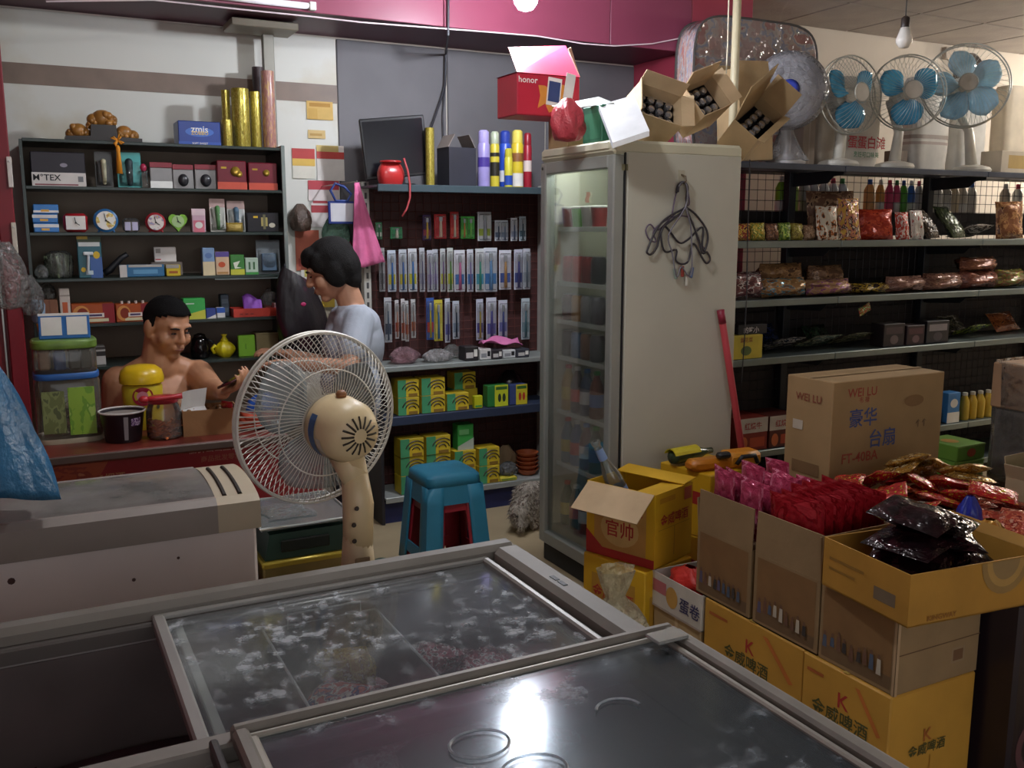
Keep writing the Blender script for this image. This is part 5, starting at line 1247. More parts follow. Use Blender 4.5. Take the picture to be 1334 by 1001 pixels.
# ================================================================== things on the fridge top
TZ = FH+.035
def opencarton(name, lbl, loc, w, d, h, rot, mat, inner, flaps, group=None, cat='carton', th=.004):
    """carton open at the top (+Z local); flaps = {(axis,sign): angle from upright}"""
    t = thing(name, lbl, cat, loc, group=group, rot=rot)
    for a, b in (((-w/2,-d/2,0),(w/2,-d/2+th,h)),((-w/2,d/2-th,0),(w/2,d/2,h)),((-w/2,-d/2+th,0),(-w/2+th,d/2-th,h)),((w/2-th,-d/2+th,0),(w/2,d/2-th,h)),((-w/2,-d/2,0),(w/2,d/2,th))):
        MB().box(a, b).build('side', mat, t)
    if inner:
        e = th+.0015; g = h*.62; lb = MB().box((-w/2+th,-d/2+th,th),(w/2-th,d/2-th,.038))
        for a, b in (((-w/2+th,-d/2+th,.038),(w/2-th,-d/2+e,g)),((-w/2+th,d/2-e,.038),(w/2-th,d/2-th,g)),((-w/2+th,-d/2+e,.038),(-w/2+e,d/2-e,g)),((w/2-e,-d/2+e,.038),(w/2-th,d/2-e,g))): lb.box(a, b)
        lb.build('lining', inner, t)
    for (ax, sg), (ang, ln) in flaps.items():
        if ax == 'y': m4 = Matrix.Translation((0,sg*(d/2-th/2),h)) @ Matrix.Rotation(R(-sg*ang),4,'X'); MB().box((-w/2,-th/2,0),(w/2,th/2,ln), 0, m4).build('flap', mat, t)
        else: m4 = Matrix.Translation((sg*(w/2-th/2),0,h)) @ Matrix.Rotation(R(sg*ang),4,'Y'); MB().box((-th/2,-d/2,0),(th/2,d/2,ln), 0, m4).build('flap', mat, t)
    return t
# red phone carton resting on a brown carton
cbox('carton', 'small brown carton under the red phone box', 'carton', (2.14,3.50,TZ), .22, .16, .118, CARD, [('rect',.46,.54,0,1,CARDL)])
HR = M('b8243c',.42,0,.08,4)
cbx, cbw = aY(715,155,3.44).x, aY(757,155,3.44).x-aY(676,155,3.44).x
zz = TZ+.119
t = thing('phone_carton', 'red carton printed with two phones, its lid slanting, above the fridge', 'carton', (cbx, 3.53, zz), 0)
w, d, h = cbw, .18, aY(715,101,3.44).z-aY(715,155,3.44).z
MB().box((-w/2,-d/2,0),(w/2,d/2,h), .004).build('box', HR, t)
MB().prism([(-w/2,h),(w/2,h),(w/2+.004,h+.002),(-w/2-.004,h+.002)], -d/2, d/2).build('seam', M('8a1a2a',.5), t)
lid = MB().add([(-w/2,-d/2,h+.002),(w/2,-d/2,h+.002),(w/2+.01,d*.25,h+.15),(-w/2+.03,d*.25,h+.12),(-w/2,-d/2+.005,h+.002),(w/2,-d/2+.005,h+.002),(w/2+.01,d*.25+.005,h+.15),(-w/2+.03,d*.25+.005,h+.12)],
    [(0,1,2,3),(7,6,5,4),(0,4,5,1),(1,5,6,2),(2,6,7,3),(3,7,4,0)]).build('lid_flap', M('c83a52',.4), t)
MB().add([(w/2,-d/2,h),(w/2,d/2,h),(w/2+.05,d/2-.02,h+.15),(w/2+.0,-d/2+.1,h+.13)], [(0,1,2,3)]).build('side_flap', M('b88a78',.7), t, solid=.003)
PW = M('e8e4e0',.4)
letter(t, 'honor', (-w*.33,-d/2-.001,h*.85), .035, PW)
BR = M('d8903a',.5)
mb = MB().prism([(-w*.18,.03),(-w*.06,.05),(.0,.015),(w*.3,.05),(w*.38,.12),(w*.2,.13),(w*.08,.1),(-.02,.12),(-w*.17,.12),(-w*.14,.08)], -d/2-.001, -d/2).build('orange_print', BR, t)
MB().box((-.02,-d/2-.002,.045),(.045,-d/2-.0012,.155), 0, Matrix.Rotation(R(6),4,'Y')).build('phone_print', PW, t)
MB().box((-.014,-d/2-.003,.060),(.039,-d/2-.0021,.140), 0, Matrix.Rotation(R(6),4,'Y')).build('screen_print', M('3a4a7a',.3), t)
MB().box((.05,-d/2-.002,.06),(.095,-d/2-.0012,.19), 0, Matrix.Rotation(R(10),4,'Y')).build('phone_print', M('dcd8d8',.4), t)
# red bag, white topped green box
p = aY(740,195,3.20)
softbag('red_plastic_bag', 'wrinkled red plastic bag on the front edge of the fridge top', 'bag', (p.x+.02, 3.24, TZ), .13, .12, .165, M('b8404a',.35,0,.2,18,.5), 41)
t = cbox('green_box', 'green box under the tilted white lid on the fridge', 'box', (aY(803,160,3.2).x-.02, 3.22, TZ), .16, .14, .14, M('2f6a50',.5), [('s','rect',.1,.9,.1,.8,M('3a7a5a',.5))])
a = [aD(780,137,3.62), aD(826,124,3.62), aD(846,170,3.42), aD(798,186,3.42)]
wl = thing('white_box_lid', 'white cardboard lid tilted over the green box on the fridge', 'lid', (0,0,0))
def slab(par, name, q, th, mat):
    q = [V(p) for p in q]; n = (q[1]-q[0]).cross(q[3]-q[0]).normalized()*th
    return MB().add(q+[p+n for p in q], [(0,1,2,3),(7,6,5,4),(0,4,5,1),(1,5,6,2),(2,6,7,3),(3,7,4,0)]).build(name, mat, par)
slab(wl, 'lid_top', a, .006, M('c9cbcd',.4))
slab(wl, 'lid_rim', [a[3], a[2], a[2]-V((0,0,.02)), a[3]-V((0,0,.02))], .004, M('d8d8d8',.4))
slab(wl, 'lid_rim', [a[0], a[3], a[3]-V((0,0,.02)), a[0]-V((0,0,.02))], .004, M('b8bcc0',.4))
slab(wl, 'grey_flap', [aD(718,138,3.75), aD(780,126,3.66), aD(800,134,3.6), aD(735,142,3.70)], .004, M('8f9288',.5))
# three open cartons of chrome bulbs, tipped toward the room
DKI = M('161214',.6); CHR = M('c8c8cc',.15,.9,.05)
def bulbs(par_loc, rot, w, h, n1, n2, z, grp, lbl, d):
    q = Euler(rot).to_matrix()
    for i in range(n1):
        for j in range(n2):
            o = MB().lathe([(.010,-.06),(.016,0),(.018,.012),(.014,.022),(.006,.024)], 12).build('chrome_bulb', CHR, auto=True)
            o.location = V(par_loc)+q @ V(((i-(n1-1)/2)*.042, (j-(n2-1)/2)*.042, z)); o.rotation_euler = rot
            tag(o, lbl, 'light bulb', grp)
r1 = (R(62),R(14),R(-8)); l1 = V((2.33,3.33,TZ+.088))
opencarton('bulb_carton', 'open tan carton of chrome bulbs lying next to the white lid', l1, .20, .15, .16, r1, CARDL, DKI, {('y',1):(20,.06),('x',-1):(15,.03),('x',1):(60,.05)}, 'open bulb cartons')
bulbs(l1, r1, .2, .16, 4, 3, .10, 'chrome bulbs in the carton by the lid', 'chrome bulb in the open carton beside the white lid', .15)
r2 = (R(60),R(-20),R(10)); l2 = V((2.57,3.33,TZ+.135))
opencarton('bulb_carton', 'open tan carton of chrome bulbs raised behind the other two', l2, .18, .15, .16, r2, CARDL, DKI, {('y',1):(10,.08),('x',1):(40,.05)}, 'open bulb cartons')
bulbs(l2, r2, .18, .16, 3, 3, .10, 'chrome bulbs in the raised carton', 'chrome bulb in the raised open carton on the fridge', .15)
r3 = (R(50),R(-30),R(16)); l3 = V((2.76,3.20,TZ+.035))
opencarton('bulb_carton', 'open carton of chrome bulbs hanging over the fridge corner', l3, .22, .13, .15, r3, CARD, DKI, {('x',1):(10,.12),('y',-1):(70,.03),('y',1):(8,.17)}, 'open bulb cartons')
bulbs(l3, r3, .2, .16, 4, 2, .10, 'chrome bulbs in the corner carton', 'chrome bulb in the carton over the fridge corner', .13)
# tall brown carton with raised flaps, standing on the gondola end
x0_, x1_ = aY(985,150,3.74).x, aY(1026,150,3.74).x
opencarton('tall_carton', 'tall brown carton with raised flaps beside the fridge top', ((x0_+x1_)/2-.085, 3.83, 1.842), x1_-x0_+.02, .16, .29, (0,R(-4),R(4)), CARD, None, {('y',-1):(-8,.2),('x',-1):(12,.16),('y',1):(10,.2),('x',1):(12,.05)})
# plastic conduit hanging from the ceiling, and its string
t = thing('conduit', 'cream plastic conduit dropping from the ceiling behind the fridge cartons', 'pipe', (3.10,3.66,1.56))
MB().tube([(0,0,0),(0,0,2.83-1.56)], .020, 12).build('pipe', M('c8bd9c',.5), t, True)
MB().box((-.03,-.024,.0),(.03,.024,.16), .006).build('junction_box', M('b0a488',.5), t)
tag(MB().tube([aD(950,-20,3.9), aD(948,60,3.9), aD(946,96,3.85)], .003, 5).build('string', M('d8d0b8',.7)), 'thin pale string hanging beside the cream conduit', 'string')
# ================================================================== long gondola on the right
GY = 3.70; GX0, GX1 = 2.74, 7.4
GZ = (1.830, 1.438, 1.137, .832, .335, .09)
t = gon = thing('gondola', 'long grey metal shop gondola with mesh back beside the fridge', 'shelf', (0,0,0))
gm = M('5e6a6c',.4,.4,.1,4); dm = M('30343a',.5,.3)
for k in range(5):
    xx = GX0+.02+k*1.15
    MB().box((xx-.025,4.08,0),(xx+.025,4.13,1.83), .003).build('upright', dm, t)
    for zz in GZ[:5]:
        MB().prism([(0,-.02),(.37,-.02),(.37,-.045),(.30,-.05),(.26,-.085),(0,-.095)], -.002, .002, Matrix.Translation((xx,4.08,zz)) @ Matrix.Rotation(R(-90),4,'Z') ).build('bracket', dm, t)
for i, zz in enumerate(GZ):
    for k in range(4):
        xa, xb = GX0+.02+k*1.15, GX0+.02+(k+1)*1.15-.004
        shelfb(t, xa, xb, GY, 4.08, zz, gm if i else M('4a5070',.4,.3), .034 if i else .03, lipmat=M('7d8784',.35,.4,.1,4) if i else M('4a505e',.35,.3))
mb = MB()
for k in range(80): mb.tube([(GX0+.02+k*.057,4.105,.1),(GX0+.02+k*.057,4.105,1.81)], .0018, 4)
for k in range(30): mb.tube([(GX0,4.108,.12+k*.057),(GX1-.05,4.108,.12+k*.057)], .0018, 4)
mb.build('wire_mesh', M('2c2c30',.5,.3), t)
# dark boards close off most of the mesh, leaving slots to the aisle behind
for xa, xb, za, zb in ((3.25,GX1-.05,1.46,1.60),(GX0,GX1-.05,.0,1.09),(3.95,GX1-.05,1.15,1.425),(GX0,3.24,1.49,1.70)):
    MB().box((xa,4.135,za),(xb,4.15,zb)).build('back_board', M('231d22',.6,0,.2,3), t)
for zz in (1.545,1.09):
    MB().box((GX0,4.15,zz-.015),(3.775,4.285,zz), .001).build('rear_shelf', M('b8b8b4',.45,.2), t)
    MB().box((3.777,4.15,zz-.015),(GX1-.05,4.46,zz), .001).build('rear_shelf', M('b8b8b4',.45,.2), t)
MB().box((GX0,4.082,1.815),(4.1,4.292,1.83), .001).build('rear_top_board', dm, t)
MB().box((4.102,4.082,1.815),(GX1-.05,4.20,1.83), .001).build('rear_top_board', dm, t)
# bottles on the rear shelf, seen through the mesh
rnd = random.Random(12)
cols = [('8fc83a','lime'),('a8d050','pale lime'),('c8ccd4','white'),('d0d4dc','white'),('c4c8d0','silver'),('d8d8dc','white'),('ccd0d8','white'),('d8a060','orange'),('d89a4a','amber'),('c83a6a','pink'),('d0507a','rose'),('5ab03a','green'),('3a6ac0','blue'),('c8c8c8','white'),('b8bcc0','grey'),('d4d0c8','cream'),('c8c4b8','cream'),('d8c8a8','beige'),('d8d0c0','cream'),('d8d4cc','white'),('c8c0b0','tan'),('d8d8d4','white')]
xs = [1018,1033,1048,1060,1073,1085,1097,1133,1147,1159,1168,1177,1187,1197,1209,1221,1233,1243,1254,1266,1310,1326]
for i, (x, (c, nm)) in enumerate(zip(xs, cols)):
    X = aY(x, 248, 4.22).x; r = .027 if 8 <= i <= 13 else .034
    cyl('shampoo_bottle', '%s bottle on the rear shelf seen through the gondola mesh' % nm, 'bottle', (X, 4.22, 1.546), r, .2, M(c,.4), group='bottles behind the gondola', n=14,
        prof=[(r*.9,0),(r,.006),(r,.19),(r*.6,.22),(r*.4,.225)], extra=[('cap',[(r*.4,.225),(r*.42,.23),(r*.4,.255),(r*.2,.257)],M(('d8d8d8','c83a5a','3a8a4a','2a5ab0')[i%4],.4)),('label',[(r*1.01,.04),(r*1.01,.12)],M(('e0e0dc',c)[i%2],.4))])
for i, x in enumerate((1115,1129)):
    cyl('milk_bottle', 'white bottle on the lower rear shelf behind the mesh', 'bottle', (aY(x,350,4.22).x, 4.22, 1.091), .035, .26, WHT, group='white bottles low behind the mesh', n=14, prof=[(.032,0),(.035,.01),(.035,.19),(.015,.23)], extra=[('cap',[(.017,.23),(.017,.255),(.012,.257)],M('c8ccc8',.4))])
# --- packets on the shelves
def row(items, z, Y=GY+.03, fam='snack_packet', group=None):
    for i, it in enumerate(items):
        lb, xl, xr, yt, kind, cols_, dep = it
        x, w, h = span(xl, xr, yt, Y, z)
        if Y > GY+.15: h = min(h, .145)
        if kind == 'bag':      # upright pillow bag
            pack(fam, lb, 'packet', (x, Y+dep/2, z+h/2), (R(-8),0,R(-10+i*5%15)), w*.95, h, dep, foil(*cols_), group, i)
        elif kind == 'lean':
            pack(fam, lb, 'packet', (x, Y+.09, z+h*.5), (R(-38),0,R(8)), w*.95, h*1.15, dep, foil(*cols_), group, i)
        elif kind == 'loaf':   # bread loaf lying along X
            pack(fam, lb, 'packet', (x, Y+.075, z+h*.61), (0,R(90),0), h*1.2, w*1.02, .14, foil(*cols_, rough=.2), group, i)
        elif kind == 'flat':
            pack(fam, lb, 'packet', (x, Y+.13, z+.046), (R(69),0,R(8)), w*.9, .19, dep*.8, foil(*cols_), group, i)
        elif kind == 'box':
            cbox(fam.replace('packet','box'), lb, 'box', (x, Y+dep/2, z), w*.96, dep, h, M(cols_[0],.5), [('rect',.1,.9,.55,.85,M(cols_[1],.5)),('disc',.5,.3,.2,.2,M(cols_[2],.5))], group)
z = GZ[1]+.003
row([('small red and gold sweet packet at the fridge end of the gondola',960,981,291,'bag',('8a3a2c','c8a040','5a2a28'),.05),('small yellow sweet packet next to the red and gold one',982,1001,290,'bag',('b89a3a','6a7a30','d8c060'),.05),('small brown sweet packet between yellow and green ones',1002,1018,291,'bag',('6a4a3a','9a6a48','4a3028'),.05),
     ('small green sweet packet on the noodle shelf',1019,1034,290,'bag',('5a7a30','a8b850','3a4a28'),.05),('small gold sweet packet beside the green one',1035,1050,291,'bag',('a89a40','7a6a30','c8b860'),.05),('small tan sweet packet next to the tall noodle bag',1051,1065,293,'bag',('8a6a50','b8987a','5a4438'),.05),
     ], z)
row([('large clear noodle bag with dark top behind the noodle packs',1062,1119,248,'bag',('7a5a48','a8886a','4a342c'),.08)], z, GY+.13)
row([('tall white noodle pack with orange figures',1069,1095,268,'bag',('d8d0c0','d8d0c0','b86a30','3a302a'),.04),('tall yellow and pink noodle pack',1097,1125,258,'bag',('c8a048','c88070','302a28','e0c8b0'),.04)], z, GY+.005)
row([('wide red snack bag on the top goods shelf',1127,1170,272,'bag',('a83020','c84a2c','8a2018'),.09),('red and white snack bag beside the wide red one',1172,1189,276,'bag',('b83a2c','d8d0cc','c04a3a'),.045),('white rice cake bag with red edge',1191,1208,274,'bag',('d0c8c0','d8d4cc','a83a30'),.045)], z)
row([('dark olive snack bag leaning on the top goods shelf',1211,1234,270,'lean',('3a3028','5a4a38','2a2420'),.06),('dark green snack bag leaning next to the olive one',1244,1268,266,'lean',('38402c','4f5a3a','2a2a22'),.06),('flat shiny clear bag lying on the top goods shelf',1270,1308,296,'flat',('5a4a44','c8c0b8','3a302e'),.05),('brown nut bag standing past the flat shiny one',1309,1340,262,'bag',('8a5a3c','b8885a','5a3828'),.08)], z)
z = GZ[2]+.003
row([('purple brown bread loaf bag with a white badge',953,1003,361,'loaf',('6a4448','8a5a5a','d0c8c8','543438'),.1),('tan bread loaf bag with a blue band',1006,1060,367,'loaf',('a07850','c8a070','4a90a8','8a6040'),.1),('tan bread loaf bag with a violet end',1064,1118,368,'loaf',('a07a5a','b89068','8a4a80','7a5a48'),.1),('dark bread roll bag with gold print',1121,1165,372,'loaf',('3a2c26','c8a83a','5a4030','d0c090'),.1),
     ('pinkish biscuit loaf bag',1168,1213,364,'loaf',('8a6458','a88070','6a4a44'),.1),('brown biscuit loaf bag beside the pinkish one',1217,1263,360,'loaf',('7a5448','98705e','5a3c34'),.1),('reddish biscuit loaf, lower of the double pack',1265,1309,357,'loaf',('7a4a40','96604e','5c3630'),.1),('green and brown biscuit loaf past the reddish ones',1311,1345,355,'loaf',('6a6a3a','8a5a40','a8b050'),.1)], z, fam='bread_packet')
row([('tan bread bag stacked behind the blue banded one',1003,1056,345,'loaf',('9a7450','b88e60','6a4c38'),.1),('pale bread bag stacked behind the violet ended one',1066,1108,352,'loaf',('8a6a54','b08a6a','60483a'),.1)], z, GY+.19, fam='bread_packet')
row([('reddish biscuit loaf on top of the double pack',1266,1308,338,'loaf',('80503f','9c6850','5c3830'),.1)], z+.109, fam='bread_packet')
z = GZ[3]+.003
x, w, h = span(950, 995, 437, GY+.01, z)
cbox('seasoning_box', 'yellow box printed with a small plant at the fridge end', 'box', (x, GY+.09, z), w*.96, .16, h, M('c8b440',.5), [('text','黄花菜',.5,.8,.028,M('8a4a2a',.5)),('disc',.5,.35,.16,.2,M('5a6a3a',.5)),('s','rect',0,1,0,1,M('8a6a3a',.6))])
gbox('seasoning_box', 'black box with white lettering lying on the yellow box', 'box', 962, 1000, 423, GY+.03, z+h+.001, .12, M('1c1a22',.5), [('text','的吃小',.45,.45,.035,M('c8c4c8',.5))])
row([('navy and white noodle packet lying next to the seaweed',1016,1062,442,'flat',('2a3450','b8b0a8','1c2030'),.04),
     ('pale dried noodle packet lying on the lower shelf',1064,1108,446,'flat',('6a7a70','a8a890','4a524a'),.04),
     ('grey green dried goods packet on the lower shelf',1110,1150,444,'flat',('5a5a48','8a8a6a','3a3a30'),.04),
     ('small dark box beside the dried goods',1152,1180,422,'box',('2a2226','4a3c40','6a5c5c'),.1),
     ('dark maroon box with faint print',1182,1206,424,'box',('301c22','54343a','70585c'),.1),
     ('charcoal box with a pale stripe',1208,1238,418,'box',('26242a','8a8488','4a464c'),.1),
     ('lime tipped dark packet lying past the olive one',1278,1302,420,'flat',('3a4028','9ab040','26281c'),.04)], z)
row([('dark blue seaweed packet leaning on the lower shelf',1000,1032,424,'lean',('1c2440','2a3a6a','141824'),.03),
     ('dark green packet leaning behind the dried noodles',1062,1100,425,'lean',('1c2a24','2f4a38','141c18'),.03),
     ('dark olive packet leaning by the charcoal box',1240,1276,412,'lean',('2a2a20','44442f','1c1c16'),.04),
     ('orange brown packet at the end of the lower shelf',1303,1345,408,'lean',('8a4a28','a8602f','5c301c'),.05)], z, GY+.20)
a = aY(1128,408,GY+.02)
pack('sweet_packet', 'small red and green packet hanging under the bread shelf', 'packet', (a.x, GY+.03, 1.137-.034-.045), (0,R(70),R(5)), .05, .1, .02, foil('b83038','58b048','d8d0c8', sc=4), None, 2)
z = GZ[4]+.003
for i, (xl, xr, yt) in enumerate(((962,1001,545),(1003,1040,541))):
    gbox('snack_tray', ['red and white noodle tray beside the broom handle','dark red and white noodle tray beside the brown fan carton'][i], 'tray', xl, xr, yt, GY+.02, z, .2, M(('8a2a20','5a2018')[i],.5), [('rect',0,1,.55,1,M('c8c0b8',.5)),('text','红烧牛',.5,.76,.04,M('a83030',.5)),('disc',.2,.25,.12,.2,M('c86a3a',.5)),('rect',.4,.9,.1,.4,M('b84a2a',.5))])
gbox('milk_carton', 'blue and white milk carton on the low gondola shelf', 'box', 1236, 1252, 512, GY+.02, z, .08, M('3a7ab8',.45), [('rect',.0,1,0,.35,WHT),('disc',.5,.65,.3,.15,WHT)])
for i, x in enumerate((1256,1266,1276,1286)):
    cyl('drink_bottle', 'yellow drink bottle in the row beside the blue milk carton', 'bottle', (aY(x,530,GY+.06).x, GY+.06, z), .03, .17, M('c8a83a',.35), group='yellow bottles low on the gondola', n=12, prof=[(.028,0),(.03,.01),(.03,.11),(.014,.15)], extra=[('cap',[(.016,.15),(.016,.168),(.01,.17)],M('d8d4c8',.4))])
t = gbox('snack_tray', 'dark tray of biscuits filling the low shelf behind the fan carton', 'tray', 1100, 1225, 540, GY+.03, z, .2, M('3a2420',.6), [('rect',.02,.98,.6,.9,M('6a3a2a',.5))])
# thin dark cord hanging before the gondola end
tag(MB().tube([aY(x, y, 3.69) for x, y in ((977,208),(974,300),(973,380),(970,440),(966,500))], .003, 5).build('hanging_cord', M('2a2628',.6)), 'thin dark cord hanging down before the gondola end', 'cord')

# ================================================================== on top of the gondola
TG = GZ[0]+.003
BLD = MG('9fdcf4', .6, .1, key='blade', dust='6cc4ee', refl=1.2)
WF = M('dcd8cc',.35)
def desk_fan(lbl, bx, gx, gy, D, r, yaw, pitch, nb, blade=BLD, rings=True):
    """desk fan with its round base on the shelf; head centre at pixel (gx,gy)"""
    base = V((bx, GY+.115, TG)); c = aY(gx, gy, GY+.05)
    t = thing('desk_fan', lbl, 'fan', base, 0, 'desk fans on the gondola')
    MB().lathe([(.105,0),(.11,.012),(.10,.028),(.06,.04),(.03,.045)], 26).build('base', WF, t, auto=True)
    MB().lathe([(.1,-.0),(.1,.003)], 20).build('base_pad', BLK, t)
    hz = c-base
    MB().tube([(0,0,.03),(hz.x*.4,hz.y*.3,hz.z*.5),(hz.x*.9,.06,hz.z-.03)], [.034,.026,.022], 12).build('neck', WF, t, True)
    m4 = Matrix.Translation(hz) @ Euler((pitch,0,yaw)).to_matrix().to_4x4() @ Matrix.Rotation(R(90),4,'X')   # local +Z looks out of the front
    MB().lathe([(.03,-.17),(.05,-.155),(.06,-.10),(.05,-.05)], 18, m4).build('motor', WF, t, auto=True)
    MB().lathe([(.038,-.01),(.042,.0),(.036,.012),(.001,.016)], 20, m4).build('hub', M('c8c0b0',.35), t, auto=True)
    for k in range(nb):
        a0 = 6.2832*k/nb+.5
        def fn(u, v):
            rr = .035+(r*.87-.035)*v; wd = .80*(math.sin(math.pi*(.18+.75*v)))**.8
            a = a0+(u-.5)*2*wd*(1 if nb < 4 else .8); return (rr*math.cos(a), rr*math.sin(a), .012*(u-.5)*4)
        MB().grid(fn, 7, 8, m4).build('blade', blade, t, True, solid=.003)
    GW = M('b8bab4',.35,.5)
    def guard(nm, zs, dome):
        mb = MB(); n = 46
        mb.tube([(r*math.cos(6.2832*i/48), r*math.sin(6.2832*i/48), zs) for i in range(48)], .0042, 5, True, m4)
        for i in range(n):
            a = 6.2832*i/n; mb.tube([((.05+(r-.05)*q)*math.cos(a+.25*(1-q)), (.05+(r-.05)*q)*math.sin(a+.25*(1-q)), zs+dome*(1-q**2.5)) for q in (0,.33,.66,.9,1)], .0011, 3, False, m4)
        mb.tube([(.05*math.cos(6.2832*i/20), .05*math.sin(6.2832*i/20), zs+dome) for i in range(20)], .003, 5, True, m4)
        mb.build(nm, GW, t)
    guard('front_guard', .02, .06); guard('rear_guard', -.02, -.055)
    MB().lathe([(.048,.078),(.046,.083),(.001,.085)], 20, m4).build('badge', M('c4bcae',.35), t)
desk_fan('white desk fan with three blue blades beside the wrapped fan', aY(1092,206,GY+.115).x, 1108, 124, 0, .20, R(-2), R(-4), 3)
desk_fan('white desk fan with three blue blades between the other two fans', aY(1165,209,GY+.115).x, 1183, 121, 0, .20, R(-30), R(-4), 3)
desk_fan('white desk fan with five pale blue blades turned toward the aisle', aY(1266,213,GY+.115).x, 1258, 112, 0, .235, R(-42), R(-8), 5, MG('b8e0f4', .6, .1, key='blade2', dust='c8e8f8', refl=1.2))
# sacks and tubs behind the fans
def tub(lbl, xl, xr, yt, Y, mat, bands=(), text=None, name='white_sack', cat='sack'):
    x, w, h = span(xl, xr, yt, Y, TG); r = w/2
    t = thing(name, lbl, cat, (x, Y+r*.5, TG))
    def fn(u, v):
        a = 6.2832*u; k = 1+.02*math.sin(5*a+3*v)+.012*math.sin(11*a)
        s = min(1, .9+.4*v) if v < .9 else 1-.5*(v-.9)*3
        return (r*k*s*math.copysign(abs(math.cos(a))**.7,math.cos(a)), r*.5*k*s*math.copysign(abs(math.sin(a))**.7,math.sin(a)), h*v)
    MB().grid(fn, 36, 14, wrap=True).build('body', mat, t, True)
    MB().add([(r*.75*math.cos(6.2832*i/20), r*.38*math.sin(6.2832*i/20), h*.995) for i in range(20)], [tuple(range(20))]).build('top', mat, t)
    for z0_, z1_, m_ in bands:
        MB().grid(lambda u, v: (fn(u, z0_+(z1_-z0_)*v)[0]*1.012, fn(u, z0_+(z1_-z0_)*v)[1]*1.012, h*(z0_+(z1_-z0_)*v)), 36, 3, wrap=True).build('band', m_, t, True)
    return t, r, h
SK = M('d8d2c6',.6,0,.06,6,.1)
tk, r, h = tub('white sack with red characters behind the two small fans', 1097, 1160, 100, GY+.27, SK)
letter(tk, '蛋蛋白滩', (.02,-r*.5-.012,h*.30), .075, M('b83038',.6)); letter(tk, '烹饪可口味美', (.02,-r*.5-.012,h*.17), .034, M('3a7a4a',.6))
tub('grey white sack behind the first small fan', 1071, 1094, 110, GY+.27, M('b8aea0',.6,0,.08,6,.1))
tub('white round tub with grey bands behind the five bladed fan', 1199, 1250, 100, GY+.28, M('dcd8d0',.4), [(.36,.40,M('a89a90',.4)),(.30,.33,M('b8a8a0',.4))], name='white_tub', cat='tub')
tub('bright white cloth sack beside the banded tub', 1257, 1297, 102, GY+.28, M('e4e2dc',.6), name='white_sack')
tub('cream sack at the end of the gondola top', 1316, 1355, 112, GY+.26, M('dccfb8',.6), name='white_sack')
gbox('carton', 'low cream carton with tan print at the end of the gondola top', 'carton', 1305, 1352, 197, GY+.03, TG, .14, M('c8bca8',.6), [('rect',.2,.7,.2,.8,M('b89a58',.6))])
x, w, h = span(1140, 1196, 175, GY+.28, TG)
cbox('carton', 'brown grey carton behind the middle desk fan', 'carton', (aY(1175,190,GY+.33).x, GY+.37, TG), .10, .09, .13, M('8a7868',.7), [('rect',.4,.6,0,1,M('9a8878',.7))])
t = gbox('carton', 'tall tan carton between the wrapped fan and the first desk fan', 'carton', 1050, 1066, 112, GY+.24, TG, .12, M('a09080',.7), [('rect',.44,.56,0,1,M('b0a090',.6))])
# fan wrapped in clear film
c = aY(1031, 118, GY+.10)
t = thing('wrapped_fan', 'round fan wrapped in cloudy clear film with a blue hub', 'fan', (c.x, GY+.12, TG))
hz = c.z-TG
WR = MG('ececee', .26, .12, key='wrapf', dust='d4d2d6', bump=.8, fsc=9, refl=1.6)
m4 = Matrix.Translation((0,0,hz)) @ Matrix.Rotation(R(-40),4,'Z') @ Matrix.Rotation(R(90),4,'X')
MB().lathe([(.06,-.05),(.17,-.04),(.20,-.01),(.20,.015),(.17,.045),(.07,.065),(.001,.068)], 32, m4).build('film', WR, t, True)
mb = MB()
for rr_ in (.06,.09,.12,.15,.175): mb.tube([(rr_*math.cos(6.2832*i/32), rr_*math.sin(6.2832*i/32), .03) for i in range(32)], .0025, 4, True, m4)
for i in range(24): mb.tube([(.05*math.cos(6.2832*i/24), .05*math.sin(6.2832*i/24), .04), (.18*math.cos(6.2832*i/24), .18*math.sin(6.2832*i/24), .02)], .0015, 4, False, m4)
mb.build('guard', M('c8c8cc',.4), t)
MB().lathe([(.18,-.02),(.18,-.015)], 28, m4).build('back_plate', M('bcbcc2',.5), t)
MB().lathe([(.045,.07),(.05,.074),(.03,.08),(.001,.081)], 20, m4).build('hub', M('3a4ab0',.35), t, True)
MB().lathe([(.10,0),(.105,.015),(.04,.04),(.025,.06),(.025,max(.07,hz-.2))], 22).build('stand', M('b8b4b0',.4), t, auto=True)
def fl(u, v): a = 6.2832*u; rr = (.03+.10*(1-v)**1.2)*(1+.1*math.sin(6*a+4*v)); return (rr*math.cos(a), rr*.7*math.sin(a), .02+(hz-.2)*v)
MB().grid(fl, 24, 8, wrap=True).build('film_skirt', WR, t, True)
# big plastic wrapped quilt leaning at the pillar
a, b = aY(893,110,4.2), aY(1054,40,4.2)
t = thing('wrapped_quilt', 'folded floral quilt in clear zip bag with dark piping', 'quilt', ((a.x+b.x)/2, 4.205, TG), R(0))
w, h = b.x-a.x, aY(975,30,4.2).z-TG
n = 40
def rr(u, v):
    s = [V((math.copysign(abs(math.cos(6.2832*i/n))**.35, math.cos(6.2832*i/n))*w/2, 0, h/2+math.copysign(abs(math.sin(6.2832*i/n))**.35, math.sin(6.2832*i/n))*h/2)) for i in range(n)]
pl = [(math.copysign(abs(math.cos(6.2832*i/n))**.38, math.cos(6.2832*i/n))*w/2, h/2+math.copysign(abs(math.sin(6.2832*i/n))**.38, math.sin(6.2832*i/n))*h/2) for i in range(n)]
QM = MP(['ecc4b8','f4e4da','c4d0ec','f8f0e8','e49a90'], 7, .6, .1, det=3)
MB().prism(pl, -.07, .07).build('quilt', QM, t)
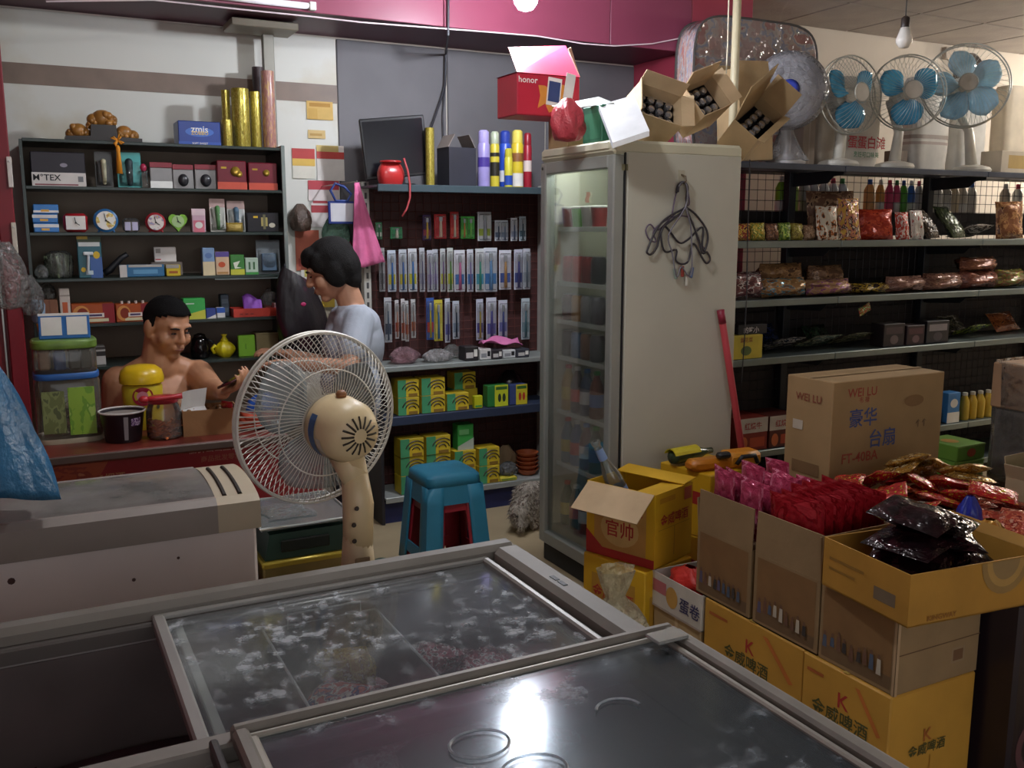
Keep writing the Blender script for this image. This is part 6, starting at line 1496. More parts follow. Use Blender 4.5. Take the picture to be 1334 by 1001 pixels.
MB().prism([(x*1.015, z*1.0+.004) for x, z in pl], -.078, .078).build('clear_bag', MG('f4f0f0', .14, .1, key='qb', dust='d8d0cc', bump=1, fsc=7, refl=1.6), t)
for yy in (-.078,.078): MB().tube([(x*1.015, yy, z*1.0+.004) for x, z in pl], .006, 6, True).build('piping', M('4a4644',.5), t)
# small electric box on the white wall
a = aY(1233,70,4.84)
t = thing('junction_box', 'small beige electric box high on the white wall', 'box', (a.x, 4.85, a.z))
MB().box((-.042,-.04,-.042),(.042,0,.042), .005).build('case', M('b0a498',.5), t)
MB().tube([(.03,-.03,.03),(.05,-.02,.045),(.07,-.01,.02),(.07,-.006,-.03)], .004, 6).build('cable', M('5a544e',.5), t, True)
# dark box fan behind on the wall
c = aY(1268,97,4.80)
t = thing('exhaust_fan', 'dark round ventilator on the white wall behind the five bladed fan', 'ventilator', (c.x, 4.85, c.z))
m4 = Matrix.Rotation(R(90),4,'X')
MB().lathe([(.155,0),(.155,.03),(.14,.04),(.13,.02)], 32, m4).build('ring', M('6a6460',.5), t, auto=True)
MB().lathe([(.13,.012),(.001,.013)], 24, m4, cap=False).build('grille', M('8a8480',.6), t)
for k in range(4): MB().tube([(.03*(k+1)*math.cos(6.2832*i/24),-.022,.03*(k+1)*math.sin(6.2832*i/24)) for i in range(24)], .003, 4, True).build('grille_ring', M('5a5450',.5), t)
# ================================================================== cartons stacked along the aisle
BX = 1.885
BY = M('b98a34',.6,0,.10,6); BYD = M('a87420',.6,0,.10,6)
DG = M('4a4a24',.6); DR_ = M('a8302a',.6)
def beer(lbl, x, y, z, w, d, h, rz=0, full=True, mat=None, grp=None):
    """yellow beer carton; its long printed face looks to -X (side face)"""
    t = thing('beer_carton', lbl, 'carton', (x, y, z), rz, grp)
    MB().box((-w/2,-d/2,0),(w/2,d/2,h), .004).build('box', mat or BY, t)
    prints(t, w, d, h, [('s','text','K',.50,.74,.062,DR_),('s','text','金威啤酒',.46,.58,.050,DG),('s','text','G UEADUOVA',.46,.44,.036,M('3a3428',.6)),('s','poly',[(.62,.93),(.67,.93),(.92,.62),(.88,.60)],M('b8682c',.6)),('s','rect',.06,.26,.86,.89,M('a85a2a',.6)),
        ('text','K',.45,.58,.05,M('a05a28',.6)),('text','金威啤酒',.45,.46,.036,DG),('rect',.495,.505,0,.38,BYD),('p','rect',.0,1,.47,.53,M('b89848',.5))])
    return t
w_, d_, h_ = .325, .44, .32
beer('yellow beer carton with K lettering under the two open picture cartons', BX+w_/2, 2.055, 0, w_, d_, h_)
beer('yellow beer carton with K lettering under the closed picture carton', BX+w_/2-.005, 1.68, 0, w_, .305, h_)
# picture cartons (brown): closed one and two open ones
PB = M('8a7150',.75,0,.12,7,.08); PE = M('a88c6c',.75)
def picprint(par, w, d, h, dz=0):
    rnd = random.Random(int(d*1000+h*100))
    L = [('s','rect',.05,.95,.06,.96,M('7d5c38',.75)),('s','rect',.05,.95,.06,.22,M('6a5238',.75))]
    for i in range(9):
        u = .1+.09*i+rnd.uniform(-.01,.01); v = .2+rnd.uniform(-.03,.05); hh = rnd.uniform(.12,.2)
        c = M(rnd.choice(['3a3432','b8ae9e','55506a','6a4a3a','4a5468']),.7)
        L.append(('s','poly',[(u-.03,v),(u+.03,v),(u+.022,v+hh),(u-.022,v+hh)],c)); L.append(('s','disc',u,v+hh+.03,.018,.03,M('6a4c38',.7)))
    prints(par, w, d, h, L)
t = thing('picture_carton', 'closed brown carton printed with small figures under the yellow tray', 'carton', (BX+.165, 1.66, h_))
w, d, h = .32, .26, .218
MB().box((-w/2,-d/2,0),(w/2,d/2,h), .003).build('box', PB, t); picprint(t, w, d, h)
prints(t, w, d, h, [('rect',0,1,.49,.505,M('5a4028',.75)),('rect',.66,.82,.2,.4,M('8a7458',.75)),('rect',.68,.80,.23,.37,M('6a4c32',.75)),('rect',.0,.03,0,1,PE),('s','rect',.97,1,0,1,PE)])
def openpic(lbl, yc, d, fl):
    t = opencarton('picture_carton', lbl, (BX+.165, yc, h_+.001), .32, d, .218, (0,0,0), PB, None, fl)
    picprint(t, .32, d, .218)
    MB().box((-.155,-d/2+.005,.004),(.155,d/2-.005,.19)).build('insert', CARDD, t)
    return t
openpic('open brown picture carton filled with shiny pink packets', 2.20, .255, {('x',-1):(-2,.13),('y',1):(6,.10),('x',1):(8,.10)})
openpic('open brown picture carton of red packets with its flaps up', 1.925, .262, {('x',-1):(-2,.13),('y',-1):(-3,.125),('x',1):(10,.10)})
# yellow tray carton on the closed one
YT = M('a87a2c',.65,0,.12,7,.06)
t = opencarton('tray_carton', 'open yellow tray carton full of dark packets on the stack', (BX+.19, 1.60, h_+.22), .43, .31, .135, (0,0,R(-6)), YT, None, {('x',1):(25,.03)})
prints(t, .43, .31, .135, [('s','rect',.62,.86,.25,.5,M('6a5a48',.6)),('s','rect',.08,.5,.6,.66,M('8a6428',.6)),('s','rect',.08,.4,.4,.45,M('8a6428',.6)),('poly',[(.72+.19*math.cos(R(a)),.99+.66*math.sin(R(a))) for a in range(180,361,15)],M('8e7040',.6)),('poly',[(.72+.15*math.cos(R(a)),.99+.52*math.sin(R(a))) for a in range(180,361,15)],M('a88448',.6)),('poly',[(.72+.11*math.cos(R(a)),.99+.38*math.sin(R(a))) for a in range(180,361,15)],M('8a7048',.6)),('text','KINGWAY',.25,.12,.02,M('8a5a24',.6))])
rnd = random.Random(9)
DK = foil('1c1014','241216','32161c','1a1012', rough=.12, bump=.5, sc=.8)
hp = Heap(BX+.012, BX+.375, 1.485, 1.715, h_+.2245)
for i in range(9):
    hp.drop('dark_packet', 'dark glossy red brown packet heaped in the yellow tray carton', 'packet', BX+.09+.10*(i % 3), 1.54+.06*(i//3), (R(82)+rnd.uniform(-.1,.15), rnd.uniform(-.18,.18), rnd.uniform(-.8,.8)), .15, .19, .044, DK, 'dark packets in the tray', i, .2, 70)
# packets in the open cartons
PKM = foil('a83a58','b84a68','c87088','982c48', rough=.12, bump=.6, sc=1); RDM = foil('8a161e','941c24','7a1018','a02830', rough=.15, bump=.4, sc=1)
for i in range(10):
    pack('pink_packet', 'shiny pink packet standing in an open picture carton', 'packet', (BX+.05+.057*(i % 5), 2.135+.122*(i//5), h_+.22+.09+rnd.uniform(-.01,.03)), (R(rnd.uniform(-9,9)), R(rnd.uniform(-4,4)), R(90+rnd.uniform(-5,5))), .108, .19, .034, PKM, 'pink packets', i)
for i in range(8):
    pack('red_packet', 'dark red snack packet standing in the open picture carton', 'packet', (BX+.037+.0362*i, 1.925, h_+.22+.085+rnd.uniform(-.004,.02)), (R(rnd.uniform(-1.5,1.5)), R(rnd.uniform(-3,3)), R(90+rnd.uniform(-2,2))), .21 if i < 5 else .19, .23, .026, RDM, 'red packets', i)
# heap of shiny snack packets on cartons behind
t = thing('display_carton', 'low wide brown carton carrying the heap of snack packets', 'carton', (2.62, 1.93, 0))
MB().box((-.32,-.33,.0),(.26,.36,.54), .004).build('box', CARDD, t); MB().box((-.31,-.02,.5405),(.25,.03,.541)).build('tape', CARDL, t)
heap = [(foil('a87a2c','c8a050','7a4a20','e0d0a0', metal=.5, rough=.2),'gold',6,1110,1180,612,640),(foil('a82024','c83a2c','8a1a20','d8c040', sc=4),'red and yellow',12,1090,1200,640,675),(foil('a84030','c86a4a','8a2a24','d89a80', rough=.15),'orange red',14,1190,1300,640,690),(foil('c8c0b0','e0d8c8','5a7a40','a89a88', rough=.15),'silver white',5,1075,1120,640,680)]
ab = V((2.43, 1.68)); bb_ = V((2.50, 1.80))
hp = Heap(2.325, 2.872, 1.605, 2.285, .541)
hp.block(ab.x, ab.y, .082, 3); hp.block(bb_.x, bb_.y, .055, 3)
for i in range(14):
    hp.drop('snack_packet', 'dull red packet at the bottom of the snack heap', 'packet', 2.40+.40*((i*.618) % 1), 1.70+.52*((i*.382) % 1), (R(88), rnd.uniform(-.06,.06), rnd.uniform(-3,3)), .14, .18, .026, RDM, 'bottom of the heap', i, .12, 40)
for m_, nm, n, xl, xr, ya, yb in heap[::-1]:
    for i in range(n):
        p, g = {'gold': (V((2.76,2.12)), .11), 'red and yellow': (V((2.50,2.02)), .19), 'orange red': (V((2.72,1.92)), .24), 'silver white': (V((2.40,1.95)), .14)}[nm]
        hp.drop('snack_packet', '%s foil snack packet in the heap behind the yellow tray' % nm, 'packet', p.x, p.y, (R(84+rnd.uniform(-9,7)), rnd.uniform(-.16,.16), rnd.uniform(-1.2,1.2)), .11, .145, .030, m_, nm+' packets in the heap', i+n, g, 70)
# open carton at right with green snacks, its white inner wall
t = opencarton('snack_carton', 'open carton with pale inner sides holding green snack packets', (3.13, 1.78, .32), .42, .40, .35, (0,0,R(3)), M('a08a6c',.75,0,.1,6), None, {('y',1):(10,.07),('x',-1):(20,.05)})
sc_ = t
cbox('carton', 'brown carton under the open carton of green snacks', 'carton', (3.15,1.76,0), .5, .46, .319, CARDD, [('rect',0,1,.47,.53,CARDL)])
GS = foil('4a8a28','7ab83a','8a6a40','2a4a1c', sc=4)
MB().box((-.205,-.195,.004),(.205,.195,.225)).build('insert', CARDD, sc_)
for i in range(8):
    pack('green_packet', 'green snack packet in the open carton at the stack end', 'packet', (3.0+.085*(i % 4), 1.70+.15*(i//4), .645+rnd.uniform(.0,.04)), (R(rnd.uniform(-8,8)), R(rnd.uniform(-6,6)), R(90+rnd.uniform(-8,8))), .13, .19, .04, GS, 'green packets in the end carton', i)
softbag('blue_plastic_bag', 'small blue plastic bag in front of the green snacks', 'bag', (bb_.x, bb_.y, .541), .08, .075, .16, M('20309a',.3), 51)
softbag('amber_bag', 'amber foil bag beside the yellow tray and the snack heap', 'bag', (ab.x, ab.y, .541), .12, .1, .13, foil('b87a30','d8a850','8a5420'), 52)
cbox('carton', 'brown carton under the amber foil bag', 'carton', (2.55,1.36,0), .42, .36, .555, CARDD, [('rect',0,1,.47,.53,CARDL)]) if False else None
# dark shrink wrapped drink pack behind the near beer carton
t = thing('drink_pack', 'dark shrink wrapped drink pack with ring prints beside the beer carton under the tray', 'drink pack', (2.42, 1.46, 0))
MB().box((-.19,-.03,0),(.3,.12,.54), .01).build('wrap', M('241a20',.3,0,.2,8), t)
prints_t = t
for cx, cz, r0, r1 in ((-.08,.12,.06,.085),(-.08,.12,.02,.04),(.10,.30,.06,.08)):
    mb = MB(); n = 24; vs = []
    for i in range(n):
        a = 6.2832*i/n; vs += [(cx+r0*math.cos(a),-.0308,cz+r0*math.sin(a)),(cx+r1*math.cos(a),-.0308,cz+r1*math.sin(a))]
    mb.add(vs, [(2*i,2*i+1,(2*i+3) % (2*n),(2*i+2) % (2*n)) for i in range(n)]).build('ring_print', M('5a3a40',.4), t)

# ---- fan carton
x0_, x1_ = aY(1086,500,2.42).x, aY(1230,500,2.42).x
zt_ = aY(1086,499,2.42).z
t = thing('fan_carton', 'large brown carton printed for a table fan, taped on top', 'carton', ((x0_+x1_)/2, 2.42+.115, .50))
w, d, h = x1_-x0_, .23, zt_-.50
MB().box((-w/2,-d/2,0),(w/2,d/2,h), .003).build('box', M('a4875f',.8,0,.12,5,.06), t)
CRD, CBL = M('a04838',.75), M('4a5688',.75)
prints(t, w, d, h, [('text','WEI LU',.25,.90,.046,CRD),('text','韦 禄',.27,.835,.024,CRD),('text','豪华',.27,.69,.074,CBL),('text','台扇',.45,.50,.074,CBL),('text','FT-40BA',.26,.36,.052,CRD),('text','↑↑',.80,.58,.04,M('6a5640',.75)),('disc',.72,.78,.09,.05,M('8c6c48',.8)),
    ('s','text','WEI LU',.5,.84,.04,M('8a4a38',.75)),('s','rect',.18,.4,.56,.64,M('c4bcae',.6)),('s','rect',.2,.8,.2,.3,M('7d6040',.8)),('p','rect',0,1,.46,.54,M('b89a70',.5)),('p','rect',0,1,.72,.735,M('7d6040',.8))])
cbox('carton', 'brown carton supporting the fan carton', 'carton', ((x0_+x1_)/2+.01, 2.545, 0), w, .30, .499, CARDD, [('rect',0,1,.48,.52,CARDL)])
# ---- green boxes and film wrapped cartons to the right of it
xa, xb = aY(1246,600,2.72).x, aY(1282,600,2.72).x
zb = aY(1262,580,2.72).z
cbox('carton', 'dark carton under the stack of green tea boxes', 'carton', ((xa+xb)/2, 2.82, 0), xb-xa+.06, .3, zb-.072*3-.002, M('3a2c24',.7), [('rect',0,1,.48,.52,M('4a3a30',.6))])
for q in range(3):
    cbox('tea_box', 'green box with a red mark, %s in the stack of three' % ('lowest','middle','topmost')[q], 'box', ((xa+xb)/2, 2.82, zb-.072*(3-q)), xb-xa, .2, .07, M('6a9a3a',.5), [('disc',.5,.5,.16,.28,M('a8482c',.5)),('rect',0,1,.9,1,M('9ac060',.5)),('p','disc',.4,.5,.2,.2,M('b88a3a',.5))], 'green tea boxes', rz=R((2,-2,1)[q]))
pa = aY(1300,488,2.35)
t = thing('wrapped_carton', 'pale brown carton wrapped in clear film on coloured packs', 'carton', (aY(1286,550,2.60).x+.30, 2.47, 0))
zt_ = pa.z
MB().box((-.28,-.14,zt_-.20),(.30,.14,zt_-.004), .006).build('carton', M('b08c6c',.75,0,.1,5), t)
for i, c in enumerate(('6a6468','a83a5a','8a2030','c8a8a0')): MB().box((-.26+.14*i,-.13,.43),(-.13+.14*i,.13,zt_-.202), .01).build('pack', M(c,.4,0,.3,20), t)
MB().box((-.27,-.135,0),(.30,.135,.428), .004).build('lower_carton', M('4a3c34',.7), t)
def film(u, v):
    a = 6.2832*u; s = 1+.02*math.sin(9*a+6*v)+.015*math.sin(21*a)
    return (.015+.295*s*math.copysign(abs(math.cos(a))**.25,math.cos(a)), .0+.15*s*math.copysign(abs(math.sin(a))**.25,math.sin(a)), .42+(zt_-.42+.004)*v)
MB().grid(film, 60, 10, wrap=True).build('film', MG('f0f0f0', .14, .08, key='flm', bump=1, fsc=9, refl=1.8), t, True)

# ---- yellow beer carton of empties before the fridge, on another one
YB = M('d2a41c',.5,0,.08,6); YBD = M('a82a28',.55)
c0 = V((1.862,2.575)); ang = R(24)
def bottlebox(lbl, cx, cy, z, rz, bot=True):
    w, d, h = .24, .30, .27
    t = thing('bottle_carton', lbl, 'carton', (cx, cy, z), rz)
    th = .004
    for a, b in (((-w/2,-d/2,0),(w/2,-d/2+th,h)),((-w/2,d/2-th,0),(w/2,d/2,h)),((-w/2,-d/2+th,0),(-w/2+th,d/2-th,h)),((w/2-th,-d/2+th,0),(w/2,d/2-th,h)),((-w/2,-d/2,0),(w/2,d/2,th))):
        MB().box(a, b).build('side', YB, t)
    prints(t, w, d, h, [('s','rect',.12,.88,.0,.95,M('b98a48',.6)),('s','text','金威啤酒',.5,.74,.05,YBD),('s','disc',.5,.42,.28,.24,M('c8a468',.6)),('s','text','官帅',.5,.42,.065,YBD),('s','rect',0,1,0,.12,YBD),('s','poly',[(0,.12),(.25,.12),(0,.34)],YBD),
        ('text','金威啤酒',.5,.62,.045,YBD),('rect',.08,.92,.5,.505,M('8a6a1c',.5)),('rect',.5,.51,.1,.5,M('8a6a1c',.5)),('rect',.75,.95,.8,.97,M('b85a48',.5)),('rect',.1,.5,.86,.93,M('b8861c',.5))])
    return t, w, d, h
lo = thing('bottle_carton', 'yellow beer carton on the floor under the carton of empties', 'carton', (1.93,2.72,0), R(14))
MB().box((-.13,-.15,0),(.13,.15,.318), .004).build('box', YB, lo); prints(lo, .26, .30, .318, [('s','rect',.15,.85,.2,.8,M('b88a30',.6)),('s','text','金威啤酒',.5,.6,.05,YBD),('rect',.1,.9,.3,.7,M('b88a30',.6))])
t, w, d, h = bottlebox('open yellow beer carton with a clear bottle and a folded down flap', 1.945, 2.735, .32, R(20))
MB().box((-.003,-d*.48,0),(0,d*.48,.13), 0, Matrix.Translation((-w/2,0,h)) @ Matrix.Rotation(R(-128),4,'Y')).build('flap', CARDL, t)
MB().box((-w/2,0,-.003),(w/2,.10,0), 0, Matrix.Translation((0,-d/2+.002,h)) @ Matrix.Rotation(R(-6),4,'X')).build('flap', YB, t)
MB().box((0,-d/2,-.003),(.08,d/2,0), 0, Matrix.Translation((w/2-.06,0,h+.004)) @ Matrix.Rotation(R(-8),4,'Y')).build('flap', YB, t)
def bottle(lbl, loc, rot, mat, lab, grp=None, s=1):
    t = thing('beer_bottle', lbl, 'bottle', loc, rot=rot, group=grp)
    MB().lathe([(.026*s,0),(.031*s,.006),(.031*s,.13*s),(.026*s,.16*s),(.014*s,.20*s),(.012*s,.26*s),(.0145*s,.262*s),(.0145*s,.272*s),(.011*s,.273*s)], 20, cap=False).build('glass', mat, t, True)
    MB().lathe([(.0315*s,.04*s),(.0315*s,.10*s)], 20, cap=False).build('label', lab, t, True)
    MB().lathe([(.0145*s,.205*s),(.0135*s,.245*s)], 16, cap=False).build('neck_label', lab, t, True)
CBG = MG('e8f0ea', .14, .04, key='btl', refl=2.0)
bottle('clear glass beer bottle with a blue label leaning out of the yellow carton', (1.94,2.79,.455), (R(-6),R(-26),0), CBG, M('7a94c0',.5), None, 1.15)
for i, (dx, dy) in enumerate(((.03,-.06),(.06,.03),(-.02,.06))): bottle('dark beer bottle standing low in the open yellow carton', (1.96+dx,2.73+dy,.326), (0,0,i), MG('5a7a50', .2, .05, key='gbt', dust='2a3a24'), M('b8b8a0',.5), 'bottles inside the yellow carton', .80 if i < 2 else .475)
# second yellow carton behind, with green necked bottles and an orange sleeve
t = cbox('bottle_carton', 'closed yellow beer carton leaning against the fridge side', 'carton', (2.365,2.865,.32), .26, .27, .255, YB, [('rect',.1,.9,.6,.7,YBD),('s','rect',.1,.9,.5,.7,YBD),('rect',.5,.51,0,.5,M('8a6a1c',.5))], rz=R(8))
cbox('bottle_carton', 'yellow beer carton on the floor beside the fridge plinth', 'carton', (2.37,2.86,0), .27, .29, .318, YB, [('s','rect',.1,.9,.3,.7,YBD),('rect',.1,.9,.3,.7,YBD)], rz=R(6))
GBT = MG('6a8a58', .45, .06, key='gb2', dust='3a5a30', refl=1.6)
zt_ = .577
t = thing('green_bottle', 'green bottle with a yellow sleeve lying across the yellow cartons', 'bottle', (2.235,2.905,zt_+.034), rot=(R(90),0,R(97)))
MB().lathe([(.026,-.02),(.03,0),(.03,.11),(.014,.16),(.012,.20)], 18).build('glass', M('3a4a34',.2), t, True)
MB().grid(lambda u, v: (.034*math.cos(R(20+140*u)), .034*math.sin(R(20+140*u)), -.03+.14*v), 8, 4).build('yellow_sleeve', M('c8b820',.4), t, solid=.003)
t = thing('plastic_case', 'orange plastic case with a handle lying on the yellow carton', 'toy', (2.38,2.80,zt_-.001), R(-4))
MB().box((-.16,-.04,0),(.02,.03,.045), .014).build('barrel', M('c87a1c',.4), t, auto=True)
MB().box((.0,-.05,.0),(.16,.04,.062), .016).build('case', M('cc8420',.4), t, auto=True)
MB().tube([(.03,-.055,.02),(.05,-.062,.05),(.11,-.062,.05),(.13,-.055,.02)], .009, 8).build('handle', BLK, t, True)
MB().box((-.05,-.052,.045),(.01,-.02,.07), .008).build('trigger', BLK, t)
# white printed carton with a red bag and a green black bag in it
t = opencarton('biscuit_carton', 'white printed carton with red bag inside, low beside the beer cartons', (BX+.135, 2.42, .195), .28, .27, .125, (0,0,0), M('c8c2b8',.6), None, {})
prints(t, .28, .27, .125, [('s','rect',.02,.3,.45,.8,M('b86a70',.6)),('s','disc',.42,.5,.12,.3,M('c89a50',.6)),('s','text','蛋卷',.78,.45,.055,M('3a3a60',.6)),('s','rect',0,1,0,.06,M('a89a90',.6))])
cbox('carton', 'tan carton under the white printed carton', 'carton', (BX+.14, 2.42, 0), .28, .26, .194, CARD, [('s','rect',.47,.53,0,1,CARDL)])
softbag('red_plastic_bag', 'bright red plastic bag spilling over the white printed carton', 'bag', (BX+.062, 2.43, .262), .105, .18, .10, M('d0342c',.45,0,.12,14,.4), 61)
softbag('green_plastic_bag', 'green black plastic bag standing in the white printed carton', 'bag', (BX+.20, 2.43, .20), .115, .17, .18, M('3a4f42',.3,0,.3,14,.5), 62)
# tied clear bag of sweets in front of the yellow cartons
p = aZ(806,812,.02)
p = V((1.655,2.45,.0))
t = thing('tied_bag', 'tied clear bag of yellow and pink sweets beside the freezer end', 'bag', p)
def tb(u, v):
    a = 6.2832*u
    prof = (.02,.095,.12,.125,.118,.085,.03,.05,.066); k = v*8; i = min(7, int(k)); r = prof[i]+(prof[i+1]-prof[i])*(k-i)
    r *= 1+.09*math.sin(7*a+2*v)+.05*math.sin(13*a-5*v)
    return (r*math.cos(a), r*.8*math.sin(a), .40*v)
MB().grid(tb, 34, 26, wrap=True).build('film', MG('f0ecd8', .62, .1, key='tied', dust='d0c8a8', bump=1, fsc=16, refl=1.6), t, True)
mb = MB()
for i in range(26): mb.sph((rnd.uniform(-.07,.07), rnd.uniform(-.05,.05), rnd.uniform(.03,.26)), rnd.uniform(.014,.024), 8, 6)
mb.build('sweets', MP(['d0b83a','c86a60','d8c8a0','b84a4a'], 6, .4), t, True)
# broom handle
t = thing('broom', 'pinkish red broom handle leaning at the fridge corner', 'broom', (0,0,0))
a, b = aY(939,406,3.01), aY(969,604,2.985)
dv = (b-a).normalized(); e = a+dv*((.06-a.z)/dv.z)
MB().tube([a, a+dv*.02, e], [.012,.0145,.0145], 12).build('handle', M('c84a54',.45,0,.08,8), t, True)
MB().tube([a-dv*.006, a+dv*.05], .016, 12).build('grip', M('8a2038',.45), t, True)
MB().box((-.14,-.025,.0),(.14,.025,.07), .01, Matrix.Translation((e.x,e.y,0))).build('brush', M('5a2a30',.7), t)
# ================================================================== pedestal fan
c = aD(414, 545, 2.36)
bx, by = aD(466,720,2.30).x, aD(466,720,2.30).y
t = thing('pedestal_fan', 'cream pedestal fan seen from behind, blowing toward the counter', 'fan', (bx, by, 0))
CR = M('d2bd94',.42,0,.10,5); CRD_ = M('b89c74',.45)
MB().lathe([(.20,0),(.205,.02),(.18,.04),(.08,.06),(.05,.08)], 32).build('base', CR, t, auto=True)
zc = c.z
MB().tube([(0,0,.06),(0,0,.5),(0,0,.66),(.0,.0,.80)], [.036,.040,.044,.032], 18).build('column', M('c8b592',.45,0,.1,5), t, True)
hd = V((bx, by, zc))
m0 = Matrix.Rotation(R(0),4,'Z')
neck = MB().tube([(.0,0,.70),(.004,-.002,.84),(.0,.02,.95)], [.036,.038,.03], 16).build('neck', CR, t, True)
for z_, dx in ((.84,-.012),(.80,-.02),(.76,-.02)):
    MB().lathe([(.006,0),(.005,.003)], 10, Matrix.Translation((dx,-.040,z_)) @ Matrix.Rotation(R(90),4,'X')).build('screw_hole', M('3a3028',.6), neck)
MB().box((-.02,-.043,.70),(.018,-.038,.716), .002).build('knob_plate', M('8a7458',.5), neck)
cl_ = V((c.x-bx, c.y-by, zc))
AX = V((math.sin(R(-13)), math.cos(R(-13)), .06)).normalized()
q = AX.to_track_quat('Z', 'Y').to_matrix().to_4x4()
m4 = Matrix.Translation(cl_) @ q
r = .218
# motor housing behind the cage (toward us), vent slots, label
MB().lathe([(.001,-.205),(.03,-.203),(.06,-.188),(.076,-.155),(.080,-.10),(.078,-.075),(.05,-.06),(.03,-.03)], 28, m4).build('motor_housing', CR, t, True)
mb = MB()
for k in range(16):
    a = 6.2832*k/16; d = V((math.cos(a), math.sin(a), 0))
    mb.tube([d*.018+V((0,0,-.2055)), d*.034+V((0,0,-.2025)), d*.047+V((0,0,-.197))], .0026, 4, False, m4)
mb.build('vent_slots', M('3a3228',.7), t)
MB().grid(lambda u, v: (.0805*math.cos(R(a0_+(a1_-a0_)*u)), .0805*math.sin(R(a0_+(a1_-a0_)*u)), -.13+.045*v), 8, 2, m4).build('x', None) if False else None
import mathutils
vw = (C0-(V((bx,by,0))+cl_)).normalized(); lv = q.inverted() @ vw.to_4d(); a_v = math.degrees(math.atan2(lv[1], lv[0]))
up_l = q.inverted() @ V((0,0,1,0)); a_up = math.degrees(math.atan2(up_l[1], up_l[0]))
lft = q.inverted() @ V((-_r.x,-_r.y,0,0)); a_l = math.degrees(math.atan2(lft[1], lft[0]))
def mwrap(nm, a0, a1, z0, z1, mat, rr=.0808): MB().grid(lambda u, v: (rr*math.cos(R(a0+(a1-a0)*u)), rr*math.sin(R(a0+(a1-a0)*u)), z0+(z1-z0)*v), 9, 3, m4).build(nm, mat, t)
mwrap('blue_label', a_l-45, a_l+35, -.125, -.098, M('3a5a8a',.45)); mwrap('rating_label', a_l-70, a_l-5, -.150, -.127, M('c8c0ac',.5), .0792)
MB().sph(m4.inverted().to_3x3() @ V((0,0,0)), .001, 6, 4, m4) if False else None
MB().lathe([(.012,0),(.014,.008),(.008,.016)], 12, Matrix.Translation(cl_+V((0,0,.078))-AX*.12)).build('swing_knob', M('8a5a34',.5), t, True)
MB().tube([cl_-AX*.11-V((0,0,.06)), (0,.0,.90)], [.034,.032], 14).build('tilt_joint', CR, t, True)
WW = M('d6d2c8',.4,.1)
def cage(nm, z_, dome, n, tw):
    mb = MB()
    mb.tube([(r*math.cos(6.2832*i/72), r*math.sin(6.2832*i/72), z_) for i in range(72)], .0042, 6, True, m4)
    for i in range(n):
        a = 6.2832*i/n
        mb.tube([((.072+(r-.072)*s)*math.cos(a+tw*(1-s)), (.072+(r-.072)*s)*math.sin(a+tw*(1-s)), z_+dome*(1-s**3)) for s in (0,.25,.5,.75,.9,.97,1)], .00115, 4, False, m4)
    for rr_ in (.075,.135): mb.tube([(rr_*math.cos(6.2832*i/40), rr_*math.sin(6.2832*i/40), z_+dome*(1-((rr_-.072)/(r-.072))**3)) for i in range(40)], .0018, 4, True, m4)
    mb.build(nm, WW, t)
cage('rear_guard', -.006, -.055, 88, .22); cage('front_guard', .012, .07, 88, -.22)
MB().lathe([(.07,-.062),(.074,-.055),(.06,-.05)], 26, m4).build('rear_cap', M('c4bba8',.45), t, True)
MB().lathe([(.068,.085),(.07,.08),(.001,.09)], 26, m4).build('front_badge', M('cac4b6',.45), t, True)
BL2 = MG('e8eef0', .38, .15, key='pfb', dust='b8bcbc', refl=1.0)
for k in range(3):
    a0 = 2.0944*k+.6
    def fn(u, v):
        rr_ = .035+(.185-.035)*v; wd = .78*(math.sin(math.pi*(.2+.68*v)))**.8; a = a0+(u-.5)*2*wd
        return (rr_*math.cos(a), rr_*math.sin(a), .05*(u-.5))
    MB().grid(fn, 9, 9, m4).build('blade', BL2, t, True, solid=.002)
MB().lathe([(.036,-.02),(.04,0),(.036,.03),(.01,.04)], 20, m4).build('hub', BL2, t, True)

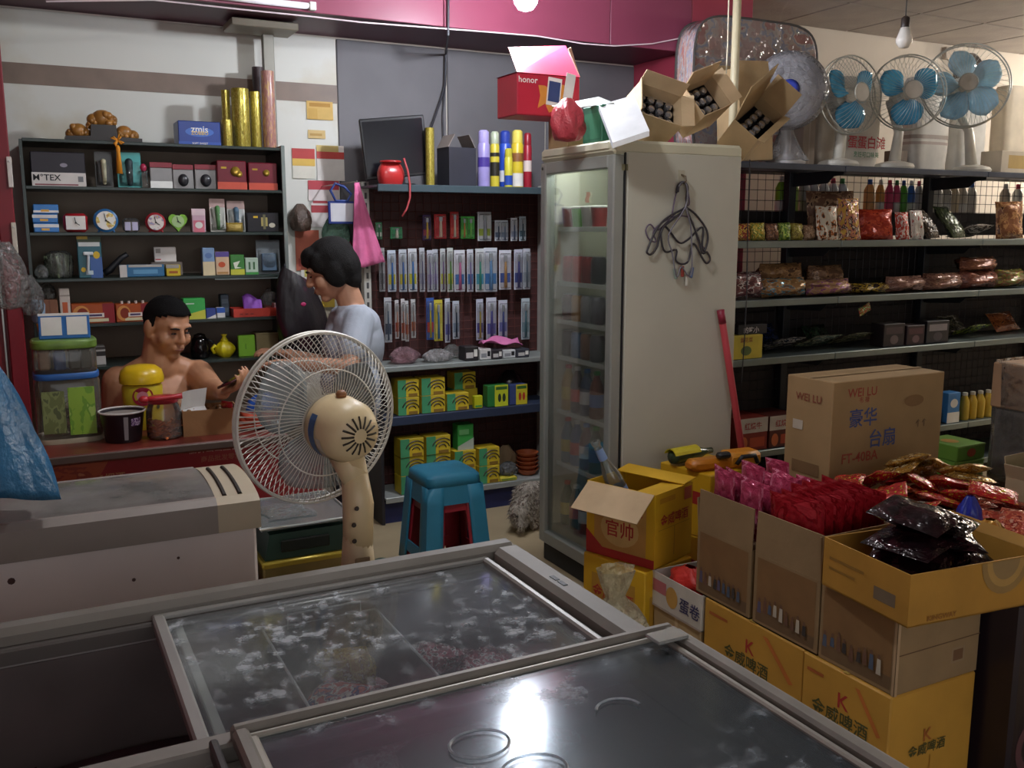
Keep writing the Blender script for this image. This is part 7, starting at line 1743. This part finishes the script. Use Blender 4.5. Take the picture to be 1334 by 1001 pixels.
# ================================================================== stools: blue one nested over a red one
def stool(name, lbl, loc, rz, mat, w=.25, wb=.33, h=.455, grp=None):
    t = thing(name, lbl, 'stool', loc, rz, grp)
    a, b = w/2, wb/2
    def sq(s, z, rad=.03):
        pts = []
        for cx, cy, st in ((1,1,0),(-1,1,90),(-1,-1,180),(1,-1,270)):
            for k in range(4): q_ = R(st+30*k); pts.append((cx*(s-rad)+rad*math.cos(q_), cy*(s-rad)+rad*math.sin(q_), z))
        return pts
    def at(z): return a+(b-a)*(1-z/h)
    top = MB(); l0, l1, l2 = sq(a-.012,h), sq(a,h-.012), sq(at(h-.05),h-.05); n = 16
    top.add(l0+l1+l2, [tuple(range(n))]+[(j*n+i, j*n+(i+1) % n, (j+1)*n+(i+1) % n, (j+1)*n+i) for j in (0,1) for i in range(n)])
    top.build('seat', mat, t, auto=True, solid=.004)
    sl = MB()
    for sx in (-1,1):
        for sy in (-1,1):
            def leg(u, v):
                z = (h-.05)*(1-v); s = at(z); wl = .072+.006*v
                k = u*2-1
                return (sx*(s-(wl*max(0,-k)) ), sy*(s-(wl*max(0,k))), z) if abs(k) > .25 else (sx*(s-.008*(1-abs(k)*4)), sy*(s-.008*(1-abs(k)*4)), z)
            MB().grid(leg, 9, 6).build('leg', mat, t, auto=True, solid=.006)
    for zz, hh in ((h-.088,.084),(.075,.05)):
        for k in range(4):
            s0, s1 = at(zz+hh/2), at(zz-hh/2); m_ = Matrix.Rotation(R(90*k),4,'Z')
            MB().add([(-s1+.06,-s1,zz-hh/2),(s1-.06,-s1,zz-hh/2),(s0-.06,-s0,zz+hh/2),(-s0+.06,-s0,zz+hh/2),(-s1+.06,-s1+.006,zz-hh/2),(s1-.06,-s1+.006,zz-hh/2),(s0-.06,-s0+.006,zz+hh/2),(-s0+.06,-s0+.006,zz+hh/2)],
                     [(0,1,2,3),(7,6,5,4),(0,4,5,1),(1,5,6,2),(2,6,7,3),(3,7,4,0)], m_).build('rail', mat, t)
    return t
ctr = (aZ(533,605,.455)+aZ(623,618,.455)+aZ(565,628,.455)+aZ(592,597,.455))/4
stool('plastic_stool', 'teal blue square plastic stool stacked over a red one', (ctr.x, ctr.y, .035), R(0), M('2f7f9e',.5,0,.08,8), w=.245, wb=.315, h=.425)
stool('plastic_stool', 'red plastic stool nested under the blue stool', (ctr.x, ctr.y, 0), R(0), M('9a2230',.45,0,.08,8), w=.225, wb=.297, h=.425)

# ================================================================== weighing scale on boxes
x0_ = .548
t = thing('blue_crate', 'dark blue plastic crate beside the white freezer', 'crate', (.655, 2.72, 0))
MB().box((-.125,-.20,.0),(.14,.16,.50), .006).build('crate', M('1c2c6a',.5), t); MB().box((-.13,-.205,.46),(.145,.165,.50), .006).build('rim', M('22347a',.5), t)
t = thing('gold_tin', 'flat gold tin box carrying the weighing scale', 'tin', (.665, 2.70, .501))
MB().box((-.135,-.17,.0),(.135,.13,.072), .006).build('tin', M('8a7a4a',.35,.4), t, auto=True)
MB().box((-.137,-.172,.058),(.137,.132,.078), .005).build('lid', M('b09a3a',.35,.4), t, auto=True)
t = thing('weighing_scale', 'dark green shop scale with a glassy steel pan', 'scale', (.665, 2.70, .580))
MB().prism([(-.125,0),(.125,0),(.11,.075),(-.11,.075)], -.155, .12).build('housing', M('24443c',.45), t)
MB().box((-.08,-.162,.02),(.06,-.154,.055), .003, Matrix.Rotation(R(0),4,'X')).build('display', M('16201e',.3), t)
MB().box((-.135,-.165,.088),(.135,.135,.096), .004).build('pan', M('9aa0a0',.18,.7,.1,8), t)
for s in (-1,1):
    MB().box((s*.07-.02,-.02,.075),(s*.07+.02,.02,.088)).build('pan_post', BLK, t)
MB().tube([(-.135,-.165,.098),(.135,-.165,.098),(.135,.135,.098),(-.135,.135,.098)], .004, 6, True).build('pan_edge', M('d0d4d2',.2,.6), t)
MB().grid(lambda u, v: (-.10+.14*u+.01*math.sin(7*v), -.10+.16*v, .099+.014*math.sin(math.pi*u)*math.sin(math.pi*v)*(1+.4*math.sin(9*u))), 10, 10).build('clear_sheet', CLEARBAG, t, True)
# small green bottle behind the fan column
p = aD(488,690,2.95)
t = thing('green_bottle', 'dark green bottle standing behind the fan column', 'bottle', (p.x+.02, p.y, 0))
MB().lathe([(.05,0),(.055,.02),(.055,.32),(.03,.40),(.022,.43)], 18).build('body', M('2a5a48',.35), t, True); MB().lathe([(.026,.43),(.026,.46),(.015,.465)], 14).build('cap', M('1c3a30',.4), t, True)
# ================================================================== people (one continuous body each)
def organic(name, mb, voxel, mat, parent, it=6):
    me = bpy.data.meshes.new('tmp'); me.from_pydata(mb.v, [], mb.f); me.update()
    bm = bmesh.new(); bm.from_mesh(me); bmesh.ops.recalc_face_normals(bm, faces=bm.faces); bm.to_mesh(me); bm.free()
    o = bpy.data.objects.new('tmp', me); COL.objects.link(o)
    q = o.modifiers.new('r', 'REMESH'); q.mode = 'VOXEL'; q.voxel_size = voxel; q.use_smooth_shade = True
    q = o.modifiers.new('s', 'SMOOTH'); q.factor = .5; q.iterations = it
    dg = bpy.context.evaluated_depsgraph_get(); dg.update()
    m2 = bpy.data.meshes.new_from_object(o.evaluated_get(dg))
    bpy.data.objects.remove(o)
    m2.materials.clear(); m2.materials.append(mat); m2.name = name
    m2.polygons.foreach_set('use_smooth', [True]*len(m2.polygons))
    o = bpy.data.objects.new(name, m2); COL.objects.link(o); o.parent = parent
    return o
def basis(f, up=V((0,0,1))):
    """columns: side, forward, up"""
    f = f.normalized(); s = f.cross(up).normalized(); u = s.cross(f).normalized()
    return Matrix((s, f, u)).transposed().to_4x4()
def head_prims(mb, Hm, fat=1.0, ears=True):
    E = lambda c, r: mb.sph(c, r, 16, 12, Hm)
    E((0,-.012,.030), (.076,.094,.084)); E((0,.028,-.035), (.060*fat,.060,.078)); E((0,.008,-.048), (.064*fat,.062,.052))
    E((0,.062,-.096), (.026,.024,.020))
    for s in (-1,1):
        E((s*.040,.052,-.030), (.028*fat,.030,.030)); E((s*.012,.096,-.026), (.009,.009,.008))
        if ears: E((s*.081,-.010,-.002), (.017,.024,.036)); E((s*.078,-.004,-.032), (.013,.013,.014))
    c = lambda p0, p1, r0, r1: mb.cap(Hm @ V(p0), Hm @ V(p1), r0, r1, 10)
    c((0,.086,.018), (0,.104,-.020), .009, .014); c((-.038,.076,.030), (.038,.076,.030), .012, .012)
    c((-.018,.089,-.054), (.018,.089,-.054), .008, .008); c((-.015,.087,-.066), (.015,.087,-.066), .008, .008)
def face_parts(par, Hm, brow=True):
    EYE_ = M('1c1512',.25); LIP = M('8a4f46',.5)
    for s in (-1,1):
        MB().sph((s*.031,.083,.006), (.0125,.0055,.0034), 10, 6, Hm).build('eye', EYE_, par, True)
        MB().tube([Hm @ V((s*.014,.090,.026)), Hm @ V((s*.032,.091,.031)), Hm @ V((s*.049,.080,.025))], [.003,.0042,.002], 6).build('eyebrow', M('15100f',.7), par, True)
    MB().tube([Hm @ V((-.021,.092,-.060)), Hm @ V((0,.0985,-.0595)), Hm @ V((.021,.092,-.060))], [.0018,.0035,.0018], 6).build('mouth', LIP, par, True)
def hair_cap(par, Hm, keep, r, c, mat, th=.010, seed=0):
    rnd = random.Random(seed); nu, nv = 48, 30; mb = MB(); vs = []; idx = {}
    for j in range(nv+1):
        t_ = math.pi*j/nv-math.pi/2
        for i in range(nu):
            a = 6.2832*i/nu; k = 1+rnd.uniform(-.012,.018)
            p = V((c[0]+r[0]*k*math.cos(t_)*math.cos(a), c[1]+r[1]*k*math.cos(t_)*math.sin(a), c[2]+r[2]*k*math.sin(t_)))
            idx[i,j] = len(vs); vs.append(p)
    fs = []
    for j in range(nv):
        for i in range(nu):
            q = [idx[i,j], idx[(i+1) % nu,j], idx[(i+1) % nu,j+1], idx[i,j+1]]
            if keep(sum((vs[k] for k in q), V())/4): fs.append(tuple(q))
    used = sorted({k for f in fs for k in f}); mp = {k: n for n, k in enumerate(used)}
    mb.add([Hm @ vs[k] for k in used], [tuple(mp[k] for k in f) for f in fs])
    return mb.build('hair', mat, par, True, solid=th)
def hand(mb, P, fd, pn, side=1, curl=35, sc=1.0, spread=.010):
    """palm + five fingers; fd finger direction, pn the side the palm looks to"""
    fd = fd.normalized(); pn = (pn-fd*pn.dot(fd)).normalized(); sd = fd.cross(pn)*side
    m = Matrix((sd, fd, pn)).transposed().to_4x4(); m.translation = P
    mb.sph((0,0,0), (.041*sc,.047*sc,.016*sc), 14, 10, m)
    for k, L in enumerate((.070,.078,.074,.058)):
        o = P+sd*((1.5-k)*.020*sc)+fd*.036*sc; d = (fd+sd*((1.5-k)*spread*3)).normalized(); ax = d.cross(pn).normalized(); p = o
        for q, (fr, rr) in enumerate(((.45,.0088),(.32,.0080),(.26,.0070))):
            d = Matrix.Rotation(R(curl*(.6 if q == 0 else 1)),3,ax) @ d
            e = p+d*L*fr*sc; mb.cap(p, e, rr*sc, rr*.92*sc, 10); p = e
    p = P+sd*.034*sc-fd*.018*sc
    for L, v_, rr in ((.034, sd*.8+fd*.55+pn*.35, .0115), (.030, sd*.25+fd*.85+pn*.55, .0095)):
        e = p+v_.normalized()*L*sc; mb.cap(p, e, rr*sc, rr*.9*sc, 10); p = e
TOC = V((-_f.x, -_f.y, 0)).normalized()
# ---------------------------------------------------------------- seated man
SKIN = M('bb8765',.5,0,.10,9,.06)
H = aD(219,426,3.72)
root = aD(205,640,3.82)
man = thing('person', 'shirtless person seated behind the counter, looking down at a phone in hand', 'person', (root.x, root.y, 0))
inv = Matrix.Translation((-root.x, -root.y, 0))
f = (_r*.80+TOC*.58-V((0,0,.34))).normalized()
up = (V((0,0,1))+_r*.05).normalized()
Hm = basis(f, up); Hm.translation = H
mb = MB(); head_prims(mb, Hm, 1.1)
Rs, Ls = aD(154,497,3.74), aD(258,487,3.86)
N0 = aD(208,468,3.76); chest = aD(206,532,3.79); belly = aD(206,596,3.78); pel = V((root.x, root.y, .49))
mb.cap(H+Hm.to_3x3() @ V((0,-.03,-.05)), N0+V((0,0,-.03)), .066, .076)
ax = (Ls-Rs).normalized(); fw = ax.cross(V((0,0,1))).normalized(); fw = -fw if fw.dot(TOC) < 0 else fw
tm = Matrix((ax, fw, V((0,0,1)))).transposed().to_4x4()
def tor(c, r): m = tm.copy(); m.translation = c; mb.sph((0,0,0), r, 20, 14, m)
tor(chest, (.175,.115,.155)); tor(chest+V((0,0,.07))-fw*.01, (.165,.10,.09)); tor(belly, (.170,.13,.15)); tor(pel+V((0,0,.02)), (.175,.14,.11))
for s in (-1,1): tor(chest+ax*s*.075+fw*.07+V((0,0,.01)), (.07,.05,.055))
mb.cap(N0+V((0,0,-.01)), Rs+ax*.02+V((0,0,-.005)), .055, .058); mb.cap(N0+V((0,0,-.01)), Ls-ax*.02+V((0,0,-.005)), .055, .058)
fh0 = V((f.x, f.y, 0)).normalized(); sd0 = fh0.cross(V((0,0,1)))
Re = aD(146,592,3.86); Rh = pel+fh0*.13+sd0*.10+V((0,0,.122))      # hand resting on the thigh
mb.cap(Rs, Re, .062, .048); mb.cap(Re, Rh, .047, .030)
hand(mb, Rh+fh0*.05-V((0,0,.012)), fh0, V((0,0,-1)), 1, 10)
Le, Lh = aD(276,507,3.62), aD(290,511,3.44)
mb.cap(Ls, Le, .060, .046); mb.cap(Le, Lh, .045, .029)
ph = aD(316,500,3.40)
fd = (ph-Lh).normalized(); pn = (V((0,0,1))*.8-_r*.5).normalized()
hand(mb, Lh+fd*.045, fd, pn, -1, 38)
fh = V((f.x, f.y, 0)).normalized(); sd = fh.cross(V((0,0,1)))
for s in (-1,1):
    hip = pel+sd*s*.095; kn = hip+fh*.36+sd*s*.04+V((0,0,.0)); an = V((kn.x, kn.y, .08))-fh*.04; 
    mb.cap(hip, kn, .088, .062); mb.cap(kn, an, .058, .038); mb.cap(an, an+V((0,0,-.035))+fh*.10, .038, .030)
mb.v = [tuple(inv @ V(p)) for p in mb.v]
organic('body', mb, .0055, SKIN, man, 7)
Hl = inv @ Hm
face_parts(man, Hl)
def keep_m(p):
    if p.y > .055: return p.z > .074
    if p.y > .01: return p.z > .048+(p.y-.01)*.5
    if p.y > -.015: return p.z > .012
    return p.z > -.035
hair_cap(man, Hl, keep_m, (.081,.099,.087), (0,-.013,.029), M('0a0808',.85,0,.3,60,.5,.2), .010, 1)
mb = MB()                                   # shorts
for s in (-1,1):
    hip = pel+sd*s*.095; kn = hip+fh*.30+sd*s*.035; mb.cap(hip, kn, .100, .080)
m = tm.copy(); m.translation = pel; mb.sph((0,0,0), (.187,.152,.10), 18, 12, m)
mb.v = [tuple(inv @ V(p)) for p in mb.v]
organic('shorts', mb, .009, M('2a3040',.8,0,.15,9), man, 4)
stool('wooden_stool', 'low brown stool under the seated person', (root.x, root.y, 0), R(20), M('6a4a30',.6), .30, .34, .388)
# phone in his hand
pn = (pn-fd*pn.dot(fd)).normalized(); pm = Matrix((fd, pn, fd.cross(pn))).transposed()
t = thing('mobile_phone', 'dark red mobile phone held by the seated person', 'phone', Lh+fd*.078+pn*.026, rot=pm.to_euler())
MB().box((-.036,-.0045,-.07),(.036,.0045,.07), .004).build('case', M('4a1418',.35), t, auto=True)
MB().box((-.033,.0045,-.064),(.033,.0052,.064)).build('screen', M('0c0c10',.12), t)

# ---------------------------------------------------------------- standing woman
H = aD(430,352,3.86)
root = aD(458,560,3.92)
wom = thing('person', 'person in a grey T-shirt standing behind the pedestal fan, head bent down', 'person', (root.x, root.y, 0))
inv = Matrix.Translation((-root.x, -root.y, 0))
f = (-_r*.93+TOC*.22-V((0,0,.42))).normalized(); up = (V((0,0,1))-_r*.15).normalized()
Hm = basis(f, up); Hm.translation = H
mb = MB(); head_prims(mb, Hm, .95, False)
N0 = aD(458,398,3.90)
mb.cap(H+Hm.to_3x3() @ V((0,-.03,-.05)), N0, .050, .056)
fh = V((f.x, f.y, 0)).normalized(); sd = fh.cross(V((0,0,1)))     # sd: her right
near = TOC if sd.dot(TOC) > 0 else TOC
chest = aD(466,448,3.92); waist = aD(462,520,3.94); pel = V((root.x, root.y, .80))
tm = Matrix((sd, fh, V((0,0,1)))).transposed().to_4x4()
sN = 1 if sd.dot(TOC) > 0 else -1
Sn = aD(468,418,3.80); Sf = aD(446,416,4.04)
def tor(mb, c, r): m = tm.copy(); m.translation = c; mb.sph((0,0,0), r, 20, 14, m)
def torso(mb, g=0):
    tor(mb, chest, (.155+g,.098+g,.15+g)); tor(mb, chest+V((0,0,.08)), (.15+g,.085+g,.07+g)); tor(mb, waist, (.135+g,.095+g,.14+g)); tor(mb, pel+V((0,0,.07)), (.155+g,.11+g,.12+g))
    tor(mb, chest+fh*.07+V((0,0,-.02)), (.11+g,.06+g,.06+g))
torso(mb)
mb.cap(N0+V((0,0,-.03)), Sn, .045, .05); mb.cap(N0+V((0,0,-.03)), Sf, .045, .05)
En, Hn = aD(455,479,3.68), aD(382,474,3.66)
Ef, Hf = aD(432,476,3.98), aD(375,462,3.84)
for S, E_, W in ((Sn,En,Hn),(Sf,Ef,Hf)):
    mb.cap(S, E_, .048, .038); mb.cap(E_, W, .037, .025)
    hand(mb, W+(W-E_).normalized()*.045, (W-E_), V((0,0,-1)), 1 if S is Sn else -1, 25, .92)
for s in (-1,1):
    hip = pel+sd*s*.075; kn = V((root.x, root.y, .44))+sd*s*.075+fh*.02; an = V((root.x, root.y, .08))+sd*s*.08
    mb.cap(hip, kn, .080, .054); mb.cap(kn, an, .052, .036); mb.cap(an+V((0,0,-.035)), an+fh*.13+V((0,0,-.045)), .034, .028)
mb.v = [tuple(inv @ V(p)) for p in mb.v]
organic('body', mb, .0055, M('b8886c',.5,0,.08,9,.05), wom, 7)
Hl = inv @ Hm
face_parts(wom, Hl)
mb = MB()
E = lambda c, r: mb.sph(c, r, 18, 12, Hl)
E((0,-.022,.045), (.092,.104,.088)); E((0,-.055,.0), (.088,.075,.095)); E((0,-.062,-.055), (.068,.048,.060)); E((0,.045,.085), (.066,.045,.036)); E((0,.068,.068), (.054,.028,.024))
for s in (-1,1): E((s*.066,-.012,-.005), (.028,.05,.075)); E((s*.066,.028,.045), (.022,.035,.045))
organic('hair', mb, .006, M('0c0908',.7,0,.3,60,.5,.3), wom, 4)
mb = MB(); torso(mb, .014)
mb.cap(N0+V((0,0,-.03)), chest+V((0,0,.06)), .066, .10)
for S, E_ in ((Sn,En),(Sf,Ef)):
    mb.cap(N0+V((0,0,-.045)), S, .055, .06); mb.cap(S, S+(E_-S)*.62, .062, .064)
mb.v = [tuple(inv @ V(p)) for p in mb.v]
organic('t_shirt', mb, .007, M('a9b0bc',.85,0,.08,7,.2), wom, 4)
mb = MB()
for s in (-1,1):
    hip = pel+sd*s*.075+V((0,0,-.01)); kn = V((root.x, root.y, .44))+sd*s*.075+fh*.02; an = V((root.x, root.y, .10))+sd*s*.08
    mb.cap(hip, kn, .092, .066); mb.cap(kn, an, .064, .056)
mb.v = [tuple(inv @ V(p)) for p in mb.v]
organic('trousers', mb, .009, M('24242c',.85,0,.15,7), wom, 4)
for s in (-1,1):
    an = inv @ (V((root.x, root.y, 0))+sd*s*.08)
    m = tm.copy(); m.translation = an+fh*.04; MB().sph((0,0,.03), (.045,.12,.03), 14, 8, m).build('shoe', M('2a2424',.6), wom, True)
# black bag with a pink patch hanging at the shelf end
p0 = aY(400,470,4.36)
t = thing('black_bag', 'black and maroon bag with a pink spot hanging beside the display shelf', 'bag', (p0.x, 4.385, p0.z))
hh = aY(400,362,4.36).z-p0.z
def bb(u, v):
    a = 6.2832*u; r = .12*(math.sin(math.pi*min(1, v*.8+.12)))**.5*(1+.07*math.sin(5*a+4*v)); x = r*math.cos(a)-.03*v; return (x, r*.55*math.sin(a), hh*v*(1-.18*(x/.12)*(v)))
MB().grid(bb, 30, 14, wrap=True).build('bag_body', MP(['1a1418','1e161c','3a1424'], 2, .4, .2), t, True)
q = aY(396,397,4.31)-V(t.location)
MB().sph((q.x,-.062,q.z), (.014,.006,.011), 12, 8).build('pink_spot', M('c0306a',.4), t, True)
MB().tube([(-.06,0,hh*.95),(-.075,.03,hh*1.12),(-.06,.08,hh*1.15)], .006, 6).build('strap', BLK, t, True)

# ================================================================== small shaggy dog by the fridge
dg0 = V((2.20,4.03,0))
dog = thing('dog', 'small shaggy grey and cream dog sniffing the floor beside the fridge', 'dog', dg0)
mb = MB()
mb.cap((-.02,0,.165), (.22,.02,.165), .072, .066); mb.sph((.0,0,.15), (.085,.075,.09), 16, 12)
mb.cap((-.05,-.01,.15), (-.085,-.045,.115), .055, .050); mb.sph((-.095,-.055,.10), (.056,.052,.05), 16, 12)
mb.cap((-.105,-.075,.085), (-.12,-.105,.055), .030, .022)
for sx, sy in ((0,-.045),(0,.045)): mb.cap((sx,sy,.12), (sx-.005,sy,.07), .034, .024); mb.cap((sx-.005,sy,.07), (sx-.012,sy,.02), .024, .022)
for sy in (-.045,.045): mb.cap((.20,sy,.14), (.185,sy,.10), .045, .032); mb.cap((.185,sy,.10), (.225,sy,.065), .03, .02); mb.cap((.225,sy,.065), (.215,sy-.005,.02), .02, .022)
mb.cap((.27,.02,.19), (.33,.03,.25), .025, .014)
for s in (-1,1): mb.sph((-.085+.03*s,-.05+.035*s*.2+.0,.125), (.018,.014,.032), 10, 8)
body = organic('body', mb, .006, MP(['8f867a','a89e90','6a5c52','b8b0a4'], 4, .85, .4, det=3), dog, 4)
rnd = random.Random(8); fur = MB()
vs = body.data.vertices
for k in range(2600):
    v = vs[rnd.randrange(len(vs))]
    if v.co.z < .03: continue
    n = (v.normal*.5+V((rnd.uniform(-.4,.4), rnd.uniform(-.4,.4), -.55))).normalized(); p = v.co; L = rnd.uniform(.016,.034)
    o = n.orthogonal().normalized()*.0032; o2 = n.cross(o).normalized()*.0032; b0 = len(fur.v)
    fur.v += [tuple(p+o), tuple(p-o*.5+o2*.86), tuple(p-o*.5-o2*.86), tuple(p+n*L)]
    fur.f += [(b0,b0+1,b0+3),(b0+1,b0+2,b0+3),(b0+2,b0,b0+3)]
fo = fur.build('fur', MP(['9c9284','b4aa9c','6f6056','c4bcb0'], 5, .9, 0, det=3), dog); fo['kind'] = 'stuff'
MB().sph((-.124,-.116,.052), (.011,.009,.008), 10, 8).build('nose', M('161212',.3), dog, True)
for s in (-1,1): MB().sph((-.108+.026*s,-.098-.008*s*0,.102), (.006,.005,.006), 8, 6).build('eye', M('120e0e',.2), dog, True)
